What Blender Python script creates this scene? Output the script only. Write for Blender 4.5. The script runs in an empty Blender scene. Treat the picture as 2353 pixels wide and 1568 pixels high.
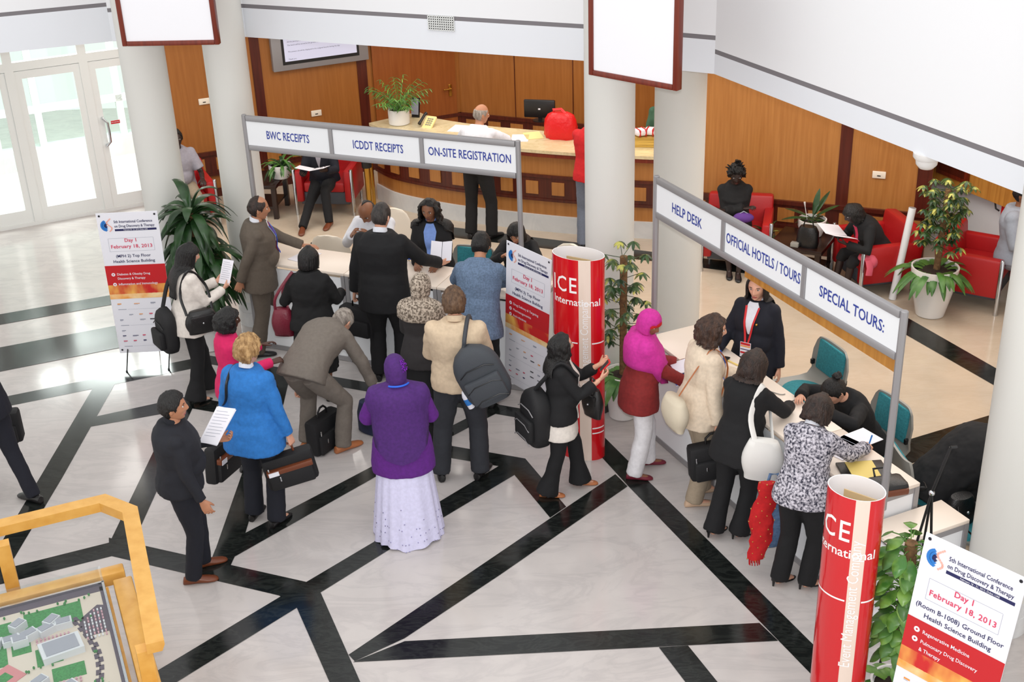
import bpy, bmesh, math, random
from math import sin, cos, pi, radians as rad, sqrt, atan2, exp
from mathutils import Vector as V, Matrix as M, Euler, noise
from mathutils.bvhtree import BVHTree
S = bpy.context.scene
COL = S.collection
random.seed(7)
R = random.Random(11)
# ---------------------------------------------------------------- camera
IW, IH, FPX = 2353, 1568, 2961.91
TH, RO, CH = 0.457312, -0.0361647, 6.03741
FW = V((0, cos(TH), -sin(TH)))
_R0 = V((1, 0, 0)); _U0 = _R0.cross(FW)
RT = _R0 * cos(RO) + _U0 * sin(RO)
UP = _U0 * cos(RO) - _R0 * sin(RO)
CAM = V((0, 0, CH))
cd = bpy.data.cameras.new('camera'); cam = bpy.data.objects.new('camera', cd); COL.objects.link(cam)
cd.sensor_width = 36; cd.lens = 36 * FPX / IW; cd.clip_start = .05; cd.clip_end = 200
_m = M((RT, UP, -FW)).transposed().to_4x4(); _m.translation = CAM
cam.matrix_world = _m
S.camera = cam
# ---------------------------------------------------------------- world, lamps, exposure
w = bpy.data.worlds.new('world'); S.world = w; w.use_nodes = True
w.node_tree.nodes['Background'].inputs[0].default_value = (1, .99, .975, 1)
w.node_tree.nodes['Background'].inputs[1].default_value = 1.25
def lamp(name, kind, loc, power, size=1, size_y=None, rot=(0, 0, 0), color=(1, 1, 1), spot=None):
    l = bpy.data.lights.new(name, kind); l.energy = power; l.color = color
    if kind == 'AREA':
        l.size = size
        if size_y: l.shape = 'RECTANGLE'; l.size_y = size_y
    elif kind == 'SUN': l.angle = size
    else: l.shadow_soft_size = size
    o = bpy.data.objects.new(name, l); o.location = loc; o.rotation_euler = rot; COL.objects.link(o); return o
lamp('skylight', 'AREA', (-.6, 8.3, 9.5), 90, 7, 7)
LAMPS = [(-4.6, 15.2), (-3.2, 15.2), (-1.6, 15.6), (-.2, 14.4), (.9, 14.0), (-.2, 16.9), (1.6, 16.3), (2.6, 13.0), (3.6, 12.2), (3.6, 10.6), (4.4, 9.2), (5.3, 12.6)]
for i, (x, y) in enumerate(LAMPS):
    lamp('soffit_fill', 'AREA', (x, y, 3.05), 25, 1.5, color=(1, .96, .9))  # no fixtures modelled; unseen lamps added to brighten the zone under the soffit
lamp('vestibule_fill', 'AREA', (-6.0, 18.2, 3.0), 240, 2.5, 1.6)  # unseen lamp added to brighten the vestibule, stands in for daylight
fl = lamp('camera_flash', 'AREA', CAM + UP * .16 + RT * .02, 260, .10); fl.rotation_euler = cam.rotation_euler = _m.to_euler()
vs = S.view_settings; vs.view_transform = 'Standard'; vs.look = 'None'; vs.gamma = 1; vs.exposure = 0.0; vs.use_curve_mapping = False
S.cycles.max_bounces = 8
# ---------------------------------------------------------------- photo-to-place helpers
def ray(px, py): return FW + RT * ((px - IW / 2) / FPX) - UP * ((py - IH / 2) / FPX)
def G(px, py, z=0.):
    d = ray(px, py); t = (z - CH) / d.z; return CAM + d * t
def onplane(px, py, P, n):
    d = ray(px, py); t = (V(P) - CAM).dot(n) / d.dot(n); return CAM + d * t
# ---------------------------------------------------------------- materials
MATS = {}
def srgb(c):
    return tuple(((x / 255) / 12.92 if x / 255 <= .04045 else ((x / 255 + .055) / 1.055) ** 2.4) for x in c)
def mat(name, rgb, rough=.5, metal=0., var=0., scale=20., bump=0., bscale=None, stretch=None, spec=.5, coat=0., trans=0., emit=None, rgb2=None, detail=3., lo=.35, hi=.65, sheen=0.):
    if name in MATS: return MATS[name]
    m = bpy.data.materials.new(name); m.use_nodes = True; nt = m.node_tree; b = nt.nodes['Principled BSDF']
    c = srgb(rgb); b.inputs['Base Color'].default_value = (*c, 1); b.inputs['Roughness'].default_value = rough
    b.inputs['Metallic'].default_value = metal; b.inputs['Specular IOR Level'].default_value = spec
    b.inputs['Coat Weight'].default_value = coat; b.inputs['Transmission Weight'].default_value = trans
    b.inputs['Sheen Weight'].default_value = sheen
    if emit: b.inputs['Emission Color'].default_value = (*srgb(emit[0]), 1); b.inputs['Emission Strength'].default_value = emit[1]
    if var or rgb2 or bump:
        tc = nt.nodes.new('ShaderNodeTexCoord'); mp = nt.nodes.new('ShaderNodeMapping'); nt.links.new(tc.outputs['Object'], mp.inputs[0])
        if stretch: mp.inputs['Scale'].default_value = stretch
        if var or rgb2:
            n = nt.nodes.new('ShaderNodeTexNoise'); n.inputs['Scale'].default_value = scale; n.inputs['Detail'].default_value = detail
            nt.links.new(mp.outputs[0], n.inputs['Vector'])
            r = nt.nodes.new('ShaderNodeValToRGB'); nt.links.new(n.outputs[0], r.inputs[0])
            c2 = srgb(rgb2) if rgb2 else tuple(min(1, x * (1 + var)) for x in c); c1 = c if rgb2 else tuple(x * (1 - var) for x in c)
            r.color_ramp.elements[0].color = (*c1, 1); r.color_ramp.elements[1].color = (*c2, 1)
            r.color_ramp.elements[0].position = lo; r.color_ramp.elements[1].position = hi
            nt.links.new(r.outputs[0], b.inputs['Base Color'])
        if bump:
            n2 = nt.nodes.new('ShaderNodeTexNoise'); n2.inputs['Scale'].default_value = bscale or scale; n2.inputs['Detail'].default_value = 4
            nt.links.new(mp.outputs[0], n2.inputs['Vector'])
            bp = nt.nodes.new('ShaderNodeBump'); bp.inputs['Strength'].default_value = bump; bp.inputs['Distance'].default_value = .02
            nt.links.new(n2.outputs[0], bp.inputs['Height']); nt.links.new(bp.outputs[0], b.inputs['Normal'])
    MATS[name] = m; return m
def marble(name, base, vein, rough, vs_=1.2, amount=.5, warp=1.5, spec=.5):
    m = bpy.data.materials.new(name); m.use_nodes = True; nt = m.node_tree; b = nt.nodes['Principled BSDF']; L = nt.links.new
    b.inputs['Roughness'].default_value = rough; b.inputs['Specular IOR Level'].default_value = spec
    tc = nt.nodes.new('ShaderNodeTexCoord')
    n = nt.nodes.new('ShaderNodeTexNoise'); n.inputs['Scale'].default_value = vs_; n.inputs['Detail'].default_value = 9; n.inputs['Roughness'].default_value = .62; n.inputs['Distortion'].default_value = warp
    mp = nt.nodes.new('ShaderNodeMapping'); mp.inputs['Scale'].default_value = (1, 2.6, 1); mp.inputs['Rotation'].default_value = (0, 0, .5)
    L(tc.outputs['Object'], mp.inputs[0]); L(mp.outputs[0], n.inputs['Vector'])
    r = nt.nodes.new('ShaderNodeValToRGB'); e = r.color_ramp.elements
    e[0].position = .43; e[0].color = (*srgb(base), 1); e[1].position = .57; e[1].color = (*srgb(base), 1)
    k = e.new(.5); k.color = (*[a * (1 - amount) + bb * amount for a, bb in zip(srgb(base), srgb(vein))], 1)
    L(n.outputs[0], r.inputs[0])
    n2 = nt.nodes.new('ShaderNodeTexNoise'); n2.inputs['Scale'].default_value = 3; n2.inputs['Detail'].default_value = 5; L(tc.outputs['Object'], n2.inputs['Vector'])
    mx = nt.nodes.new('ShaderNodeMix'); mx.data_type = 'RGBA'; mx.blend_type = 'MULTIPLY'; mx.inputs[0].default_value = .35
    r2 = nt.nodes.new('ShaderNodeValToRGB'); r2.color_ramp.elements[0].position = .3; r2.color_ramp.elements[0].color = (.72, .72, .73, 1); r2.color_ramp.elements[1].position = .7
    L(n2.outputs[0], r2.inputs[0]); L(r.outputs[0], mx.inputs[6]); L(r2.outputs[0], mx.inputs[7]); L(mx.outputs[2], b.inputs['Base Color'])
    MATS[name] = m; return m
marble('white_marble', (196, 190, 187), (156, 150, 152), .12, 1.1, .22)
marble('tan_marble', (204, 188, 168), (194, 174, 150), .13, 1.6, .3)
marble('black_marble', (22, 25, 24), (92, 98, 92), .15, 2.6, .12, 2.5)
marble('pale_marble', (218, 219, 219), (190, 194, 198), .2, 1.2, .2)
marble('counter_marble', (224, 208, 168), (196, 176, 130), .2, 3, .5)
def wood(name, c1, c2, rough=.32, st=(14, 14, .7), sc=2.2):
    return mat(name, c1, rough, rgb2=c2, scale=sc, stretch=st, detail=6, lo=.3, hi=.7)
wood('cherry_panel', (150, 92, 40), (164, 104, 50))
wood('cherry_panel_pale', (164, 106, 52), (180, 122, 64))
wood('door_veneer', (138, 74, 30), (152, 86, 38))
wood('mahogany', (66, 22, 14), (92, 36, 22))
wood('rail_wood', (205, 150, 66), (222, 172, 90), .35, (3, 3, 3), 3)
wood('frame_mahogany', (98, 32, 18), (124, 46, 26), .3)
wood('dark_table', (30, 16, 13), (44, 24, 18), .25)
wood('plank_wood', (170, 112, 44), (196, 138, 62), .4)
mat('wall_white', (232, 233, 236), .75)
mat('fascia_white', (226, 229, 235), .7)
mat('ceiling_white', (226, 224, 222), .8)
mat('gap_shade_paint', (120, 116, 120), .7)  # grey with the shade of the fascia gap put into the colour
mat('column_paint', (214, 213, 208), .5, bump=.03, bscale=120)
mat('board_white', (236, 236, 241), .5)
mat('panel_white', (233, 235, 238), .4)
mat('counter_top', (238, 224, 210), .35)
mat('aluminium', (168, 170, 176), .35, 1.0)
mat('alu_paint', (156, 154, 156), .45, .4)
mat('chrome', (205, 208, 212), .18, 1.0)
mat('white_frame', (228, 230, 228), .45)
mat('sign_blue', (42, 60, 150), .5)
mat('banner_white', (234, 234, 242), .45)
mat('print_navy', (30, 32, 84), .5)
mat('print_blue', (40, 120, 200), .5)
mat('print_pink', (214, 62, 96), .5)
mat('print_red', (196, 26, 34), .35)
mat('print_grey', (150, 154, 170), .5)
mat('print_black', (26, 26, 34), .5)
mat('print_orange', (232, 150, 60), .5)
mat('print_peach', (240, 176, 160), .5)
mat('ice_red', (200, 18, 28), .16, coat=.4)
mat('ice_beige', (226, 206, 192), .2, coat=.3)
mat('ice_white', (240, 236, 236), .3)
mat('cardboard', (196, 168, 124), .8)
mat('black_plastic', (22, 22, 24), .4)
mat('grey_plastic', (142, 140, 134), .35)
mat('teal_fabric', (48, 130, 140), .9, var=.15, scale=60, bump=.2, bscale=300)
mat('red_leather', (172, 22, 26), .42, bump=.06, bscale=60)
mat('dark_plinth', (70, 74, 82), .5)
mat('cream_plastic', (238, 226, 208), .28, coat=.3)
mat('pot_white', (228, 226, 224), .22, coat=.4)
mat('soil', (44, 32, 24), .95, bump=.6, bscale=60)
mat('brass', (196, 150, 70), .25, 1.0)
mat('paper', (236, 234, 242), .6)
mat('paper_cream', (236, 220, 150), .6)
mat('red_plastic', (212, 18, 24), .4, bump=.5, bscale=18)
mat('leaf_dark', (24, 50, 24), .35, rgb2=(44, 78, 38), scale=8)
mat('leaf_mid', (50, 92, 40), .4, rgb2=(84, 128, 58), scale=8)
mat('leaf_fresh', (56, 110, 38), .35, rgb2=(120, 160, 70), scale=9)
mat('leaf_var', (60, 84, 40), .4, rgb2=(190, 186, 90), scale=11, lo=.5, hi=.66)
mat('bark', (128, 96, 62), .9, rgb2=(96, 70, 44), scale=30, bump=.6)
mat('skin_dark', (74, 44, 32), .5, var=.05); mat('skin_brown', (134, 88, 62), .5, var=.05); mat('skin_tan', (178, 124, 94), .5, var=.05); mat('skin_light', (214, 160, 134), .5, var=.05); mat('skin_deep', (46, 30, 26), .5, var=.05)
mat('eye_white', (225, 222, 218), .3); mat('iris_dark', (30, 20, 16), .2)
mat('lip_rose', (170, 84, 80), .45); mat('lip_dark', (96, 48, 44), .45)
def glassmat(name, tint, rough=0.0):
    m = bpy.data.materials.new(name); m.use_nodes = True; nt = m.node_tree; nt.nodes.clear(); L = nt.links.new
    o = nt.nodes.new('ShaderNodeOutputMaterial'); t = nt.nodes.new('ShaderNodeBsdfTransparent'); g = nt.nodes.new('ShaderNodeBsdfGlossy'); f = nt.nodes.new('ShaderNodeLayerWeight'); x = nt.nodes.new('ShaderNodeMixShader')
    pw = nt.nodes.new('ShaderNodeMath'); pw.operation = 'POWER'; pw.inputs[1].default_value = 5; ml = nt.nodes.new('ShaderNodeMath'); ml.operation = 'MULTIPLY_ADD'; ml.inputs[1].default_value = .6; ml.inputs[2].default_value = .03
    t.inputs[0].default_value = (*tint, 1); g.inputs['Roughness'].default_value = rough
    L(f.outputs['Facing'], pw.inputs[0]); L(pw.outputs[0], ml.inputs[0]); L(ml.outputs[0], x.inputs[0]); L(t.outputs[0], x.inputs[1]); L(g.outputs[0], x.inputs[2]); L(x.outputs[0], o.inputs[0]); MATS[name] = m; return m
glassmat('door_glass', (.95, .99, .97)); glassmat('vestibule_glass', (.92, .975, .95)); glassmat('case_glass', (.97, .98, .98))
# ---------------------------------------------------------------- mesh builder
class MB:
    def __init__(s, *mats): s.v = []; s.f = []; s.m = []; s.mats = list(mats) or ['panel_white']
    def mi(s, m):
        if m is None: return 0
        if m not in s.mats: s.mats.append(m)
        return s.mats.index(m)
    def add(s, vs, fs, m=None):
        b = len(s.v); i = s.mi(m); s.v += [tuple(v) for v in vs]
        for f in fs: s.f.append(tuple(k + b for k in f)); s.m.append(i)
        return s
    def box(s, c, size, m=None, rz=0, rot=None, bev=0):
        x, y, z = [k / 2 for k in size]; q = rot or M.Rotation(rz, 3, 'Z'); c = V(c)
        if bev > 0:
            bv = min(bev, x * .95, y * .95, z * .95); vs = []; 
            bm = bmesh.new(); bmesh.ops.create_cube(bm, size=1)
            for v in bm.verts: v.co = V((v.co.x * 2 * x, v.co.y * 2 * y, v.co.z * 2 * z))
            bmesh.ops.bevel(bm, geom=bm.edges[:], offset=bv, segments=2, affect='EDGES', profile=.5)
            s.bm(bm, m, q.to_4x4() if False else M.Translation(c) @ q.to_4x4()); return s
        p = [c + q @ V((a * x, b * y, d * z)) for d in (-1, 1) for b in (-1, 1) for a in (-1, 1)]
        return s.add(p, [(0, 2, 3, 1), (4, 5, 7, 6), (0, 1, 5, 4), (2, 6, 7, 3), (0, 4, 6, 2), (1, 3, 7, 5)], m)
    def bm(s, bm, m=None, mx=None):
        bm.verts.ensure_lookup_table()
        for i, v in enumerate(bm.verts): v.index = i
        s.add([(mx @ v.co if mx else v.co) for v in bm.verts], [[v.index for v in f.verts] for f in bm.faces], m); bm.free(); return s
    def prism(s, poly, z0, z1, m=None):
        n = len(poly)
        a = sum(poly[i][0] * poly[(i + 1) % n][1] - poly[(i + 1) % n][0] * poly[i][1] for i in range(n))
        if a < 0: poly = poly[::-1]
        vs = [(p[0], p[1], z0) for p in poly] + [(p[0], p[1], z1) for p in poly]
        fs = [tuple(range(n))[::-1], tuple(range(n, 2 * n))] + [(i, (i + 1) % n, n + (i + 1) % n, n + i) for i in range(n)]
        return s.add(vs, fs, m)
    def poly(s, pts, m=None): return s.add(pts, [tuple(range(len(pts)))], m)
    def rings(s, rings, m=None, cap=True, closed=True):
        n = len(rings[0]); vs = [p for r in rings for p in r]; fs = []
        for i in range(len(rings) - 1):
            for j in range(n if closed else n - 1):
                k = (j + 1) % n; fs.append((i * n + j, i * n + k, (i + 1) * n + k, (i + 1) * n + j))
        if cap:
            fs.append(tuple(range(n))[::-1]); e = (len(rings) - 1) * n; fs.append(tuple(range(e, e + n)))
        return s.add(vs, fs, m)
    def tube(s, pts, rad, m=None, n=10, cap=True):
        pts = [V(p) for p in pts]
        if not hasattr(rad, '__len__'): rad = [rad] * len(pts)
        prev = None; rs = []
        for i, p in enumerate(pts):
            t = (pts[min(i + 1, len(pts) - 1)] - pts[max(i - 1, 0)]).normalized()
            if prev is None:
                a = V((0, 0, 1)) if abs(t.z) < .9 else V((0, 1, 0)); u = t.cross(a).normalized()
            else:
                u = (prev - t * prev.dot(t)); u = u.normalized() if u.length > 1e-6 else t.orthogonal().normalized()
            prev = u; q = t.cross(u); r = rad[i]; rx, ry = r if hasattr(r, '__len__') else (r, r)
            rs.append([p + u * (cos(2 * pi * j / n) * rx) + q * (sin(2 * pi * j / n) * ry) for j in range(n)])
        return s.rings(rs, m, cap)
    def lathe(s, prof, c=(0, 0, 0), m=None, n=32, cap=True):
        c = V(c); return s.rings([[c + V((r * cos(2 * pi * j / n), r * sin(2 * pi * j / n), z)) for j in range(n)] for r, z in prof], m, cap)
    def ell(s, c, r, m=None, rot=None, n=16, k=10):
        c = V(c); q = rot or M.Identity(3); rx, ry, rz = r if hasattr(r, '__len__') else (r, r, r)
        rs = []
        for i in range(k + 1):
            a = -pi / 2 + pi * (i if 0 < i < k else (.02 if i == 0 else k - .02)) / k
            rs.append([c + q @ V((rx * cos(a) * cos(2 * pi * j / n), ry * cos(a) * sin(2 * pi * j / n), rz * sin(a))) for j in range(n)])
        return s.rings(rs, m)
    def merge(s, o, mx=None):
        b = len(s.v); s.v += [tuple(mx @ V(v)) if mx else v for v in o.v]
        idx = [s.mi(k) for k in o.mats]
        for f, mi in zip(o.f, o.m): s.f.append(tuple(k + b for k in f)); s.m.append(idx[mi])
        return s
    def mesh(s, name):
        me = bpy.data.meshes.new(name); me.from_pydata(s.v, [], s.f)
        for k in s.mats: me.materials.append(MATS[k])
        me.polygons.foreach_set('material_index', s.m); me.update(); return me
    def build(s, name, parent=None, smooth=True, ang=.7, **tags):
        me = s.mesh(name)
        if smooth:
            me.polygons.foreach_set('use_smooth', [True] * len(me.polygons)); me.set_sharp_from_angle(angle=ang)
        return obj(name, me, parent, **tags)
def obj(name, me, parent=None, loc=None, **tags):
    o = bpy.data.objects.new(name, me); COL.objects.link(o)
    if parent is not None: o.parent = parent
    if loc is not None: o.location = loc
    for k, v in tags.items():
        if v is not None: o[k] = v
    return o
def thing(name, label, category, loc=(0, 0, 0), rz=0, group=None):
    o = bpy.data.objects.new(name, None); COL.objects.link(o); o.empty_display_size = .1
    o.location = loc; o.rotation_euler = (0, 0, rz); o['label'] = label; o['category'] = category
    if group: o['group'] = group
    return o
def copytree(root, loc, rz, label=None, group=None, scale=None):
    r = root.copy(); COL.objects.link(r); r.location = loc; r.rotation_euler = (0, 0, rz)
    if scale: r.scale = scale
    if label: r['label'] = label
    if group: r['group'] = group
    for ch in list(root.children):
        c = ch.copy(); COL.objects.link(c); c.parent = r
        for g in list(ch.children):
            d = g.copy(); COL.objects.link(d); d.parent = c
    return r
_txt = {}
def textmesh(body, size, align='CENTER', bold=0., spacing=1., sx=1.):
    cu = bpy.data.curves.new('lettering', 'FONT'); cu.body = body; cu.size = size; cu.align_x = align; cu.align_y = 'CENTER'; cu.space_character = spacing; cu.offset = bold; cu.resolution_u = 2
    o = bpy.data.objects.new('lettering', cu); COL.objects.link(o); bpy.context.view_layer.update()
    me = bpy.data.meshes.new_from_object(o.evaluated_get(bpy.context.evaluated_depsgraph_get()))
    vs = [(v.co.x * sx, v.co.y) for v in me.vertices]; fs = [tuple(p.vertices) for p in me.polygons]
    bpy.data.objects.remove(o); bpy.data.curves.remove(cu); bpy.data.meshes.remove(me); return vs, fs
def lettering(mb, body, size, fn, m, fine=0, **kw):
    """lay flat lettering on a surface: fn maps (u, v) of the surface to a point"""
    vs, fs = textmesh(body, size, **kw)
    if fine:
        bm = bmesh.new(); q = [bm.verts.new((u, v, 0)) for u, v in vs]
        for f in fs:
            try: bm.faces.new([q[k] for k in f])
            except ValueError: pass
        for _ in range(8):
            lg = [e for e in bm.edges if e.calc_length() > fine]
            if not lg: break
            bmesh.ops.subdivide_edges(bm, edges=lg, cuts=1); bmesh.ops.triangulate(bm, faces=bm.faces[:])
        bm.verts.ensure_lookup_table(); vs = [(v.co.x, v.co.y) for v in bm.verts]; fs = [[v.index for v in f.verts] for f in bm.faces]
        for i, v in enumerate(bm.verts): v.index = i
        fs = [[v.index for v in f.verts] for f in bm.faces]; bm.free()
    mb.add([fn(u, v) for u, v in vs], fs, m)
def voxel(mb, name, vox=.012, smooth=3, disp=0., dscale=.12, mats=None, factor=.5):
    me = mb.mesh(name); o = bpy.data.objects.new(name, me); COL.objects.link(o)
    r = o.modifiers.new('r', 'REMESH'); r.mode = 'VOXEL'; r.voxel_size = vox; r.use_smooth_shade = True
    if smooth: k = o.modifiers.new('s', 'SMOOTH'); k.factor = factor; k.iterations = smooth
    if disp:
        key = 'folds%.3f' % dscale
        t = bpy.data.textures.get(key) or bpy.data.textures.new(key, 'CLOUDS'); t.noise_scale = dscale; t.noise_depth = 2
        d = o.modifiers.new('d', 'DISPLACE'); d.texture = t; d.strength = disp; d.mid_level = .5; d.texture_coords = 'LOCAL'
    bpy.context.view_layer.update()
    out = bpy.data.meshes.new_from_object(o.evaluated_get(bpy.context.evaluated_depsgraph_get()))
    bpy.data.objects.remove(o); bpy.data.meshes.remove(me); out.name = name
    out.polygons.foreach_set('use_smooth', [True] * len(out.polygons))
    if mats:
        out.materials.clear()
        for k in mats: out.materials.append(MATS[k])
    return out
# ================================================================ setting
def ang2(d): return atan2(d.y, d.x)
DPD = V((1.72, .82, 0)).normalized(); PD0 = V((-6.76, 16.16, 0)); NPD = V((DPD.y, -DPD.x, 0))
DPL = V((cos(rad(23.5)), sin(rad(23.5)), 0)); PL0 = V((-4.45, 17.05, 0)); NPL = V((DPL.y, -DPL.x, 0))
DPB = V((cos(rad(-25)), sin(rad(-25)), 0)); PB0 = V((-.2, 18.5, 0)); NPB = V((DPB.y, -DPB.x, 0))
DPR = V((cos(rad(-22)), sin(rad(-22)), 0)); PR0 = V((2.38, 14.85, 0)); NPR = V((DPR.y, -DPR.x, 0))
DPW = V((.415, -.91, 0)).normalized(); PE0 = V((4.83, 13.86, 0)); PW0 = PE0 + V((.91, .415, 0)) * .62; NPW = V((DPW.y, -DPW.x, 0))
def meet(P, d, Q, e):
    den = d.x * e.y - d.y * e.x; t = ((Q.x - P.x) * e.y - (Q.y - P.y) * e.x) / den; return P + d * t
CORN = meet(PL0, DPL, PB0, DPB)
# ---- floor
fl_ = MB('white_marble', 'tan_marble', 'black_marble')
fl_.add([(-14, 1, 0), (11, 1, 0), (11, 22, 0), (-14, 22, 0)], [(0, 1, 2, 3)], 'white_marble')
tan = [G(425, 462), G(478, 560), G(548, 700)]
tan = [(p.x, p.y) for p in tan] + [(-2.45, 12.75), (.25, 11.6), (.94, 11.2), (1.68, 11.9), (1.62, 10.35), (2.25, 9.0), (3.0, 7.3), (3.6, 7.9), (9, 5.6), (9, 20), (-4.6, 20)]
fl_.add([(x, y, .0012) for x, y in tan], [tuple(range(len(tan)))[::-1]], 'tan_marble')
STR = [
 [(-300, 975), (480, 817), (487, 838), (-300, 999)], [(480, 817), (1349, 965), (1320, 983), (487, 838)],
 [(1349, 965), (1492, 1108), (1865, 1478), (2130, 1741), (2040, 1732), (1858, 1544), (1444, 1118), (1320, 983)],
 [(214, 891), (92, 1097), (-147, 1500), (-100, 1505), (17, 1309), (142, 1100), (266, 879)],
 [(222, 957), (420, 914), (441, 939), (207, 981)], [(410, 912), (470, 917), (628, 946), (636, 972), (441, 939)],
 [(408, 922), (341, 1062), (251, 1249), (300, 1262), (358, 1134), (428, 970), (443, 937)],
 [(-200, 1360), (256, 1246), (270, 1275), (-200, 1394)], [(250, 1236), (705, 1338), (730, 1352), (690, 1392), (646, 1370), (251, 1277)],
 [(625, 842), (557, 1086), (485, 1292), (530, 1300), (564, 1225), (652, 926), (670, 848)],
 [(495, 1262), (564, 1225), (861, 1069), (1140, 927), (1165, 938), (1082, 980), (863, 1096), (512, 1295), (480, 1300)],
 [(690, 1346), (872, 1238), (1015, 1150), (1168, 1058), (1185, 1090), (1018, 1190), (916, 1250), (735, 1363)],
 [(985, 1016), (1207, 1054), (1195, 1080), (975, 1042)], [(1207, 1054), (1301, 1165), (1264, 1190), (1168, 1075)],
 [(1414, 1090), (1075, 1320), (801, 1505), (815, 1520), (930, 1467), (1151, 1320), (1442, 1118)],
 [(930, 1474), (1745, 1432), (1788, 1473), (811, 1522)], [(640, 1368), (735, 1358), (828, 1568), (888, 1700), (815, 1700), (757, 1568), (682, 1397)],
 [(660, 1362), (366, 1539), (200, 1640), (240, 1668), (406, 1568), (690, 1392)],
 [(1514, 1488), (1575, 1568), (1650, 1664), (1729, 1664), (1649, 1568), (1581, 1484)],
 [(-200, 757), (470, 641), (470, 662), (-200, 782)], [(-200, 836), (430, 718), (430, 768), (-200, 894)],
 [(1320, 983), (1452, 922), (1415, 903), (1335, 962)],
 [(900, 505), (1500, 579), (1800, 617), (1946, 652), (1946, 690), (1800, 640), (1498, 600), (900, 529)],
 [(1946, 652), (2090, 733), (2400, 910), (2400, 952), (2083, 770), (1940, 690)],
 [(733, 545), (777, 577), (725, 567), (713, 559)], [(668, 553), (695, 564), (690, 570), (664, 560)],
 [(1990, 1040), (2279, 953), (2420, 910), (2420, 965), (2052, 1078), (1980, 1100)]]
for i, q in enumerate(STR):
    pts = [G(*k, .0018 + i * .00012) for k in q]
    a = sum(pts[k].x * pts[(k + 1) % len(pts)].y - pts[(k + 1) % len(pts)].x * pts[k].y for k in range(len(pts)))
    fl_.poly(pts if a > 0 else pts[::-1], 'black_marble')
fl_.build('floor', smooth=False, kind='structure')
# ---- columns
def column(x, y, r, label):
    t = thing('column', label, 'column', (x, y, 0), 0, 'white columns')
    MB('column_paint').lathe([(r, .3), (r, 7)], n=48).build('shaft', t)
    MB('pale_marble').lathe([(r * .985, 0), (r * .985, .16), (r * .96, .165), (r * .96, .17), (r * .985, .175), (r * .985, .29), (r * .97, .31)], n=48).build('plinth', t, ang=.4)
column(-3.61, 12.95, .225, 'round white column just right of the glass entrance doors')
column(-2.80, 13.05, .218, 'round white column at the left end of the receipts booth, beside the big leafy plant')
column(.94, 11.15, .226, 'round white column behind the red curved display at the registration booth')
column(1.68, 11.95, .245, 'round white column behind the left post of the help desk header')
c5 = G(2248, 1300); column(3.405, 7.42, .233, 'round white column at the right edge, beside the easel banner')
# ---- fascia and upper walls (octagon facets)
ZS = 3.1
FC0, FC1 = V((-2.6, 13.22, 0)), V((.77, 11.73, 0)); FR0 = V((1.85, 11.11, 0)); FR1 = V((3.34, 7.83, 0)); FL1 = V((-3.97, 13.24, 0)); FL0 = V((-5.0, 12.9, 0))
dl, dr = (FL1 - FL0).normalized(), (FR1 - FR0).normalized()
line = [FL0 - dl * 5, FL1, FC0, FC1, FR0, FR1 + dr * 4.5]
nC = V((-.404, -.915, 0)); zgC = onplane(950, 37, FC0, nC).z
nR = V((dr.y, -dr.x, 0)); zgR = onplane(1990, 245, FR0, nR).z
nL = V((dl.y, -dl.x, 0)); zgL = onplane(125, 22, FL0, nL).z
print('gap z', zgC, zgR, zgL)
def wallseg(mb, p, q, z0, z1, th, m, out):
    n = V((q.y - p.y, -(q.x - p.x), 0)).normalized() * out
    mb.prism([(p.x, p.y), (q.x, q.y), (q.x - n.x * th, q.y - n.y * th), (p.x - n.x * th, p.y - n.y * th)], z0, z1, m)
zg = [zgL, zgC, zgC, zgC, zgR]
for i, nm in enumerate(['trim_left', 'trim_corner_left', 'trim_back', 'trim_corner_right', 'trim_right']):
    mb = MB('fascia_white', 'gap_shade_paint', 'wall_white'); p, q = line[i], line[i + 1]; z = zg[i]
    wallseg(mb, p, q, ZS, z - .02, .12, 'fascia_white', 1); wallseg(mb, p, q, z - .02, z + .02, .1, 'gap_shade_paint', 1)  # middle strip lies flush, its grey paints the gap's shade
    wallseg(mb, p + V((0, 0, 0)), q, z + .02, 6.6, .14, 'wall_white', 1)
    mb.build(nm, smooth=False, kind='structure')
off = .1
ce = MB('ceiling_white')
inner = [(p.x - (-.6 - p.x) * .012, p.y + .11) for p in line]
outer = [(-14, 13), (-14, 22), (11, 22), (11, 3)]
_q = PD0 - DPD * 7.5 + NPD * -.02; _r = PD0 + DPD * 2.6; poly = inner + [(11, 3), (11, 22), (_r.x, 22), (_r.x, _r.y), (_q.x, _q.y), (_q.x, inner[0][1])]
ce.prism(poly, ZS + .005, ZS + .2); ce.build('ceiling', smooth=False, kind='structure')
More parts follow.
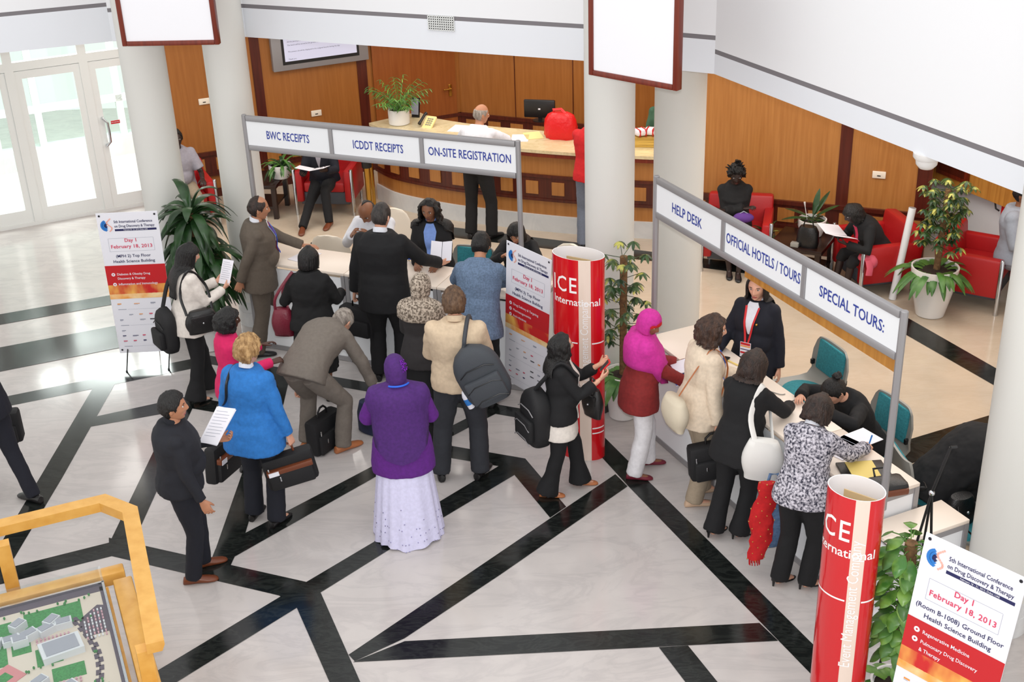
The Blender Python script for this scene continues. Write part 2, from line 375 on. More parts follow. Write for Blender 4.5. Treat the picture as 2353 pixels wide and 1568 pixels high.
# ---- wood walls
def dado(mb, P, d, n, s0, s1, zt=.64, step=.36, two=False):
    """mahogany band with pale square panels"""
    def B(sa, sb, za, zb, off, m, th=.02):
        c = P + d * ((sa + sb) / 2) + n * (off) + V((0, 0, (za + zb) / 2)); mb.box(c, (sb - sa, th, zb - za), m, ang2(d))
    B(s0, s1, zt - .03, zt + .02, .025, 'mahogany', .04); B(s0, s1, zt - .33, zt - .29, .02, 'mahogany', .03)
    B(s0, s1, zt - .30, zt - .02, .012, 'mahogany', .012)
    k = s0 + .1
    while k + .2 < s1:
        B(k, k + .2, zt - .25, zt - .075, .02, 'cherry_panel_pale', .012); k += step
def woodwall(name, P, d, n, s0, s1, mats, seams, tops=True, dad=True):
    mb = MB(*mats)
    L = s1 - s0; c = P + d * ((s0 + s1) / 2) - n * .06 + V((0, 0, ZS / 2)); mb.box(c, (L, .12, ZS), mats[0], ang2(d))
    for (a, b, m) in seams:
        cc = P + d * ((a + b) / 2) + n * .002 + V((0, 0, ZS / 2)); mb.box(cc, (b - a, .02, ZS - .01), m, ang2(d))
    if tops: mb.box(P + d * ((s0 + s1) / 2) + n * .015 + V((0, 0, ZS - .075)), (L, .04, .15), 'mahogany', ang2(d))
    mb.box(P + d * ((s0 + s1) / 2) + n * .012 + V((0, 0, .06)), (L, .03, .12), 'mahogany', ang2(d))
    if dad: dado(mb, P, d, n, s0, s1)
    mb.build(name, smooth=False, kind='structure')
def spos(P, d, n, px, py): h = onplane(px, py, P, n); return (h - P).dot(d), h.z
sT0, sT1 = spos(PL0, DPL, NPL, 578, 150)[0], spos(PL0, DPL, NPL, 600, 150)[0]
sU0, sU1 = spos(PL0, DPL, NPL, 828, 250)[0], spos(PL0, DPL, NPL, 850, 250)[0]
sC = (CORN - PL0).dot(DPL)
print('pl', sT0, sT1, sU0, sU1, sC)
woodwall('wall_left', PL0, DPL, NPL, -.35, sC, ['cherry_panel', 'mahogany', 'cherry_panel_pale'], [(sT0, sT1, 'mahogany'), (sU0, sU1, 'mahogany')])
sB0 = (CORN - PB0).dot(DPB)
woodwall('wall_back', PB0, DPB, NPB, sB0, sB0 + 5.2, ['cherry_panel', 'mahogany', 'cherry_panel_pale'], [(sB0 + k, sB0 + k + .008, 'mahogany') for k in (.9, 1.8, 2.7)])
sP0, sP1 = spos(PR0, DPR, NPR, 1925, 400)[0], spos(PR0, DPR, NPR, 1953, 400)[0]
sR1 = (PE0 - PR0).dot(DPR)
woodwall('wall_right', PR0, DPR, NPR, -.25, sR1, ['cherry_panel_pale', 'mahogany', 'cherry_panel'], [(sP0, sP1, 'mahogany'), (sR1 - .16, sR1, 'mahogany')])
mb = MB('cherry_panel'); mb.box(PR0 + DPR * -.25 + V((.1, 1.9, ZS / 2)), (.12, 3.8, ZS), None, 0); mb.build('wall_side', smooth=False, kind='structure')
mb = MB('wall_white', 'plank_wood'); mb.box(PW0 + DPW * 3 - NPW * .06 + V((0, 0, ZS / 2)), (10, .12, ZS), 'wall_white', ang2(DPW))
zc = onplane(2240, 425, PW0, NPW).z
mb.box(PW0 + DPW * 3 + NPW * .12 + V((0, 0, (zc + ZS) / 2)), (10, .24, ZS - zc), 'plank_wood', ang2(DPW)); mb.build('wall_corridor', smooth=False, kind='structure')
# outer closing walls
mb = MB('wall_white'); mb.box((-9.7, 14.1, ZS / 2), (.12, 3.0, ZS)); mb.build('wall_far_left', smooth=False, kind='structure')
# ---- veneer door on the left wall, next to the corner
d1 = thing('door_1', 'cherry veneer door with brass lever behind the reception desk', 'door', PL0 + DPL * (sU1 + .08) + NPL * .012, ang2(DPL)); d1['kind'] = 'structure'
dw = sC - sU1 - .14
MB('door_veneer').box((dw / 2, -.012, 1.2), (dw, .02, 2.4)).build('leaf', d1, smooth=False)
mb = MB('brass'); mb.box((dw - .1, -.03, 1.02), (.05, .015, .18), bev=.004); mb.tube([(dw - .1, -.04, 1.05), (dw - .1, -.07, 1.05), (dw - .22, -.075, 1.05)], .011); mb.build('door_handle', d1)
# ---- glazed entrance on the left
aD = ang2(DPD)
def DS(px, py): return spos(PD0, DPD, NPD, px, py)
posts = [DS(-60, 520)[0], (DS(78, 505)[0] + DS(100, 498)[0]) / 2, (DS(235, 470)[0] + DS(262, 465)[0]) / 2, DS(352, 452)[0]]
zt0 = DS(100, 150)[1]; zt1 = DS(100, 112)[1]
print('door posts', posts, zt0, zt1, [DS(8, 170), DS(180, 155), DS(235, 330), DS(265, 280)])
fr = MB('white_frame'); s_lo, s_hi = -3.2, posts[3] + .1
def DP(s, z, o=0): return PD0 + DPD * s + NPD * o + V((0, 0, z))
def dbox(mb, s0, s1, z0, z1, th=.06, o=0, m=None): mb.box(DP((s0 + s1) / 2, (z0 + z1) / 2, o), (s1 - s0, th, z1 - z0), m, aD)
for s in posts + [posts[0] - 1.05, posts[0] - 2.1]: dbox(fr, s - .055, s + .055, 0, ZS, .08)
dbox(fr, s_lo, s_hi, zt0 - .02, zt0 + .09, .078); dbox(fr, s_lo, s_hi, ZS - .1, ZS, .078); dbox(fr, s_lo, s_hi, 0, .05, .09)
fr.build('window_frame', smooth=False, kind='structure')
def leaf(nm, label, s0, s1, handle=None):
    t = thing(nm, label, 'door', DP(s0, 0), aD); t['kind'] = 'structure'; wd = s1 - s0
    mb = MB('white_frame'); b = .085
    for (a, c, z0, z1) in ((0, b, .05, zt0 - .03), (wd - b, wd, .05, zt0 - .03), (b, wd - b, .05, .22), (b, wd - b, zt0 - .13, zt0 - .03)):
        mb.box(((a + c) / 2, 0, (z0 + z1) / 2), (c - a, .05, z1 - z0))
    mb.build('leaf_frame', t, smooth=False)
    MB('door_glass').box((wd / 2, 0, (.22 + zt0 - .13) / 2), (wd - 2 * b, .01, zt0 - .35)).build('pane', t, smooth=False)
    if handle is not None:
        x = .06 if handle < 0 else wd - .06; m2 = MB('chrome')
        m2.tube([(x, -.025, .93), (x, -.08, .93), (x + .05, -.09, .98), (x + .055, -.09, 1.1), (x + .05, -.09, 1.24), (x, -.08, 1.3), (x, -.025, 1.3)], .017, n=12); m2.build('door_handle', t)
    return t
xs = [posts[0] - 1.05, posts[0], posts[1], posts[2], posts[3]]
leaf('door_2', 'glass entrance door leaf at the left edge of the picture', xs[1] + .055, xs[2] - .055)
leaf('door_3', 'glass entrance door leaf second from the round column', xs[2] + .055, xs[3] - .055)
d4 = leaf('door_4', 'glass entrance door leaf with chrome bow handle beside the round column', xs[3] + .055, xs[4] - .055, -1)
st = MB('print_red', 'banner_white'); sz = DS(265, 280)
st.box((sz[0] - xs[3] - .055, -.008, sz[1]), (.12, .004, .045), 'print_red'); lettering(st, 'NO ENTRY', .022, lambda u, v: (sz[0] - xs[3] - .055 + u, -.0108, sz[1] + v), 'banner_white'); st.build('sticker', d4, smooth=False, label='small red sticker on the glass')
tr = MB('door_glass'); dbox(tr, s_lo, s_hi, zt0 + .09, ZS - .1, .01); tr.build('window_1', smooth=False, kind='structure')
# vestibule outside the doors
ve = MB('white_frame', 'pale_marble')
def vb(s0, s1, z0, z1, o, th, m): ve.box(DP((s0 + s1) / 2, (z0 + z1) / 2, o), (s1 - s0, th, z1 - z0), m, aD)
for s in (-3.4, -1.9, -.55, .35, 1.0, 2.2, 3.4): vb(s - .05, s + .05, 0, ZS, -2.6, .1, 'white_frame')
vb(-4, 4, 0, .30, -2.62, .3, 'pale_marble'); vb(-4, 4, .82, .92, -2.6, .1, 'white_frame'); vb(-4, 4, ZS - .7, ZS - .6, -2.6, .1, 'white_frame')
ve.build('window_2', smooth=False, kind='structure')
vg = MB('vestibule_glass'); vg.box(DP(0, ZS / 2, -2.6), (8, .012, ZS), None, aD); vg.build('window_3', smooth=False, kind='structure')
# ---- things fixed on walls
def plate(px, py, P, d, n, label):
    h = onplane(px, py, P + n * .012, n); t = thing('wall_socket', label, 'socket', h, ang2(d), 'wall sockets')
    MB('cream_plastic').box((0, 0, 0), (.15, .016, .085), bev=.006).build('cover_plate', t); MB('black_plastic').box((0, -.009, -.01), (.04, .004, .012)).build('slot', t, smooth=False)
plate(727, 260, PL0, DPL, NPL, 'cream wall socket under the wall screen'); plate(2020, 402, PR0, DPR, NPR, 'cream wall socket on the right wood wall beside the dark pillar'); plate(469, 233, PL0, DPL, NPL, 'cream wall socket between the two left columns')
# television
PT = PL0 + NPL * .10
a = onplane(629, 163, PT, NPL); b = onplane(848, 140, PT, NPL); zb = (a.z + b.z) / 2; sa, sb = (a - PL0).dot(DPL), (b - PL0).dot(DPL); tw = sb - sa
print('tv', a, b, tw)
t = thing('wall_screen', 'wide silver wall screen showing a text slide above the armchair', 'television', PL0 + DPL * sa + NPL * .01 + V((0, 0, zb)), ang2(DPL))
hh = .78
mb = MB('alu_paint'); mb.box((tw / 2, -.05, hh / 2), (tw, .1, hh), bev=.01); mb.build('housing', t)
mb = MB('black_plastic'); mb.box((tw / 2, -.102, hh / 2 + .02), (tw * .80, .006, hh - .12)); mb.build('bezel', t, smooth=False)
MATS.pop('screen', None); mat('screen', (205, 208, 232), .2, emit=((205, 208, 232), .25))
mb = MB('screen', 'print_navy', 'print_red')
x0, x1 = tw * .125, tw * .875; mb.box((tw / 2, -.1065, hh / 2 + .035), (x1 - x0, .003, hh - .18), 'screen')
LN = [('print_red', .9, 'Kindly note the timings of the day one sessions'), ('print_navy', .80, 'All the participants are requested to collect the badges and bags from the counters'), ('print_navy', .66, 'The lunch will be served at the ground floor of the building'), ('print_navy', .4, 'The posters should be displayed in the assigned boards during the day'), ('print_navy', .1, 'Thank you')]
for m_, zz, tx in LN: lettering(mb, tx, .026, lambda u, v, zz=zz: (x0 + .05 + u, -.1084, .12 + zz * .34 + v), m_, align='LEFT')
mb.build('slide', t, smooth=False)
# vent grille on the back fascia
h0 = onplane(1014, 53, FC0 + nC * .004, nC)
t = thing('vent_grille', 'small square-holed air vent high on the white fascia', 'vent', h0, atan2(-nC.x, nC.y) + pi)
vw = .27; mb = MB('white_frame'); 
MB('black_plastic').box((0, .002, 0), (vw, .006, .13)).build('duct', t, smooth=False)
for i in range(13): mb.box((-vw / 2 + i * vw / 12, -.006, 0), (.008, .01, .14))
for i in range(7): mb.box((0, -.006, -.066 + i * .022), (vw + .01, .01, .008))
mb.build('grille', t, smooth=False)
# hanging boards
def board(c, yaw, wd, label, hgt=1.9):
    t = thing('hanging_board', label, 'board', c, yaw, 'hanging boards'); mb = MB('frame_mahogany'); b = .045
    for (x, z, sx, sz_) in ((-wd / 2 + b / 2, hgt / 2, b, hgt), (wd / 2 - b / 2, hgt / 2, b, hgt), (0, b / 2, wd - 2 * b, b), (0, hgt - b / 2, wd - 2 * b, b)): mb.box((x, 0, z), (sx, .07, sz_), bev=.006)
    mb.build('frame', t); MB('board_white').box((0, -.005, hgt / 2), (wd - 2 * b, .03, hgt - 2 * b)).build('panel', t, smooth=False)
    MB('frame_mahogany').box((0, .03, hgt / 2), (wd - .03, .01, hgt - .03)).build('backing', t, smooth=False)
    mb = MB('chrome')
    for x in (-wd / 3, wd / 3): mb.tube([(x, 0, hgt), (x, 0, hgt + 2)], .006, n=6)
    mb.build('cable', t)
a, b = G(284, 105, 3.28), G(506, 101, 3.28); board((a + b) / 2, atan2(b.y - a.y, b.x - a.x), (b - a).length, 'mahogany framed blank white board hanging between the two left columns')
a, b = G(1358, 170, 3.28), G(1561, 208, 3.28); board((a + b) / 2, atan2(b.y - a.y, b.x - a.x), (b - a).length, 'mahogany framed blank white board hanging between the two centre columns')
# picture frame, dome camera and extinguisher at the right
pf = onplane(2190, 392, PW0 + NPW * .26, NPW); t = thing('picture_frame', 'dark red picture frame high on the white corridor wall', 'picture frame', pf + V((0, 0, -.09)), ang2(DPW))
MB('frame_mahogany').box((0, 0, .2), (.5, .04, .4), bev=.006).build('frame', t); MB('mahogany').box((0, -.021, .2), (.4, .004, .3)).build('picture', t, smooth=False)
dc = G(2130, 366, 3.1 - .05); t = thing('security_camera', 'white dome security camera under the ceiling edge', 'camera', (dc.x, dc.y, ZS), 0)
MB('pot_white').lathe([(.10, 0), (.10, -.03), (.085, -.05)]).build('housing', t); MB('pot_white').lathe([(.08, -.05), (.075, -.085), (.05, -.115), (.01, -.125)]).build('dome', t)
fe = onplane(2312, 478, PW0 + NPW * .09, NPW); t = thing('fire_extinguisher', 'red extinguisher with black hose loop on the white corridor wall', 'fire extinguisher', fe, ang2(DPW))
MB('red_plastic').lathe([(.0, -.16), (.045, -.16), (.05, -.15), (.05, .08), (.035, .11), (.018, .125), (.018, .14)]).build('cylinder', t)
MB('black_plastic').tube([(0, 0, .14), (-.04, -.04, .18), (-.10, -.05, .15), (-.13, -.05, .06), (-.10, -.05, -.03), (-.05, -.05, -.04)], .010).build('hose', t); MB('black_plastic').box((.02, 0, .15), (.08, .03, .035), bev=.008).build('valve', t); MB('alu_paint').box((0, .06, 0), (.07, .05, .03)).build('bracket', t, smooth=False)
# ================================================================ furniture and stands
def smoothpath(pts, n):
    out = []
    P = [V(p) for p in pts]; P = [P[0] * 2 - P[1]] + P + [P[-1] * 2 - P[-2]]
    for i in range(1, len(P) - 2):
        for k in range(n):
            t = k / n; a, b, c, d = P[i - 1:i + 3]
            out.append(.5 * ((2 * b) + (c - a) * t + (2 * a - 5 * b + 4 * c - d) * t * t + (3 * b - a - 3 * c + d) * t ** 3))
    out.append(P[-2]); return out
# ---- reception desk
DK = smoothpath([(-1.78, 16.86, 0), (-1.45, 16.42, 0), (-.76, 15.95, 0), (-.1, 15.64, 0), (.73, 15.31, 0), (1.6, 15.06, 0), (2.05, 14.96, 0)], 6)
def nrm(path, i):
    t = (path[min(i + 1, len(path) - 1)] - path[max(i - 1, 0)]).normalized(); return V((t.y, -t.x, 0))
def sweep(mb, path, o0, o1, z0, z1, m, i0=0, i1=None):
    i1 = i1 if i1 is not None else len(path) - 1; rs = []
    for i in range(i0, i1 + 1):
        n = nrm(path, i); p = path[i]
        rs.append([p + n * o0 + V((0, 0, z0)), p + n * o1 + V((0, 0, z0)), p + n * o1 + V((0, 0, z1)), p + n * o0 + V((0, 0, z1))])
    mb.rings(rs, m)
desk = thing('reception_desk', 'long curved cherry reception desk with marble top along the back', 'reception desk', (0, 0, 0))
mb = MB('pale_marble'); sweep(mb, DK, -.66, .0, 0, .22, 'pale_marble'); mb.build('plinth', desk, ang=.4)
mb = MB('cherry_panel_pale'); sweep(mb, DK, -.64, -.03, .22, 1.0, 'cherry_panel_pale'); mb.build('front_panel', desk, ang=.4)
mb = MB('mahogany', 'cherry_panel_pale'); sweep(mb, DK, -.03, -.015, .43, .73, 'mahogany'); sweep(mb, DK, -.03, .0, .72, .755, 'mahogany'); sweep(mb, DK, -.03, .0, .41, .445, 'mahogany')
def along(path, s):
    for i in range(len(path) - 1):
        l = (path[i + 1] - path[i]).length
        if s <= l: t = (path[i + 1] - path[i]).normalized(); return path[i] + t * s, t
        s -= l
    return path[-1], t
s = .16
while s < 4.3:
    p, t = along(DK, s); n = V((t.y, -t.x, 0)); mb.box(p - n * .012 + V((0, 0, .583)), (.165, .02, .17), 'cherry_panel_pale', ang2(t)); s += .345
mb.build('square_band', desk, ang=.4)
mb = MB('frame_mahogany'); sweep(mb, DK, -.03, .03, 1.0, 1.05, 'frame_mahogany'); mb.build('moulding', desk, ang=.4)
mb = MB('counter_marble', 'pale_marble'); sweep(mb, DK, -.74, .04, 1.05, 1.09, 'counter_marble'); mb.build('countertop', desk, ang=.4)
# ---- booth headers
def header(L0, d, wd, texts, label, sizes, z0=0., dz=.36, board=False):
    t = thing('booth_header', label, 'booth header', (L0.x, L0.y, 0), ang2(d))
    for x in (0, wd):
        mb = MB('alu_paint'); mb.lathe([(.026, z0), (.026, 2.5), (.02, 2.505)], (x, 0, 0), n=8); mb.build('post', t)
    for z in (2.5 - .03, 2.5 - dz + .03):
        mb = MB('alu_paint'); mb.box((wd / 2, 0, z), (wd - .05, .045, .055), bev=.008); mb.build('rail', t)
    pw = wd / 3
    for i in range(1, 3):
        MB('alu_paint').box((pw * i, 0, 2.5 - dz / 2), (.04, .044, dz - .11)).build('divider', t, smooth=False)
    for i in range(3):
        mb = MB('panel_white', 'sign_blue'); x = pw * (i + .5); mb.box((x, 0, 2.5 - dz / 2), (pw - .045, .02, dz - .11), 'panel_white')
        lettering(mb, texts[i], .118, lambda u, v, x=x: (x + sizes[i][1] + u, -.0125, 2.5 - dz / 2 + v + sizes[i][2]), 'sign_blue', sx=sizes[i][0], bold=.0012); mb.build('sign_panel', t, smooth=False)
    if board: MB('plank_wood').box((wd * .70, .05, 2.5 - dz - .03), (wd * .58, .02, .15), rot=M.Rotation(.022, 3, 'Y')).build('wooden_strip', t, smooth=False)
    return t
B1L, B1R = G(560, 264, 2.5), G(1190, 324, 2.5); B1d = (B1R - B1L); B1d.z = 0; b1w = B1d.length; B1d.normalize(); B1n = V((-B1d.y, B1d.x, 0))
B2L, B2R = G(1509, 405, 2.5), G(2079, 716, 2.5); B2d = (B2R - B2L); B2d.z = 0; b2w = B2d.length; B2d.normalize(); B2n = V((-B2d.y, B2d.x, 0))
header(B1L, B1d, b1w, ['BWC RECEIPTS', 'ICDDT RECEIPTS', 'ON-SITE REGISTRATION'], 'white three-panel booth header reading receipts and on-site registration', [(.62, 0, -.005), (.62, .02, -.01), (.66, 0, 0)], 1.0)
header(B2L, B2d, b2w, ['HELP DESK', 'OFFICIAL HOTELS / TOURS', 'SPECIAL TOURS:'], 'white three-panel booth header reading help desk, hotels and special tours', [(.78, -.02, -.01), (.66, 0, 0), (.80, .01, 0)], 1.0, board=True)
# ---- exhibition counters
def counter(P, d, n, s0, s1, o0, o1, label, group, h=1.0, shelf=False):
    c = P + d * s0 + n * o0; t = thing('exhibition_counter', label, 'counter', (c.x, c.y, 0), ang2(d), group); wd, dp = s1 - s0 - .006, o1 - o0
    mb = MB('panel_white'); mb.box((wd / 2, .02, h / 2 - .015), (wd - .07, .012, h - .09)); mb.box((.02, dp / 2, h / 2 - .015), (.012, dp - .07, h - .09)); mb.box((wd - .02, dp / 2, h / 2 - .015), (.012, dp - .07, h - .09)); mb.build('body_panel', t, smooth=False)
    for x in (.02, wd - .02):
        for y in (.02, dp - .02): MB('alu_paint').box((x, y, h / 2 - .015), (.04, .04, h - .03)).build('corner_post', t, smooth=False)
    for q_, z_ in (((wd / 2, .02, .03), (wd - .08, .03, .05)), ((.02, dp / 2, h - .055), (.03, dp - .08, .045)), ((wd - .02, dp / 2, h - .055), (.03, dp - .08, .045))):
        MB('alu_paint').box(q_, z_).build('edge_profile', t, smooth=False)
    MB('counter_top').box((wd / 2, dp / 2, h - .015), (wd, dp, .03), bev=.004).build('countertop', t)
    return t
g1, g2 = 'white counters under the receipts header', 'white counters under the help desk header'
counter(B1L, B1d, B1n, -.1, 1.07, -.16, .34, 'white counter at the left end under the receipts header, beside the column', g1)
counter(B1L, B1d, B1n, 1.07, 2.10, -.16, .34, 'white counter in the middle under the receipts header, before the woman in blue blouse', g1)
counter(B1L, B1d, B1n, 2.10, 3.15, -.16, .34, 'white counter at the right end under the on-site registration sign', g1)
counter(B2L, B2d, B2n, -.06, 1.0, -.02, .45, 'white counter at the far end under the help desk sign', g2)
counter(B2L, B2d, B2n, 1.0, 2.05, -.02, .45, 'white counter in the middle of the help desk row, beside the empty teal chair', g2)
counter(B2L, B2d, B2n, 2.05, 2.92, -.02, .45, 'white counter at the near end of the help desk row, under a briefcase', g2)
counter(B2L, B2d, B2n, 2.925, 3.22, -.02, .66, 'low white side table closing the near end of the help desk row', None, h=.80)
# ---- banners
mat('print_flame', (204, 34, 34), .4, rgb2=(246, 190, 92), scale=5, stretch=(1, 1, .5), lo=.42, hi=.66)
mat('print_glow', (240, 160, 70), .4, rgb2=(250, 222, 170), scale=6, lo=.35, hi=.65)
def banner(BL, BR, TL, label, lines, bullets, H=1.6, sponsors=True):
    r = (BR - BL); W = r.length; r.normalize(); up = (TL - BL).normalized(); nn = r.cross(up).normalized()
    base = (BL + BR) / 2 + nn * -.25; base.z = 0
    t = thing('banner_stand', label, 'banner', base); o = base
    def F(u, v, k=.002): return BL + r * u + up * v + nn * k - o
    mb = MB('banner_white'); k = W / .6
    q = [F(0, 0, 0), F(W, 0, 0), F(W, H, 0), F(0, H, 0)]; b = [p - nn * .004 for p in q]
    mb.add(q + b, [(0, 1, 2, 3), (7, 6, 5, 4), (0, 4, 5, 1), (1, 5, 6, 2), (2, 6, 7, 3), (3, 7, 4, 0)], 'banner_white')
    def rect(u0, u1, v0, v1, m, kk=.002): mb.poly([F(u0, v0, kk), F(u1, v0, kk), F(u1, v1, kk), F(u0, v1, kk)], m)
    def T(tx, u, v, sz, m, **kw): lettering(mb, tx, sz, lambda a, c: F(u + a, v + c, .003), m, **kw)
    y = lambda f: H * (1 - f)
    T('5th International Conference', W * .27, y(.062), .040 * k, 'print_navy', align='LEFT', bold=.0005, sx=.80)
    T('on Drug Discovery & Therapy', W * .27, y(.092), .040 * k, 'print_navy', align='LEFT', bold=.0005, sx=.80)
    rect(W * .27, W * .95, y(.125), y(.111), 'print_navy'); T('February 18 - 21, 2013, Dubai, UAE', W * .61, y(.118), .018 * k, 'banner_white', sx=.9)
    c = (W * .15, y(.085)); 
    for i in range(3):
        r0 = .062 - .018 * i; pts = []
        for a in range(10): th = rad(110 + a * 17); pts.append(F(c[0] + r0 * cos(th), c[1] + r0 * sin(th), .003))
        for a in range(9, -1, -1): th = rad(110 + a * 17); pts.append(F(c[0] + .012 + (r0 - .012) * cos(th), c[1] + (r0 - .016) * sin(th), .003))
        mb.poly(pts, 'print_blue' if i < 2 else 'print_navy')
    for i in range(14):
        a = i / 13; u = c[0] + .025 + .022 * sin(a * 7); v = c[1] - .06 + a * .13
        mb.poly([F(u + .008 * cos(j * pi / 3), v + .008 * sin(j * pi / 3), .003) for j in range(6)], 'print_peach')
    bx0, bx1, by0, by1 = W * .13, W * .87, y(.265), y(.175)
    for (u0, u1, v0, v1) in ((bx0, bx1, by0, by0 + .002), (bx0, bx1, by1, by1 + .002), (bx0, bx0 + .002, by0, by1), (bx1, bx1 + .002, by0, by1)): rect(u0, u1, v0, v1, 'print_grey')
    T('Day 1', W * .5, y(.19), .053 * k, 'print_pink', bold=.0008); T('February 18, 2013', W * .5, y(.232), .053 * k, 'print_pink', bold=.0008, spacing=1.05)
    T(lines[0], W * .5, y(.298), .044 * k, 'print_navy', sx=1.0, bold=.0004); T(lines[1], W * .5, y(.335), .044 * k, 'print_navy', sx=1.0, bold=.0004)
    rect(0, W, y(.50), y(.362), 'print_red'); rect(0, W, y(.565), y(.50), 'print_flame'); rect(0, W, y(.6), y(.565), 'print_glow')
    for i in range(12):
        u = W * (i + .3) / 12; h_ = .02 + .05 * R.random(); rect(u, u + .012, y(.565) - .001, y(.565) + h_, 'print_flame', .0025)
    for f, tx, dot in bullets:
        if dot:
            cu, cv = W * .12, y(f); mb.poly([F(cu + .019 * cos(j * pi / 8), cv + .019 * sin(j * pi / 8), .003) for j in range(16)], 'banner_white'); mb.poly([F(cu + .007 * cos(j * pi / 4), cv + .007 * sin(j * pi / 4), .0035) for j in range(8)], 'print_red')
        T(tx, W * .18, y(f), .035 * k, 'banner_white', align='LEFT', bold=.0003, sx=.92)
    rr = random.Random(5)
    for row in range(9):
        v = y(.64 + row * .039)
        if row in (1, 4, 8): rect(W * .1, W * .24, v, v + .006, 'print_grey'); rect(W * .26, W * .92, v + .002, v + .0035, 'print_grey')
        else:
            for cc in range(5 if row > 1 else 3):
                if rr.random() < .15: continue
                u = W * (.1 + cc * (.17 if row > 1 else .28)); m_ = rr.choice(['print_grey', 'print_grey', 'print_navy', 'print_pink', 'print_black', 'print_orange']); ww = .03 + .03 * rr.random()
                rect(u, u + ww, v, v + .007 + .006 * rr.random(), m_); rect(u, u + ww * .7, v - .007, v - .004, 'print_grey')
    for u in (W * .05, W * .95):
        for v in (.04, H - .03): mb.poly([F(u + .011 * cos(j * pi / 5), v + .011 * sin(j * pi / 5), .004) for j in range(10)], 'print_black')
    mb.build('printed_panel', t, smooth=False)
    mb = MB('black_plastic'); mid = F(W / 2, H * .5, -.10)
    for u in (.03, W - .03): mb.tube([F(u, H - .03, -.006), mid], .006, n=6)
    for u in (W * .02, W * .98): mb.tube([mid, F(u, .02, -.01)], .006, n=6)
    mb.ell(mid, .03, n=8, k=6); mb.build('cross_frame', t)
    for sg, nnk in ((-1, .16), (1, .16)):
        e = (BL + BR) / 2 + r * sg * W * .36 + nn * nnk - o; e.z = .008
        MB('black_plastic').tube([F(W * (.5 + sg * .36), .05, -.012), e], .007, n=6).ell(e, .012, n=8, k=6).build('leg', t)
    e = base - nn * .15 - o; e.z = .008; MB('black_plastic').tube([mid, e], .007, n=6).ell(e, .012, n=8, k=6).build('leg', t)
    return t
BL, BR, TL = G(276, 812, .14), G(404, 806, .14), G(219, 491, 1.72)
banner(BL, BL + (BR - BL).normalized() * .6, TL, 'white and red conference banner stand before the glass doors', ['(MPH 2) Top Floor', 'Health Science Building'], [(.425, 'Diabetes & Obesity Drug', 1), (.455, 'Discovery & Therapy', 0), (.495, 'Inflammation and Immunology', 1)], H=(TL - BL).length)
BL, TL, TR = G(1160, 871, .14), G(1164, 552, 1.72), G(1273, 601, 1.72); rv = (TR - TL).normalized()
banner(BL, BL + rv * .64, TL, 'white and red conference banner stand between the registration booth and the red display', ['(MPH 3) Top Floor', 'Health Science Building'], [(.41, 'Drug Delivery & Targeting', 1), (.45, 'Pharmacogenomics', 1), (.49, 'Anti-infectives', 1)], H=(TL - BL).length)
TL, TR = G(2129, 1223, 1.72), G(2353, 1327, 1.72); rv = (TR - TL).normalized(); BL = TL + V((-.10 * rv.y * -1, -.0, 0)) + V((-.06, -.03, -1.58))
banner(BL, BL + rv * .62, TL, 'white and red conference banner stand at the lower right corner', ['(Room B-1008) Ground Floor', 'Health Science Building'], [(.405, 'Regenerative Medicine', 1), (.448, 'Pulmonary Drug Discovery', 1), (.482, '& Therapy', 0)], H=(TL - BL).length)
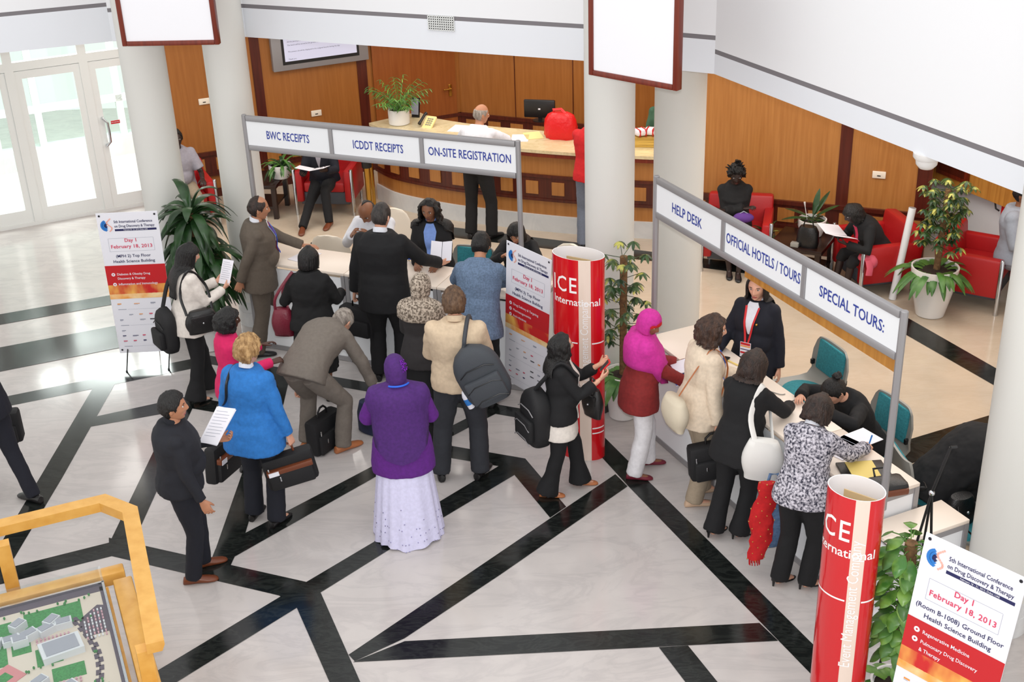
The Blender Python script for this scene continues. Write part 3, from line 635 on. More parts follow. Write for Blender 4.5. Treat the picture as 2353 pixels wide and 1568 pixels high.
# ---- red curved displays
def display(c, yaw, H, label, a=.25, b=.14, rot=0., cut=0.06):
    t = thing('curved_display', label, 'display stand', (c.x, c.y, 0), yaw, 'red curved displays')
    N = 72
    def E(ph, z, k=0.): return V(((a + k) * cos(ph), (b + k) * sin(ph), z))
    mb = MB('ice_red', 'ice_beige', 'ice_white')
    tab = []; s = 0; M_ = 720
    for i in range(M_ + 1):      # arc length over the front half, measured from the left end
        ph = pi + pi * i / M_
        if i: s += (E(ph, 0) - E(pi + pi * (i - 1) / M_, 0)).length
        tab.append((s, ph))
    Ltot = s
    def PH(u):
        u = max(0, min(Ltot, u)); lo, hi = 0, M_
        while hi - lo > 1:
            m_ = (lo + hi) // 2
            if tab[m_][0] <= u: lo = m_
            else: hi = m_
        return tab[lo][1]
    u0, u1 = Ltot * (.62 + rot), Ltot * (.79 + rot)
    ed = sorted(set([0, u0, u1, Ltot] + [Ltot * i / 40 for i in range(41)]))
    for i in range(len(ed) - 1):
        um = (ed[i] + ed[i + 1]) / 2; m_ = 'ice_beige' if u0 < um < u1 else 'ice_red'
        p0, p1 = PH(ed[i]), PH(ed[i + 1]); mb.poly([E(p0, 0), E(p1, 0), E(p1, H), E(p0, H)], m_)
    for i in range(40):
        p0, p1 = pi * i / 40, pi * (i + 1) / 40; mb.poly([E(p0, 0), E(p1, 0), E(p1, H), E(p0, H)], 'ice_red')
    def W_(u, v): return E(PH(u), v, .0015)
    for zz in (H * .60, .32, .27):
        for i in range(40):
            ua, ub = Ltot * i / 40, Ltot * (i + 1) / 40
            if not (u0 - .01 < (ua + ub) / 2 < u1 + .01): mb.poly([W_(ua, zz), W_(ub, zz), W_(ub, zz + .012), W_(ua, zz + .012)], 'ice_white')
    lettering(mb, 'ICE', .20, lambda u, v: W_(u0 - .012 + u, H - .24 + v), 'ice_white', fine=.02, align='RIGHT', bold=.0012, sx=.80, spacing=1.15)
    lettering(mb, 'International', .092, lambda u, v: W_(Ltot * (.93 + rot) + u, H - .385 + v), 'ice_white', fine=.02, align='RIGHT', sx=.95, bold=.001)
    lettering(mb, 'Event Management Company', .098, lambda u, v: W_(u1 - .055 - v, .60 + u), 'ice_white', fine=.02, align='LEFT', sx=.82)
    mb.build('printed_skin', t, ang=.6)
    mb = MB('ice_white'); rs = [[E(2 * pi * j / N, z, -.006) for j in range(N)] for z in (H, .9)]; mb.rings(rs, 'ice_white', cap=False); mb.rings([[E(2 * pi * j / N, H, k) for j in range(N)] for k in (.0, -.006)], 'ice_white', cap=False); mb.build('inner_skin', t)
    mb = MB('cardboard'); mb.box((0.02, .02, H - .5), (a * 1.2, .008, .9)); mb.build('stiffener', t, smooth=False)
    MB('black_plastic').rings([[E(2 * pi * j / N, z, -.002) for j in range(N)] for z in (.0, .012)], 'black_plastic').build('foot', t)
    return t
display(V((.58, 9.98, 0)), rad(-31), 1.92, 'tall red curved display with a beige stripe beside the woman with a red phone', a=.235, b=.15)
display(V((2.005, 6.42, 0)), rad(-40), 1.83, 'tall red curved display with a beige stripe at the near end of the help desk', a=.175, b=.135, rot=-.0)
# ---- chairs
def armchair(name='armchair'):
    t = thing(name, '', 'armchair'); w, d = .78, .74; m = 'red_leather'
    MB(m).box((0, 0, .38), (w - .22, d - .08, .14), bev=.03).build('seat', t)
    MB(m).box((0, d / 2 - .09, .50), (w - .02, .16, .52), bev=.035, rot=M.Rotation(-.12, 3, 'X')).build('backrest', t)
    for s in (-1, 1): MB(m).box((s * (w / 2 - .055), -.02, .40), (.11, d - .06, .44), bev=.03).build('armrest', t)
    MB('dark_plinth').box((0, 0, .225), (w - .12, d - .12, .17), bev=.01).build('base', t)
    for s in (-1, 1):
        MB('chrome').lathe([(.024, 0), (.024, .63), (.018, .64)], (s * (w / 2 - .0), -d / 2 + .02, 0), n=14).build('post', t)
        MB('chrome').lathe([(.022, 0), (.022, .24)], (s * (w / 2 - .05), d / 2 - .08, 0), n=14).build('leg', t)
    return t
ac = armchair()
def put(proto, first, loc, rz, label, group):
    o = proto if first else copytree(proto, loc, rz)
    o.location = loc; o.rotation_euler = (0, 0, rz); o['label'] = label; o['group'] = group; return o
ga = 'red armchairs along the walls'
ACH = [((-2.38, 16.64, 0), rad(-8), 'red armchair of the dark-suited reading man, beside the low table with a potted plant'),
       ((-4.30, 16.22, 0), rad(24), 'red armchair between the two left columns, mostly hidden'),
       ((2.72, 14.20, 0), rad(-14), 'red armchair of the seated woman by the help desk header, left of the low table'),
       ((4.14, 13.40, 0), rad(-80), 'red armchair of the woman reading beside the white leaning tube'),
       ((5.12, 12.98, 0), rad(56), 'red armchair at the right edge behind the big white pot')]
for i, (l, rz, lb) in enumerate(ACH): put(ac, i == 0, l, rz, lb, ga)
def lowtable():
    t = thing('low_table', '', 'table'); MB('dark_table').box((0, 0, .455), (.62, .62, .05), bev=.006).build('tabletop', t)
    for x in (-.26, .26):
        for y in (-.26, .26): MB('dark_table').box((x, y, .215), (.06, .06, .43)).build('leg', t, smooth=False)
    MB('dark_table').box((0, 0, .15), (.5, .5, .03)).build('shelf', t, smooth=False)
    return t
lt = lowtable(); put(lt, True, (-3.30, 16.52, 0), rad(-8), 'low dark table with a leafy white pot beside the reading man', 'low dark tables')
put(lt, False, (3.36, 13.66, 0), rad(-30), 'low dark table with a white pot and black bag between two armchairs', 'low dark tables')
def tealchair():
    t = thing('shell_chair', '', 'chair'); 
    def sh(off, m, nm, wx, grow, z0=0):
        mb = MB(m); prof = [(-.22, .425), (-.2, .45), (-.08, .447), (.08, .437), (.17, .445), (.215, .50), (.235, .60), (.25, .72), (.262, .82), (.265, .86)]
        rs = []
        for i, (y, z) in enumerate(prof):
            wd = wx * (.8 if i == 0 else 1) * (1 - .25 * max(0, (z - .72) / .14) ** 2)
            row = []
            for j in range(-6, 7):
                x = wd * j / 6; e = (j / 6) ** 4; row.append(V((x, y - e * .03 * (1 if z > .5 else 0), z + e * .035 * (1 if z < .55 else 0))) )
            rs.append(row)
        n = len(rs[0]); top = [v + off for r in rs for v in r]; k = len(top)
        bot = [v + off + V((0, .02 if i >= 5 * n else 0, -.02 if i < 6 * n else -.0)) for i, v in enumerate([v for r in rs for v in r])]
        fs = []
        for i in range(len(rs) - 1):
            for j in range(n - 1):
                a_ = i * n + j; fs += [(a_, a_ + 1, a_ + n + 1, a_ + n), (k + a_, k + a_ + n, k + a_ + n + 1, k + a_ + 1)]
        bd = [j for j in range(n)] + [i * n + n - 1 for i in range(1, len(rs))] + [(len(rs) - 1) * n + j for j in range(n - 2, -1, -1)] + [i * n for i in range(len(rs) - 2, 0, -1)]
        for i in range(len(bd)): p, q = bd[i], bd[(i + 1) % len(bd)]; fs.append((p, k + p, k + q, q))
        mb.add(top + bot, fs, m); return mb
    sh(V((0, 0, 0)), 'grey_plastic', 'shell', .262, 0).build('shell', t, ang=.9)
    mb = MB('teal_fabric'); mb.ell((0, -.02, .452), (.225, .20, .024), n=24, k=8); mb.build('seat_pad', t)
    MB('teal_fabric').box((0, .236, .70), (.40, .035, .29), rot=M.Rotation(-.11, 3, 'X'), bev=.06).build('back_pad', t)
    for s in (-1, 1):
        MB('grey_plastic').tube([(s * .2, .2, .42), (s * .23, .26, .0)], .014, n=8).build('leg', t); MB('grey_plastic').tube([(s * .2, -.16, .42), (s * .23, -.22, .0)], .014, n=8).build('leg', t)
        MB('black_plastic').box((s * .238, .215, .60), (.03, .06, .05), bev=.008).build('clip', t)
    return t
tc = tealchair(); gt = 'teal padded shell chairs'
put(tc, True, (2.62, 10.12, 0), rad(-70), 'empty teal shell chair behind the middle of the help desk row', gt)
_b = G(1925, 868, 1.22); put(tc, False, (_b.x + .33, _b.y + .16, 0), rad(-68), 'teal shell chair under the seated woman with the hair bun', gt)
put(tc, False, (3.30, 7.97, 0), rad(-112), 'teal shell chair with a black handbag at the foot of the right column', gt)
put(tc, False, (-.45, 12.62, 0), rad(-20), 'teal shell chair behind the registration counter beside the woman in blue blouse', gt)
put(tc, False, (3.18, 8.42, 0), rad(94), 'teal shell chair under the person in black beside the right column', gt)
def creamchair():
    t = thing('cream_chair', '', 'chair'); mb = MB('cream_plastic'); rs = []
    for i in range(11):
        a = -pi / 2 + pi * i / 10; rs.append((.45 + .24 + .26 * sin(a), .235 * max(.05, cos(a)) ** .6))
    f = []
    for z, w_ in rs:
        f.append([V((w_ * cos(2 * pi * j / 20), .21 + .02 * sin(2 * pi * j / 20) + .05 * ((w_ * cos(2 * pi * j / 20)) / .235) ** 2 * -1 + (z - .45) * .12, z)) for j in range(20)])
    mb.rings(f); mb.build('backrest', t)
    MB('cream_plastic').ell((0, 0, .45), (.235, .225, .03), n=24, k=8).build('seat', t)
    for x in (-1, 1):
        for y in (-1, 1): MB('chrome').tube([(x * .17, y * .16, .43), (x * .21, y * .2, 0)], .012, n=8).build('leg', t)
    return t
cc = creamchair(); gc = 'cream round-backed chairs behind the receipts counters'
put(cc, True, (-1.90, 13.36, 0), rad(166), 'cream round-backed chair at the left end behind the receipts counter', gc)
put(cc, False, (-1.36, 13.62, 0), rad(-12), 'cream round-backed chair behind the balding man in a white shirt', gc)
put(cc, False, (.50, 12.38, 0), rad(-40), 'cream round-backed chair beside the seated woman at the right end of the registration counter', gc)
# ---- brass stanchions
st0 = thing('stanchion', 'brass belt stanchion nearer the armchair, before the reception desk', 'stanchion', (-1.80, 16.02, 0), 0, 'brass belt stanchions')
MB('brass').lathe([(.16, 0), (.16, .02), (.06, .035), (.042, .05), (.042, .88), (.045, .9), (.045, .98), (.02, 1.0)], n=24).build('pole', st0)
MB('black_plastic').lathe([(.062, .74), (.066, .75), (.066, .88), (.062, .89)], n=24).build('belt_head', st0)
copytree(st0, (-1.80, 16.42, 0), 0, 'brass belt stanchion farther from the armchair, before the reception desk')
# ---- white leaning tube
a = G(2050, 688); b = onplane(2097, 478, (a.x + .1, a.y + .1, 0), V((0, -1, 0)))
t = thing('tube', 'white tube leaning beside the red armchair of the reading woman', 'tube', a)
MB('panel_white').tube([V((0, 0, .002)), b - a], .04, n=20).build('body', t); MB('alu_paint').tube([(b - a) * .996, (b - a) * 1.004], .036, n=20).build('end_cap', t)
# ---- dark folding stand at the lower right
t = thing('folding_stand', 'black folding tripod stand behind the hanging plant at the lower right', 'stand', (2.62, 6.80, 0))
top = onplane(2146, 1030, (2.62, 6.80, 0), V((0, -1, 0))) - V((2.62, 6.80, 0)); tp = V((.0, 0, top.z))
hub = V((-.02, 0, top.z - .33))
MB('black_plastic').tube([hub, V((.06, 0, top.z))], .010, n=8).tube([V((.06, 0, top.z)), V((.10, 0, top.z))], .010, n=8).build('arm', t)
for e in ((-.30, -.12, .006), (.10, -.10, .006), (.02, .20, .006)): MB('black_plastic').tube([hub, e], .009, n=8).build('leg', t)
MB('chrome').ell(hub, .02, n=10, k=8).build('hub', t)
# ---- campus model table with rail, lower left
ta = rad(22.5); tu, tv = V((cos(ta), sin(ta), 0)), V((sin(ta), -cos(ta), 0))
TC = G(252, 1282, .80)                      # far right corner of the glass case
t = thing('model_table', 'low wooden table with a campus model under a clear case, lower left', 'table', (TC.x, TC.y, 0), ta)
# local axes: -x left, -y towards the camera
wd, dp = 1.9, 1.6
MB('rail_wood').box((-wd / 2 + .03, -dp / 2 + .03, .30), (wd - .16, dp - .16, .6)).build('base', t, smooth=False)
mb = MB('rail_wood'); mb.box((-wd / 2 + .04, .03, .63), (wd + .08, .11, .10), bev=.012); mb.box((.05, -dp / 2 - .06, .626), (.13, dp - .06, .10), bev=.012); mb.box((-wd + .0, -dp / 2 - .06, .626), (.11, dp - .06, .10), bev=.012); mb.box((-wd / 2, -dp + .0, .63), (wd, .11, .10), bev=.012); mb.build('frame', t)
mat('model_sand', (204, 194, 180), .8); mat('model_green', (62, 132, 74), .9, var=.2, scale=80); mat('model_white', (206, 210, 214), .5); mat('model_roof', (150, 154, 164), .5); mat('model_road', (86, 78, 90), .8); mat('model_pink', (196, 130, 132), .8); mat('model_car', (190, 150, 160), .5)
md = MB('model_sand', 'model_green', 'model_white', 'model_roof', 'model_road', 'model_pink', 'model_car')
md.box((-wd / 2, -dp / 2, .64), (wd - .14, dp - .14, .02), 'model_sand')
Z = .65
def mq(u0, u1, v0, v1, m, h=.002, rz=0, hh=None):
    x, y = -(u0 + u1) / 2, -(v0 + v1) / 2; md.box((x, y, Z + (hh or h) / 2), (abs(u1 - u0), abs(v1 - v0), hh or h), m, rz)
mq(.07, 1.85, .08, .15, 'model_road', .002); mq(.07, .11, .1, 1.5, 'model_road')
for (a_, b_, c_, d_) in ((.25, .62, .2, .42), (.7, 1.1, .24, .4), (.42, .58, .62, .8), (.6, .72, .50, .62), (.75, .9, .48, .7), (.95, 1.1, .5, .66), (.3, .5, .86, 1.0), (.18, .52, 1.14, 1.38), (.62, .78, .98, 1.12), (.8, .96, .98, 1.12), (.6, .9, 1.22, 1.36), (1.2, 1.45, .5, .75), (1.2, 1.5, .95, 1.2)): mq(a_, b_, c_, d_, 'model_green', .003)
mq(.68, .92, .74, .92, 'model_pink', .004, .6); mq(.74, .86, .79, .87, 'model_green', .006, .6); mq(1.15, 1.4, .75, .9, 'model_pink', .004); mq(1.2, 1.4, 1.2, 1.35, 'model_pink', .004)
rg = random.Random(3)
def bld(u, v, su, sv, h, rz=0): md.box((-u, -v, Z + h / 2), (su, sv, h), 'model_white', rz); md.box((-u, -v, Z + h + .002), (su * .8, sv * .8, .006), 'model_roof', rz)
bld(.42, .70, .26, .18, .05, .12)
for k in range(10):
    a_ = k / 9; bld(.38 + a_ * 1.0, .44 + .04 * sin(a_ * 6), .11, .07, .045 + .02 * rg.random(), .5 * sin(k)); bld(.42 + a_ * 1.0, 1.08 + .05 * sin(a_ * 5 + 1), .11, .07, .045 + .02 * rg.random(), .5 * cos(k))
for (u, v) in ((.66, .35), (.66, .52), (.45, .40), (.58, 1.0), (.56, 1.18), (1.1, .4), (1.1, 1.02), (1.28, .62), (1.3, 1.05), (1.5, .6), (1.5, 1.1)): bld(u, v, .10, .07, .06, rg.random())
for k in range(24):     # round road hugging the lawns
    a_ = k / 23; u = .30 - .10 * sin(a_ * pi) + (.02 if k % 2 else 0); v = .40 + a_ * .95; md.box((-u, -v, Z + .002), (.03, .05, .003), 'model_road', .3 * cos(a_ * pi))
for r_ in range(6):
    for c_ in range(9):
        if c_ + r_ < 3: continue
        md.box((-.25 + r_ * .024, -.36 - c_ * .036, Z + .006), (.010, .022, .008), rg.choice(['model_car', 'model_white']), 0)
md.add([(-.27, -.62, Z + .003), (-.11, -.62, Z + .003), (-.11, -.32, Z + .003), (-.15, -.30, Z + .003), (-.28, -.42, Z + .003)], [(0, 1, 2, 3, 4)], 'model_road')
for k in range(9):
    for rr_ in (0, 1): md.box((-.36 - k * .025, -.56 + rr_ * .03, Z + .006), (.012, .02, .008), 'model_car'); md.box((-.34 - k * .025, -1.05 + rr_ * .03, Z + .006), (.012, .02, .008), 'model_car')
for k in range(90): u, v = rg.uniform(.15, 1.7), rg.choice([.19, .43, .82, 1.12, 1.4]) + rg.uniform(-.02, .02); md.ell((-u, -v, Z + .012), (.008, .008, .012), 'model_green', n=6, k=4)
md.build('campus_model', t, smooth=False)
cs = MB('case_glass'); hc = .80
cs.box((-wd / 2 + .0, -.075, (Z + hc) / 2), (wd - .16, .008, hc - Z)); cs.box((-.08, -dp / 2, (Z + hc) / 2), (.008, dp - .16, hc - Z)); cs.box((-wd / 2, -dp / 2, hc), (wd - .15, dp - .15, .006)); cs.build('clear_case', t, smooth=False)
mb = MB('chrome'); mb.box((-wd / 2, -.075, Z + .012), (wd - .14, .016, .024)); mb.box((-.08, -dp / 2, Z + .012), (.016, dp - .14, .024)); mb.build('case_edge', t, smooth=False)
# rail around the table
rp = [G(-90, 1215, 1.0), G(242, 1135, 1.0), G(316, 1164, 1.0), G(377, 1472, 1.0)]
t = thing('rail_barrier', 'angular blond wood hand rail around the campus model table', 'railing', (rp[1].x, rp[1].y, 0))
o = V((rp[1].x, rp[1].y, 0)); mb = MB('rail_wood'); P_ = [p - o for p in rp]
wI = .11
def inset(P, w_):
    out = []
    for i, p in enumerate(P):
        d0 = (P[i] - P[i - 1]).normalized() if i else (P[1] - P[0]).normalized(); d1 = (P[i + 1] - P[i]).normalized() if i < len(P) - 1 else d0
        n0, n1 = V((d0.y, -d0.x, 0)), V((d1.y, -d1.x, 0)); b_ = (n0 + n1).normalized(); out.append(p + b_ * (w_ / max(.3, b_.dot(n0))))
    return out
Q_ = inset(P_, wI); D_ = V((0, 0, -.075)); Q2 = inset(P_, .02)
mb.rings([[P_[i], Q_[i], Q_[i] + D_, Q2[i] + D_, P_[i] + V((0, 0, -.03))] for i in range(4)]); mb.build('hand_rail', t, ang=.3)
up_ = MB('rail_wood'); k0 = Q_[3] + (Q_[2] - Q_[3]).normalized() * .06 + D_ * .5
up_.box(k0 + V((-.02, 0, -.2)), (.09, .09, .34), None, ta); up_.box(k0 + V((-.02, 0, -.64)), (.09, .09, .55), None, ta); up_.build('upright', t, smooth=False)
k1 = Q_[0] + D_ * .5; MB('rail_wood').box(k1 + V((0, -.02, -.45)), (.09, .09, .98), None, ta).build('upright', t, smooth=False)
k2 = G(15, 1290, .8) - o; MB('rail_wood').box((k2.x, k2.y, .48), (.09, .09, .94), None, ta).build('upright', t, smooth=False)
# ================================================================ people
def sm(a, b, x): t = max(0., min(1., (x - a) / (b - a))); return t * t * (3 - 2 * t)
def gs(x, s): return exp(-(x / s) ** 2)
def head_pt(d, fem=False, feat=True):
    """surface point of a head for a unit direction (x right, y forward, z up), metres for a 1.75 m adult"""
    x, y, z = d.x * .076, d.y * (.092 if d.y > 0 else .104), d.z * (.118 if d.z > 0 else .122)
    lo = sm(.02, -.11, z)
    x *= 1 - (.34 if fem else .26) * lo * sm(-.02, .09, y + .03); 
    if y < 0: y *= 1 - .50 * sm(-.02, -.10, z)
    if y > 0: y = y * (1 + .10 * sm(-.04, -.115, z)) + .012 * sm(-.06, -.11, z)
    x *= 1 - .10 * sm(.05, .09, y) * (1 if z > 0 else .5)
    if feat and d.y > .1:
        f = sm(.1, .5, d.y)
        nz = (.004 * gs(z - .012, .018) + .022 * gs(z + .030, .017) + .012 * gs(z + .008, .016)) * gs(x, .0125 + .006 * gs(z + .035, .012)); y += f * nz
        for s in (-1, 1): y -= f * .010 * gs(x - s * .031, .016) * gs(z - .004, .012)
        y += f * .004 * gs(z - .024, .010) * gs(abs(x) - .028, .022)
        y += f * (.006 * gs(z + .062, .006) + .0065 * gs(z + .074, .006)) * gs(x, .02); y -= f * .003 * gs(z + .0685, .003) * gs(x, .022)
        y -= f * .004 * gs(z + .087, .008) * gs(x, .02); y += f * .006 * gs(z + .105, .014) * gs(x, .02)
        for s in (-1, 1): y += f * .004 * gs(x - s * .042, .018) * gs(z + .03, .016)
    return V((x, y, z))
def dirgrid(nu, nv):
    for i in range(nv + 1):
        a = -pi / 2 + pi * i / nv
        a = max(-pi / 2 + .03, min(pi / 2 - .03, a))
        yield [V((cos(a) * sin(2 * pi * j / nu), cos(a) * cos(2 * pi * j / nu), sin(a))) for j in range(nu)]
def head_mb(skin, fem, brow, lips, eyes=True, mouth_open=False):
    mb = MB(skin, 'eye_white', 'iris_dark', brow, lips); rows = list(dirgrid(72, 60))
    n = 72; pts = [[head_pt(d, fem) for d in r] for r in rows]
    b = len(mb.v); mb.v += [tuple(p) for r in pts for p in r]
    for i in range(60):
        for j in range(n):
            k = (j + 1) % n; c = (pts[i][j] + pts[i + 1][k]) / 2
            lip = c.y > .05 and abs(c.x) < .023 and abs(c.z + .0685) < .0105 * (1 - (c.x / .027) ** 2)
            mb.f.append((i * n + j, i * n + k, (i + 1) * n + k, (i + 1) * n + j)); mb.m.append(4 if lip else 0)
    mb.f.append(tuple(range(n))[::-1]); mb.m.append(0); e = 60 * n; mb.f.append(tuple(range(e, e + n))); mb.m.append(0)
    for s in (-1, 1):
        q = M.Rotation(s * .35, 3, 'Z')
        mb.ell((s * .074, -.012, -.012), (.010, .019, .031), skin, q, 12, 8); mb.ell((s * .079, -.016, -.010), (.006, .013, .020), skin, q, 10, 6)
        y0 = head_pt(V((s * .031, .085, .006)).normalized(), fem).y
        mb.ell((s * .031, y0 - .006, .004), (.0135, .0085, .0068), 'eye_white', None, 12, 8)
        mb.ell((s * .031, y0 + .0, .004), (.0055, .0035, .0056), 'iris_dark', None, 10, 6)
        mb.tube([V((s * (.031 + dx), y0 + .0015 - abs(dx) * .25, .0105 - (dx * 22) ** 2 * .012)) for dx in (-.014, -.006, .004, .014)], [.001, .0018, .0018, .001], 'iris_dark', 6)
        mb.tube([V((s * (.032 + dx), head_pt(V((s * (.032 + dx), .085, .027)).normalized(), fem).y + .0005, .0255 + .002 * (1 - (dx / .02) ** 2))) for dx in (-.020, -.008, .006, .018)], [.0018, .0032, .003, .0012], brow, 6)
    return mb
_hands = {}
def hand_mesh(curl, spread=.06, thumb=.6):
    key = (curl, spread, thumb)
    if key in _hands: return _hands[key]
    mb = MB('skin_tan')       # right hand: fingers +y, palm -z, thumb at -x
    mb.rings([[V((cx + w_ * cos(2 * pi * j / 14), y, h_ * sin(2 * pi * j / 14) - .002)) for j in range(14)] for y, w_, h_, cx in ((-.03, .026, .020, 0), (0, .028, .019, 0), (.03, .038, .017, -.002), (.07, .041, .0145, 0), (.092, .040, .011, 0), (.098, .034, .006, 0))])
    for i, (x, L, r) in enumerate(((-.030, .072, .0088), (-.010, .080, .0092), (.010, .075, .0088), (.029, .060, .0078))):
        c = curl * (1 + .14 * i); p = V((x, .082, 0)); a = c * .35; pts = [p + V((0, -.02, 0)), p]; az = (i - 1.4) * -spread
        for k, f in enumerate((.45, .32, .25)):
            p = p + V((-sin(az) * cos(a), cos(a) * cos(az), -sin(a))) * (L * f); pts.append(p); a += c
        mb.tube(pts, [r, r * 1.05, r, r * .92, r * .7], None, 10); mb.ell(pts[-1], r * .75, None, None, 8, 6)
    a = thumb; p = V((-.026, .018, -.006)); d1 = V((-sin(a), cos(a), -.35)).normalized(); d2 = V((-sin(a * .55), cos(a * .55), -.25 - curl * .5)).normalized()
    mb.tube([p - d1 * .01, p + d1 * .03, p + d1 * .04 + d2 * .012, p + d1 * .042 + d2 * .035], [.014, .0125, .0105, .0075], None, 10); mb.ell(p + d1 * .042 + d2 * .035, .008, None, None, 8, 6)
    me = voxel(mb, 'hand', .0042, 2); out = ([v.co.copy() for v in me.vertices], [tuple(p.vertices) for p in me.polygons]); bpy.data.meshes.remove(me); _hands[key] = out; return out
TM = [(-.13, .125, .10, 0), (0, .165, .112, -.008), (.18, .158, .105, 0), (.36, .15, .10, .012), (.56, .163, .112, .014), (.74, .175, .112, .006), (.84, .165, .096, -.004), (.92, .125, .076, -.010), (1.0, .066, .060, -.008)]
TF = [(-.13, .130, .105, 0), (0, .172, .118, -.010), (.18, .150, .105, 0), (.36, .128, .090, .012), (.56, .143, .108, .020), (.70, .150, .112, .020), (.82, .142, .090, -.002), (.91, .108, .070, -.008), (1.0, .056, .054, -.006)]
def interp(T, t):
    if t <= T[0][0]: return T[0][1:]
    for a, b in zip(T, T[1:]):
        if t <= b[0]:
            k = (t - a[0]) / (b[0] - a[0]); k = k * k * (3 - 2 * k); return tuple(p + (q - p) * k for p, q in zip(a[1:], b[1:]))
    return T[-1][1:]
class Person:
    def __init__(s, label, xy, yaw, H=1.7, fem=False, skin='skin_tan', brow='iris_dark', lips='lip_rose', lean=0., side=0., twist=0., pelvis=None, head=(0, 0, 0), hands=None, feet=None, fat=1., elb=None, knee=None, group=None, grip=None, sit=False):
        fat *= 1.09; s.k = H / 1.75; k = s.k; s.fem = fem; s.fat = fat; s.skin = skin; s.T = TF if fem else TM
        s.loc = V((xy[0], xy[1], 0)); s.yaw = rad(yaw)
        pz = .95 * k; s.pel = V(pelvis) if pelvis else V((0, 0, pz))
        s.lean, s.side, s.tw = rad(lean), rad(side), rad(twist); s.Lt = .535 * k
        # torso spine
        N = 24; s.sp = []; p = s.pel.copy()
        for i in range(N + 1):
            s.sp.append(p.copy()); u, f, r = s.fr(i / N); p = p + u * (s.Lt / N)
        u, f, r = s.fr(1.); s.neck = s.sp[-1]
        hy, hp, hr = [rad(a) for a in head]
        Rm = M.Rotation(-hy, 3, 'Z') @ M.Rotation(-hp, 3, 'X') @ M.Rotation(hr, 3, 'Y')
        nd = (u * .7 + Rm @ V((0, 0, 1)) * .5 + f * .12).normalized()
        s.hc = s.neck + nd * (.062 * k) + Rm @ V((0, .020, .088)) * k
        s.hs = k * (1.02 if fem else 1.04); s.hm = M.Translation(s.hc) @ Rm.to_4x4() @ M.Scale(s.hs, 4); s.Rh = Rm
        # limbs
        s.arm = {}; s.leg = {}
        sw = (.140 if fem else .160) * k * (1 + .75 * (fat - 1)); c, (u, f, r) = s.at(.845), s.fr(.845)
        for sd, sg in (('L', -1), ('R', 1)):
            sh = c + r * (sg * sw); L1, L2 = .285 * k, .25 * k
            t = V((hands or {}).get(sd) or (sg * (.25 * k), .04, .80 * k + (s.pel.z - pz)))
            h = V((elb or {}).get(sd) or ((r * (sg * .30) - f * .7 - u * .6)))
            s.arm[sd] = s.ik(sh, t, L1, L2, h)
        pu, pf, pr = s.fr(0)
        for sd, sg in (('L', -1), ('R', 1)):
            hj = s.pel + pr * (sg * .088 * k) - pu * (.03 * k); ft = (feet or {}).get(sd) or (sg * .10, 0, 0, 0)
            fx, fy, fyaw, fz = (list(ft) + [0, 0])[:4]; fyaw = rad(fyaw); fd = V((-sin(fyaw), cos(fyaw), 0))
            an = V((fx, fy, .075 * k + fz)) - fd * .03
            L1, L2 = .435 * k, .42 * k; d = (an - hj).length
            if d > (L1 + L2) * .998: q = d / ((L1 + L2) * .998); L1 *= q; L2 *= q
            kn = V((knee or {}).get(sd) or (fd + V((sg * .1, 0, 0)) + V((0, 0, .2))))
            s.leg[sd] = (*s.ik(hj, an, L1, L2, kn), fd, fz)
        s.root = None; s.cl = False; s.full = None; s.label = label; s.group = group; s.bvh = None; s.grip = grip or {}; s.brow = brow; s.lips = lips
        s.body()
    def fr(s, t):
        a = s.lean * (.45 + .75 * t) if t >= 0 else s.lean * .45; b = s.side * t; w_ = s.tw * max(0, t)
        Q = M.Rotation(-w_, 3, 'Z') @ M.Rotation(b, 3, 'Y') @ M.Rotation(-a, 3, 'X')
        return Q @ V((0, 0, 1)), Q @ V((0, 1, 0)), Q @ V((1, 0, 0))
    def at(s, t):
        if t <= 0: u = s.fr(0)[0]; return s.sp[0] + u * (t * s.Lt)
        if t >= 1: u = s.fr(1)[0]; return s.sp[-1] + u * ((t - 1) * s.Lt)
        i = t * 24; j = int(i); j = min(j, 23); return s.sp[j].lerp(s.sp[j + 1], i - j)
    @staticmethod
    def ik(a, t, L1, L2, hint):
        d = t - a; D = d.length
        if D > (L1 + L2) * .995: t = a + d * ((L1 + L2) * .995 / D); d = t - a; D = d.length
        if D < abs(L1 - L2) + .02: D = abs(L1 - L2) + .02; d = d.normalized() * D; t = a + d
        x = (L1 * L1 - L2 * L2 + D * D) / (2 * D); h = sqrt(max(0, L1 * L1 - x * x)); dn = d.normalized()
        q = V(hint) - dn * V(hint).dot(dn); q = q.normalized() if q.length > 1e-5 else V((0, -1, 0))
        return a, a + dn * x + q * h, t
    def ring(s, t, off, n=28, wx=1., dx=1., extra=0.):
        w_, d_, fo = interp(s.T, t); c = s.at(t); u, f, r = s.fr(t); k = s.k; F = s.fat
        if t < 0 and s.cl: w_, d_, fo = interp(s.T, 0)
        w_ = (w_ * F * wx) * k + off; d_ = (d_ * (1 + (F - 1) * 1.4) * dx) * k + off; c = c + f * (fo * k + extra)
        return [c + r * (w_ * cos(2 * pi * j / n)) + f * (d_ * (abs(sin(2 * pi * j / n)) ** .9) * (1 if sin(2 * pi * j / n) > 0 else -1)) for j in range(n)]
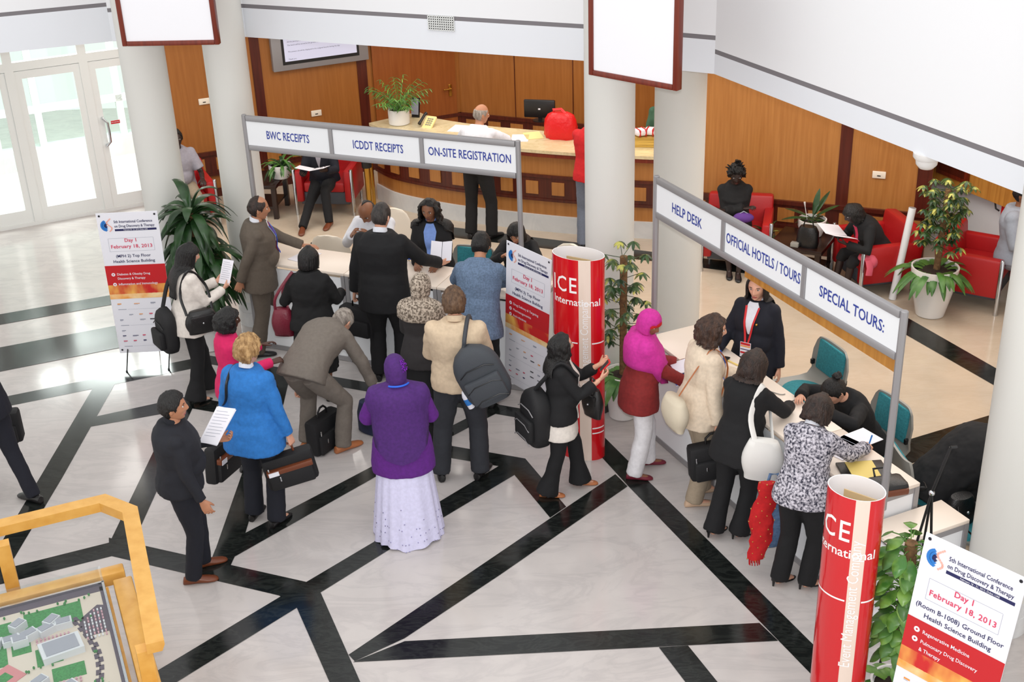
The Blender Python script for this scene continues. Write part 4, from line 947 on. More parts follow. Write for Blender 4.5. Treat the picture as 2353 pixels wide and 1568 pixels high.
    def torso(s, mb, t0, t1, off, hem_off=0., n=14, neck=True, bust=True):
        ts = [t0 + (t1 - t0) * i / n for i in range(n + 1)]
        mb.rings([s.ring(t, off + hem_off * sm(.15, t0, t) if t0 < .15 else off) for t in ts])
        if s.fem and bust:
            c, (u, f, r) = s.at(.60), s.fr(.6)
            for sg in (-1, 1): mb.ell(c + r * sg * .062 * s.k + f * (.085 * s.k * s.fat), V((.062, .058, .062)) * s.k + V((off, off, off)) * .6, None, None, 12, 8)
        if s.fat > 1.08 and t0 < .3 and t1 > .4:
            c, (u, f, r) = s.at(.30), s.fr(.3); mb.ell(c + f * (.05 * s.k), (.14 * s.k * s.fat + off, .115 * s.k * s.fat + off, .16 * s.k), None, None, 16, 10)
        return mb
    def body(s):
        k = s.k; mb = MB(s.skin); s.torso(mb, -.12, 1., -.004)
        mb.tube([s.neck - s.fr(1)[0] * .05 * k, s.neck.lerp(s.hc, .35), s.hm @ V((0, -.028, -.04))], [.066 * k, (.047 if s.fem else .055) * k, .05 * k], None, 14)
        for sd in 'LR':
            a, e, w_ = s.arm[sd]; mb.tube([a, a.lerp(e, .4), e, e.lerp(w_, .35), w_], [.048 * k, .044 * k, .036 * k, .036 * k, .025 * k], None, 12); mb.ell(a, .052 * k)
            h, kn, an, fd, fz = s.leg[sd]; mb.tube([h, h.lerp(kn, .4), kn, kn.lerp(an, .3), kn.lerp(an, .8), an], [.082 * k, .072 * k, .05 * k, .05 * k, .034 * k, .034 * k], None, 12)
            mb.tube([an - fd * .03 * k - V((0, 0, .035 * k)), an + fd * .06 * k - V((0, 0, .04 * k)), an + fd * .15 * k - V((0, 0, .055 * k))], [(.030 * k, .03 * k), (.036 * k, .026 * k), (.03 * k, .014 * k)], None, 10)
        me = voxel(mb, 'body', .012, 2)
        out = MB(s.skin, 'eye_white', 'iris_dark', s.brow, s.lips); out.add([v.co for v in me.vertices], [tuple(p.vertices) for p in me.polygons], s.skin); bpy.data.meshes.remove(me)
        out.merge(head_mb(s.skin, s.fem, s.brow, s.lips), s.hm)
        for sd, sg in (('L', -1), ('R', 1)):
            g = s.grip.get(sd, {}); vs, fs = hand_mesh(g.get('curl', .45), thumb=g.get('thumb', .5)); a, e, w_ = s.arm[sd]
            fd = V(g['dir']).normalized() if g.get('dir') else (w_ - e).normalized(); pn = V(g['palm']) if g.get('palm') else (V((-sg, .15, 0)) if abs(fd.z) > .6 else V((-sg * .4, 0, -1)))
            pn = (pn - fd * pn.dot(fd)).normalized(); z = -pn; x = fd.cross(z); hk = k * (.92 if s.fem else 1.)
            mx = M.Translation(w_ + fd * .012 * k) @ M((x, fd, z)).transposed().to_4x4() @ M.Diagonal((hk * (-1 if sd == 'L' else 1), hk, hk, 1))
            fs2 = [f[::-1] for f in fs] if sd == 'L' else fs; out.add([mx @ v for v in vs], fs2, s.skin)
            s.arm[sd + 'h'] = mx
        o = out.build('person', None, ang=1.2); o.location = s.loc; o.rotation_euler = (0, 0, s.yaw); o['label'] = s.label; o['category'] = 'person'
        if s.group: o['group'] = s.group
        s.root = o
    def put(s, name, me, label=None, bvh=False):
        o = obj(name, me, s.root, label=label)
        if bvh: s.bvh = BVHTree.FromPolygons([v.co for v in me.vertices], [p.vertices for p in me.polygons])
        return o
    # ---- clothes
    def jacket(s, m, name='jacket', hem=-.22, off=.022, sleeve=1., top=1.03, sl_r=(.066, .056, .05), hem_off=.015, disp=.012, label=None, bottom_m=None, sleeves='LR', vox=.012, ds=.10):
        k = s.k; mb = MB(m); s.cl = True; s.torso(mb, hem, top, off + .010, hem_off); s.cl = False; tb = [V(v) for v in mb.v]; tf = list(mb.f)
        for sd in sleeves:
            a, e, w_ = s.arm[sd]; c = s.at(.82); sl_r = tuple(q * 1.07 for q in sl_r) if sd == sleeves[0] else sl_r
            if sleeve > .6:
                end = e.lerp(w_, min(1., (sleeve - .5) * 2)); mb.tube([c.lerp(a, .55), a, a.lerp(e, .5), e, e.lerp(end, .5), end], [.06 * k, sl_r[0] * k, (sl_r[0] + sl_r[1]) / 2 * k, sl_r[1] * k, sl_r[2] * 1.03 * k, sl_r[2] * k], None, 14)
            else: mb.tube([c.lerp(a, .55), a, a.lerp(e, sleeve * 2)], [.06 * k, sl_r[0] * k, sl_r[0] * k], None, 14)
            mb.ell(a, sl_r[0] * 1.0 * k, None, None, 14, 8)
        me = voxel(mb, name, vox, 3, disp, ds, [m]); o = s.put(name, me, label, True); s.full = s.bvh; s.bvh = BVHTree.FromPolygons(tb, tf); return o
    def trousers(s, m, name='trousers', r=(.098, .070, .062), flare=0., top=.20, off=.010, length=1., label=None, disp=.010):
        k = s.k; mb = MB(m); s.torso(mb, -.12, top, off, bust=False)
        for sd in 'LR':
            h, kn, an, fd, fz = s.leg[sd]; ae = kn.lerp(an + V((0, 0, -.02)) - fd * .0, length)
            mb.tube([h + V((0, 0, .02)), h.lerp(kn, .35), kn, kn.lerp(ae, .5), ae], [r[0] * k * s.fat, r[0] * .94 * k * (1 + (s.fat - 1) * .7), r[1] * k, (r[1] + r[2]) / 2 * k, (r[2] + flare) * k], None, 14)
        me = voxel(mb, name, .012, 3, disp, .09, [m]); return s.put(name, me, label)
    def skirt(s, m, z1, name='skirt', r1=.3, top=.22, ripple=.0, nr=14, label=None, off=.014):
        k = s.k; mb = MB(m); base = [s.ring(t, off) for t in (top, .1, 0, -.06)]; n = len(base[0]) * 3
        def up(r_): return [r_[int(j / 3)].lerp(r_[(int(j / 3) + 1) % len(r_)], (j % 3) / 3) for j in range(n)]
        rs = [up(b) for b in base]; c0 = sum((p for p in rs[-1]), V()) / n; lp = rs[-1]
        fx = (s.leg['L'][2] + s.leg['R'][2]) / 2
        for i in range(1, 15):
            t = i / 14; z = c0.z + (z1 - c0.z) * t; cx = c0.lerp(V((fx.x, fx.y, z)), t); cx.z = z; row = []
            for j in range(n):
                a = 2 * pi * j / n; d = (lp[j] - c0); d.z = 0; l = d.length; d.normalize()
                rr = l + (r1 * k - l) * t + ripple * t * sin(nr * a + sin(3 * a) * 1.5); row.append(cx + d * rr + V((0, 0, .012 * t * sin(5 * a))))
            rs.append(row)
        mb.rings(rs); o = mb.build(name, s.root, ang=1.5, label=label); return o
    def shoes(s, m, kind='flat', name='shoe', sock=None):
        k = s.k * (.92 if s.fem else 1.03)
        for sd in 'LR':
            h, kn, an, fd, fz = s.leg[sd]; base = an - V((0, 0, .075 * s.k)); hl = .055 if kind == 'heel' else 0.
            rt = V((fd.y, -fd.x, 0)); mb = MB(m); rs = []
            S_ = ((-.085, .020, .030), (-.075, .032, .062), (-.03, .036, .078), (.02, .036, .074), (.07, .042, .056), (.12, .046, .042), (.165, .040, .032), (.19, .024, .022), (.197, .008, .012)) if kind != 'heel' else ((-.080, .016, .028), (-.07, .028, .05), (-.03, .031, .048), (.02, .031, .036), (.07, .036, .032), (.12, .040, .028), (.155, .032, .022), (.185, .014, .016), (.19, .006, .01))
            for y, w_, h_ in S_:
                z0 = hl * sm(.06, -.05, y) ; row = []
                for j in range(14):
                    a = 2 * pi * j / 14; x = w_ * cos(a); zz = h_ * (.5 + .5 * sin(a)) if sin(a) > 0 else h_ * (.5 + .5 * max(-1, sin(a) * 1.6))
                    row.append(base + fd * (y * k) + rt * (x * k * (.8 if sin(a) > .6 else 1)) + V((0, 0, (zz + z0) * k + .004)))
                rs.append(row)
            mb.rings(rs)
            if kind == 'heel': mb.tube([base - fd * .062 * k + V((0, 0, hl * k + .01)), base - fd * .066 * k + V((0, 0, .002))], [.016 * k, .009 * k], None, 8)
            mb.build(name, s.root, ang=.8)
    def rows(s, rows, m, name, side=1, off=.007, ncol=8, label=None, sub=7, parent=None):
        """cloth pieces laid on the outer garment: rows of (t, x0, x1) across the chest or back"""
        mb = MB(m); pts = []
        for a, b in zip(rows, rows[1:]):
            for q in range(sub): t = q / sub; pts.append([a[i] + (b[i] - a[i]) * t for i in range(3)])
        pts.append(list(rows[-1])); g = []
        for t, x0, x1 in pts:
            c = s.at(t); u, f, r = s.fr(t); row = []
            for j in range(ncol + 1):
                x = (x0 + (x1 - x0) * j / ncol) * s.k; o = c + r * x + f * (.6 * side); hit = s.bvh.ray_cast(o, -f * side)
                row.append((hit[0] if hit[0] is not None else c + r * x + f * .1 * side) + f * side * off)
            g.append(row)
        n = ncol + 1; fr_ = [p for r_ in g for p in r_]; K = len(fr_); u, f, r = s.fr(.6); bk = [p - f * side * (off + .012) for p in fr_]; fs = []
        for i in range(len(g) - 1):
            for j in range(ncol): a = i * n + j; fs += [(a, a + 1, a + n + 1, a + n)]
        bd = list(range(n)) + [i * n + n - 1 for i in range(1, len(g))] + [(len(g) - 1) * n + j for j in range(n - 2, -1, -1)] + [i * n for i in range(len(g) - 2, 0, -1)]
        for i in range(len(bd)): p, q = bd[i], bd[(i + 1) % len(bd)]; fs.append((p, K + p, K + q, q))
        mb.add(fr_ + bk, fs); return mb.build(name, parent or s.root, ang=1., label=label)
    def collar(s, m, name='collar', r=.066, h=.046, t=1.01, tilt=.4, label=None):
        u, f, r_ = s.fr(1.); c = s.at(t); k = s.k; mb = MB(m); rs = []
        for dz, rr in ((0, r), (h * .6, r * .96), (h, r * .9), (h, r * .8), (0, r * .8)):
            rs.append([c + u * (dz * k - .018 * k * sin(2 * pi * j / 24)) + r_ * (rr * k * cos(2 * pi * j / 24)) + f * (rr * k * .95 * sin(2 * pi * j / 24) - .004) for j in range(24)])
        rs.append(rs[0]); mb.rings(rs, cap=False); return mb.build(name, s.root, label=label)
    def suitfront(s, shirt='paper', tie=None, v=.45, w_=.055, lap=True, m=None, top=1.02):
        s.rows([(top, -w_ * .75, w_ * .75), (.86, -w_ * .8, w_ * .8), (v, -.004, .004)], shirt, 'shirt', off=.006)
        if tie: s.rows([(top - .01, -.018, .018), (top - .05, -.012, .012), (v + .12, -.024, .024), (v + .03, -.014, .014)], tie, 'tie', off=.013, ncol=3)
    def pt(s, t, x, side=1, off=.01):
        c = s.at(t); u, f, r = s.fr(t); o = c + r * (x * s.k) + f * (.6 * side); hit = s.bvh.ray_cast(o, -f * side); return (hit[0] if hit[0] is not None else c + f * .1 * side) + f * side * off
    def world(s, p): return s.root.matrix_basis @ V(p) if False else (M.Translation(s.loc) @ M.Rotation(s.yaw, 4, 'Z')) @ V(p)
    def clear(s, p, d=.014):
        if not s.full: return p
        h = s.full.find_nearest(p, .25)
        if h[0] is None: return p
        k = (p - h[0]).dot(h[1])
        return p if k > d else h[0] + h[1] * d
    # ---- hair
    def short_hair(s, m, th=.012, front=.062, side=.0, nape=-.075, bald=None, rough=.006, name='hair', label=None, seed=0):
        mb = MB(m); rows = list(dirgrid(64, 44)); pts = []
        for r in rows:
            row = []
            for d in r:
                p = head_pt(d, s.fem, False); az = abs(atan2(d.x, d.y)); 
                zl = front - (front - .02) * sm(rad(35), rad(62), az) - (.02 - side + .03) * sm(rad(62), rad(80), az) + (side + .01 + nape * -1 * 0) * 0
                zl = zl if az < rad(82) else (side - .01) + (nape - side + .01) * sm(rad(95), rad(120), az)
                k = sm(zl - .006, zl + .012, p.z)
                if bald: k *= 1 - bald(az, p.z)
                t = -.010 + (th + .010) * k
                if k > .1: t += rough * (.6 * noise.noise(V((p.x * 60 + seed, p.y * 60, p.z * 40))) + .7 * noise.noise(V((p.x * 150 + seed, p.y * 150, p.z * 60))))
                row.append(p + d * t)
            pts.append(row)
        mb.rings(pts); mb2 = MB(m); mb2.merge(mb, s.hm); return mb2.build(name, s.root, ang=2., label=label)
    def long_hair(s, m, zmin=-.30, open_=62, bulk=.022, back=.0, w_end=.085, curl=0., fringe=.055, name='hair', label=None, part=True, behind=118, shoulders=True, dy=-.02, seed=0, sidecut=None):
        """hair as a closed shell: rows from crown to ends, open at the face; below the jaw it narrows to the back"""
        mb = MB(m); n = 72; outer = []; inner = []
        zs = [.117, .108, .092, .07, .045, .02, -.01, -.04, -.07, -.10] + ([] if zmin > -.11 else [-.10 + (zmin + .10) * i / 7 for i in range(1, 8)])
        zs = [z for z in zs if z >= zmin - 1e-6]; zs = [zs[0]] + [v for a_, b_ in zip(zs, zs[1:]) for v in ((a_ + b_) / 2, b_)]
        for i, z in enumerate(zs):
            zz = max(-1, min(1, z / .118)); base = sqrt(max(.0, 1 - zz * zz)) if z > 0 else 1.
            ax, ay, by = .076 * base, .092 * base, .104 * base
            b_ = bulk * (.45 + .55 * sm(.11, .02, z))
            rx, ryf, ryb = ax + b_, ay + b_ * .8, by + b_
            cy = 0.
            if z < -.06:
                q = sm(-.06, min(-.16, zmin), z); rx = rx + (w_end - rx) * q; ryb = ryb + (.085 - ryb) * q; cy = dy * q
            if z >= fringe: op = 0.
            else: op = rad(open_) * sm(fringe + .002, fringe - .03, z)
            if z < -.10: op = rad(open_) + (rad(behind) - rad(open_)) * sm(-.10, -.20, z)
            ro, ri = [], []
            for j in range(n + 1):
                a = op + (2 * pi - 2 * op) * j / n; sx, cyy = sin(a), cos(a); wv = 1 + (curl * (.8 * noise.noise(V((sx * 3.2 + seed, cyy * 3.2, z * 24))) + .55 * noise.noise(V((sx * 7 + seed, cyy * 7, z * 46)))) if curl else .035 * noise.noise(V((sx * 9 + seed, cyy * 9, z * 3))) + .016 * sin(26 * a + 4 * noise.noise(V((sx * 2, cyy * 2, z * 6)))))
                x, y = rx * sx * wv, (ryf if cyy > 0 else ryb) * cyy * wv + cy
                zo = z + (.012 if i == 0 else 0) + (.010 * noise.noise(V((sx * 14, cyy * 14, seed))) if i == len(zs) - 1 else 0)
                ro.append(V((x, y, zo))); g = .80 if z < .02 else .72; ri.append(V((x * g, (y - cy) * g + cy, zo - (.01 if i == 0 else 0))))
            outer.append(ro); inner.append(ri)
        W_ = n + 1; L = len(zs); vs = [p for r in outer for p in r] + [p for r in inner for p in r]; K = W_ * L; fs = []
        for i in range(L - 1):
            for j in range(n):
                a = i * W_ + j; fs += [(a, a + W_, a + W_ + 1, a + 1), (K + a, K + a + 1, K + a + W_ + 1, K + a + W_)]
            for j in (0, n):
                a = i * W_ + j; fs.append((a, K + a, K + a + W_, a + W_))
        fs.append(tuple(range(W_))); e = (L - 1) * W_
        for j in range(n): fs.append((e + j, K + e + j, K + e + j + 1, e + j + 1))
        mb.add([(s.clear(s.hm @ v, .022 if i < K else .006) if v.z < -.11 else s.hm @ v) for i, v in enumerate(vs)], fs); return mb.build(name, s.root, ang=2., label=label)
    def hijab(s, m, band=None, drop=.30, rx=.19, ry=.15, name='headscarf', open_=40, label=None, tail=None, dispn=.006):
        mb = MB(m); n = 48; H = s.hm; rows_o = []
        u, f, r = s.fr(1.)
        zs = [.124, .115, .098, .074, .048, .02, -.01, -.04, -.068, -.09]
        for i, z in enumerate(zs):
            zz = max(-1, min(1, z / .13)); base = sqrt(max(.02, 1 - zz * zz)) if z > 0 else 1. - .10 * sm(0, -.09, z)
            op = rad(open_) * sm(.058, .03, z) * (1 - .35 * sm(-.05, -.10, z)); row = []
            for j in range(n):
                a = 2 * pi * j / n; sx, cy = sin(a), cos(a); az = abs(atan2(sx, cy)); pull = sm(op, op - rad(8), az) if op > .05 else 0
                bk = .016 * (1 - pull) - .02 * pull; x, y = (.078 * base + bk) * sx, ((.094 if cy > 0 else .108) * base + bk) * cy
                w_ = 1 + .03 * noise.noise(V((sx * 4, cy * 4, z * 20))) + .012 * sin(14 * z * 9 + 5 * cy)
                row.append(H @ V((x * w_, y * w_, z)))
            rows_o.append(row)
        c0 = s.at(1.) ; k = s.k
        for q, (dz, ax, ay, oy) in enumerate(((.035, .075, .078, .01), (-.02, .105, .095, .0), (-.075, rx * .85, ry * .85, 0), (-.075 - drop * .4, rx, ry, .0), (-.075 - drop, rx * 1.0, ry * 1.02, 0))):
            c = c0 + u * (dz * k) if dz > -.05 else s.at(1 + dz * k / s.Lt); row = []; fr_ = s.fr(max(0, 1 + dz * k / s.Lt)) if dz <= -.05 else (u, f, r)
            for j in range(n):
                a = 2 * pi * j / n; sx, cy = sin(a), cos(a); w_ = 1 + .06 * noise.noise(V((sx * 3.5, cy * 3.5, dz * 4))) + .03 * sin(9 * a + 2 * sin(2 * a)) * (q > 0)
                tl = tail(a) if (tail and q == 4) else 0
                dv = fr_[2] * (ax * k * sx * w_) + fr_[1] * (ay * k * cy * w_ + oy)
                if s.full and q >= 1:
                    h_ = s.full.ray_cast(c, dv.normalized())
                    if h_[0] is not None and h_[3] < .24: dv = dv.normalized() * max(min(dv.length, h_[3] + .03), h_[3] + .012)
                row.append(s.clear(c + dv - fr_[0] * (tl * k), .022))
            if q:
                pr_ = rows_o[-1]
                for f_ in (.33, .67): rows_o.append([s.clear(a_.lerp(b_, f_), .02) if q > 1 else a_.lerp(b_, f_) for a_, b_ in zip(pr_, row)])
            rows_o.append(row)
        mb.rings(rows_o); o = mb.build(name, s.root, ang=2., label=label)
        if band:
            b2 = MB(band); rs = []
            for z, off in ((.072, .006), (.06, .012), (.040, .012), (.028, .006)):
                rs.append([])
                for j in range(21):
                    a = rad(-62) + rad(124) * j / 20; base = sqrt(max(.02, 1 - (z / .13) ** 2)); zz = z - .03 * sm(rad(20), rad(62), abs(a))
                    rs[-1].append(H @ V(((.078 * base + off + .004) * sin(a), (.094 * base + off + .006) * cos(a), zz)))
            b2.rings(rs, cap=False, closed=False); b2.build('head_band', s.root, label='inner band of the headscarf')
        return o
    def strap(s, pts, m, w_=.022, name='strap', parent=None, loc=None):
        mb = MB(m); P_ = smoothpath([V(p) for p in pts], 5); mb.tube(P_, [(w_, .004)] * len(P_), None, 8); return mb
def hairmat(n, c, c2): return mat(n, c, .45, rgb2=c2, scale=14, stretch=(3, 3, .35), bump=.6, bscale=50)
hairmat('hair_black', (8, 7, 7), (20, 17, 17)); hairmat('hair_brown', (44, 28, 22), (78, 52, 38)); hairmat('hair_dark_brown', (30, 20, 17), (56, 38, 30)); hairmat('hair_blond', (136, 100, 58), (196, 158, 108)); hairmat('hair_grey', (120, 110, 102), (176, 166, 156)); hairmat('hair_light_brown', (74, 52, 36), (112, 84, 60)); hairmat('hair_dark_grey', (34, 30, 29), (62, 56, 53))
def cloth(n, c, var=.05, sc=40, **k): return mat(n, c, .85, var=var, scale=sc, bump=.06, bscale=9, **k)
cloth('suit_black', (15, 15, 18)); cloth('navy_suit', (17, 19, 32)); cloth('navy_trousers', (15, 18, 30)); cloth('black_shirt', (21, 23, 32)); cloth('grey_suit', (112, 104, 96)); cloth('brown_grey_suit', (92, 82, 72)); cloth('cardigan_white', (222, 214, 206)); cloth('pink_top', (206, 26, 92)); cloth('blue_jacket', (38, 112, 186), .08); cloth('charcoal_top', (44, 41, 42)); cloth('black_dress', (10, 10, 12)); cloth('purple_tunic', (88, 26, 122), .1); cloth('purple_scarf', (70, 30, 104), .12); cloth('lilac_skirt', (206, 204, 232), .05); cloth('beige_jacket', (206, 184, 156)); cloth('beige_linen', (216, 198, 176), .06); cloth('charcoal_trousers', (44, 46, 52)); cloth('steel_jacket', (96, 116, 142), .2, 60); cloth('white_shirt', (222, 224, 232), .03); cloth('blue_shirt', (120, 150, 214), .06); cloth('khaki_trousers', (158, 142, 122)); cloth('magenta_scarf', (196, 44, 146), .08); cloth('maroon_tunic', (130, 34, 34), .1); cloth('white_trousers', (226, 224, 228), .04); cloth('red_knit', (188, 20, 26), .08); cloth('blue_grey_trousers', (104, 112, 128)); cloth('grey_robe', (150, 156, 168), .03); cloth('grey_shirt', (150, 146, 156)); cloth('green_top', (60, 96, 74)); cloth('pale_blue_scarf', (188, 208, 236), .15, 14)
mat('leopard_scarf', (96, 84, 72), .8, rgb2=(186, 172, 156), scale=55, lo=.42, hi=.58); mat('tweed', (40, 40, 58), .9, rgb2=(210, 206, 216), scale=58, detail=6, lo=.38, hi=.62, bump=.3, bscale=80)
mat('black_leather', (20, 19, 20), .35, bump=.15, bscale=120); mat('brown_leather', (110, 56, 30), .38, bump=.1, bscale=60); mat('tan_leather', (176, 108, 66), .45); mat('beige_suede', (196, 166, 140), .8); mat('maroon_shoe', (110, 22, 42), .6); mat('tie_red', (130, 26, 34), .6); mat('lanyard_blue', (36, 96, 214), .6); mat('lanyard_red', (206, 36, 40), .6); mat('sequin', (150, 60, 200), .15, .9); mat('sequin_silver', (190, 190, 220), .2, .9)
def xy(px, py, z=0): p = G(px, py, z); return (p.x, p.y)
def lan(p, m='lanyard_blue', t0=.95, t1=.42, badge=None, x0=.06, x1=.01):
    for s in (-1, 1):
        mb = p.strap([p.pt(t0 + (t1 - t0) * i / 5, s * (x0 + (x1 - x0) * i / 5), 1, .014) for i in range(6)], m, .009); mb.build('lanyard', p.root)
    if badge:
        c = p.pt(t1 - .07, 0, 1, .022); u, f, r = p.fr(.4); mb = MB('banner_white', 'print_red', 'print_navy', 'print_orange'); o = MB
        def F(a, b, k=0): return c + r * a + u * b + f * k
        mb.add([F(-.048, -.07), F(.048, -.07), F(.048, .07), F(-.048, .07), F(-.048, -.07, -.004), F(.048, -.07, -.004), F(.048, .07, -.004), F(-.048, .07, -.004)], [(3, 2, 1, 0), (4, 5, 6, 7), (0, 1, 5, 4), (1, 2, 6, 5), (2, 3, 7, 6), (3, 0, 4, 7)], 'banner_white')
        for (v0, v1, m_) in ((.045, .068, 'print_red'), (-.035, -.018, 'print_red'), (.028, .040, 'print_orange'), (.0, .008, 'print_navy')): mb.add([F(-.044, v0, .002), F(.044, v0, .002), F(.044, v1, .002), F(-.044, v1, .002)], [(3, 2, 1, 0)], m_)
        mb.build('badge', p.root, smooth=False)
PE = {}
# 1 far left man
p = PE['left'] = Person('person in a dark suit walking out at the left edge with a black bag', xy(14, 1150), 60, 1.74, hands={'R': (.26, .22, .74), 'L': (-.25, -.1, .8)}, feet={'R': (.10, -.22, 0, 0), 'L': (-.1, .2, 0, 0)}, lean=6, grip={'R': dict(curl=1.3)})
p.jacket('navy_suit'); p.trousers('navy_suit'); p.shoes('black_leather'); p.short_hair('hair_black')
# 2 man in black shirt
p = PE['blackshirt'] = Person('person in a black shirt standing in profile with white papers', xy(452, 1322), -72, 1.62, skin='skin_tan', head=(10, 0, 0), lean=2, fat=1.22, hands={'R': (.27, .14, .74), 'L': (-.14, .32, 1.08)}, feet={'R': (.10, .0, -8, 0), 'L': (-.10, .10, 5, 0)}, grip={'R': dict(curl=.5, palm=(-1, .2, 0)), 'L': dict(curl=.9, palm=(.2, .2, .9))})
p.jacket('black_shirt', 'shirt', hem=-.10, off=.014, hem_off=.006, sl_r=(.064, .052, .042)); p.trousers('navy_trousers', r=(.098, .074, .07)); p.shoes('brown_leather'); p.short_hair('hair_black', th=.016, front=.06); p.collar('black_shirt', r=.064)
# 3 woman in white cardigan
p = PE['cardigan'] = Person('person in a white cardigan with long black hair reading a leaflet beside the banner', xy(462, 912), -55, 1.62, True, 'skin_light', head=(8, 16, 0), lean=6, hands={'R': (.10, .34, 1.10), 'L': (-.08, .36, 1.12)}, feet={'R': (.10, -.06, -10, 0), 'L': (-.06, .16, 0, 0)}, grip={'R': dict(curl=.9, palm=(-.6, .3, .5)), 'L': dict(curl=.9, palm=(.6, .3, .5))})
p.jacket('cardigan_white', 'cardigan', hem=-.28, off=.020, hem_off=.03, disp=.018); p.trousers('suit_black', flare=.05, r=(.10, .075, .07)); p.shoes('black_leather', 'heel'); p.long_hair('hair_black', -.46, w_end=.10, bulk=.026, open_=66, dy=-.05)
# 4 woman in pink
p = PE['pink'] = Person('person in a bright pink top with wavy hair, half hidden behind the blue jacket', xy(565, 1068), -56, 1.54, True, 'skin_dark', lips='lip_dark', head=(10, 5, 0), hands={'R': (.16, .3, 1.0), 'L': (-.12, .34, 1.05)})
p.jacket('pink_top', 'top', hem=-.25, off=.016); p.trousers('suit_black'); p.shoes('black_leather'); p.long_hair('hair_black', -.10, bulk=.045, curl=.16, open_=70, w_end=.11, fringe=.07)
# 5 woman in blue jacket
p = PE['blue'] = Person('person with short blond hair and a bright blue jacket holding a briefcase, seen from behind', xy(612, 1195), -22, 1.68, True, 'skin_light', fat=1.14, head=(24, 6, 0), lean=3, hands={'R': (.30, .06, .78), 'L': (-.32, .08, .82)}, feet={'R': (.13, .0, -10, 0), 'L': (-.11, .03, 5, 0)}, grip={'R': dict(curl=1.35), 'L': dict(curl=1.3)})
p.jacket('blue_jacket', hem=-.36, off=.026, hem_off=.025, sl_r=(.074, .062, .052), disp=.02); p.trousers('navy_trousers', r=(.095, .08, .085)); p.shoes('black_leather', 'flat'); p.short_hair('hair_blond', th=.030, front=.055, side=-.02, nape=-.085, rough=.016); p.collar('white_shirt', r=.062)
# 6 man in brown grey suit
p = PE['brownsuit'] = Person('person in a brown-grey suit and tie leaning one hand on the receipts counter', xy(620, 808), -78, 1.72, skin='skin_tan', fat=1.12, head=(-4, 8, 0), lean=4, hands={'L': (.02, .62, 1.06), 'R': (.16, -.22, .86)}, elb={'R': (1, -.8, 0)}, feet={'R': (.10, -.10, 0, 0), 'L': (-.10, .22, 0, 0)}, grip={'L': dict(curl=.2, palm=(0, 0, -1), dir=(.2, 1, -.15)), 'R': dict(curl=.6)})
p.jacket('brown_grey_suit', hem=-.34, off=.022, hem_off=.012); p.trousers('brown_grey_suit', r=(.10, .08, .085)); p.shoes('black_leather'); p.suitfront('white_shirt', 'tie_red', v=.35, w_=.045); p.collar('white_shirt', r=.066); p.short_hair('hair_dark_brown', th=.010, front=.085, bald=lambda az, z: sm(.06, .09, z) * .9 * sm(rad(120), rad(90), az)); lan(p, t1=.35)
# 7 woman in black dress
p = PE['bob'] = Person('person with sleek black bob and black dress, maroon bag on the arm', xy(738, 912), -8, 1.56, True, 'skin_brown', fat=1.15, head=(6, 10, 0), lean=5, hands={'L': (-.25, .22, 1.0), 'R': (.22, .3, 1.0)})
p.jacket('black_dress', 'dress_top', hem=-.15, off=.022, disp=.02); p.skirt('black_dress', .35, r1=.24, ripple=.006); p.shoes('black_leather'); p.long_hair('hair_black', -.13, bulk=.030, w_end=.098, open_=60); p.collar('charcoal_top', 'necklace', r=.062, h=.012)
# 8 bending man
p = PE['bending'] = Person('person with grey hair in a grey suit bending down over bags on the floor', xy(748, 1030), -28, 1.78, skin='skin_light', lean=86, pelvis=(-.03, -.14, .86), head=(0, 62, 0), hands={'R': (.36, .40, .46), 'L': (-.34, .12, .50)}, feet={'R': (.19, .06, -25, 0), 'L': (-.17, -.02, 8, 0)}, grip={'R': dict(curl=1.2), 'L': dict(curl=.9)}, elb={'R': (.8, -.2, .4), 'L': (-.8, -.3, .4)})
p.jacket('grey_suit', hem=-.16, off=.026, hem_off=.02, disp=.018); p.trousers('grey_suit', r=(.105, .078, .075), disp=.014); p.shoes('tan_leather'); p.short_hair('hair_grey', th=.010, front=.06, rough=.006)
# 9 man in black suit
p = PE['blacksuit'] = Person('person in a black suit seen from behind, handing over a leaflet at the receipts counter', xy(900, 868), -14, 1.84, skin='skin_light', fat=1.14, head=(10, 8, 0), lean=3, hands={'R': (.46, .36, 1.14), 'L': (-.34, .04, .86)}, feet={'R': (.12, .06, -10, 0), 'L': (-.12, 0, 10, 0)}, grip={'R': dict(curl=.7, palm=(-.5, 0, .8)), 'L': dict(curl=1.3)})
p.jacket('suit_black', hem=-.36, off=.026, hem_off=.015, sl_r=(.072, .06, .052)); p.trousers('suit_black', r=(.11, .08, .075)); p.shoes('black_leather'); p.collar('white_shirt', r=.068); p.short_hair('hair_dark_grey', th=.006, front=.07, rough=.003)
# 10 woman in patterned grey headscarf
p = PE['leopard'] = Person('person in a speckled grey-brown headscarf and dark clothes, between the black suit and the backpack', xy(985, 990), -12, 1.57, True, 'skin_tan', hands={'L': (-.12, .28, 1.0), 'R': (.12, .28, 1.0)}, head=(20, 8, 0))
p.jacket('charcoal_top', 'top', hem=-.30, off=.020); p.skirt('black_dress', .04, r1=.26, ripple=.008); p.shoes('black_leather'); p.hijab('leopard_scarf', drop=.10, rx=.12, ry=.12)
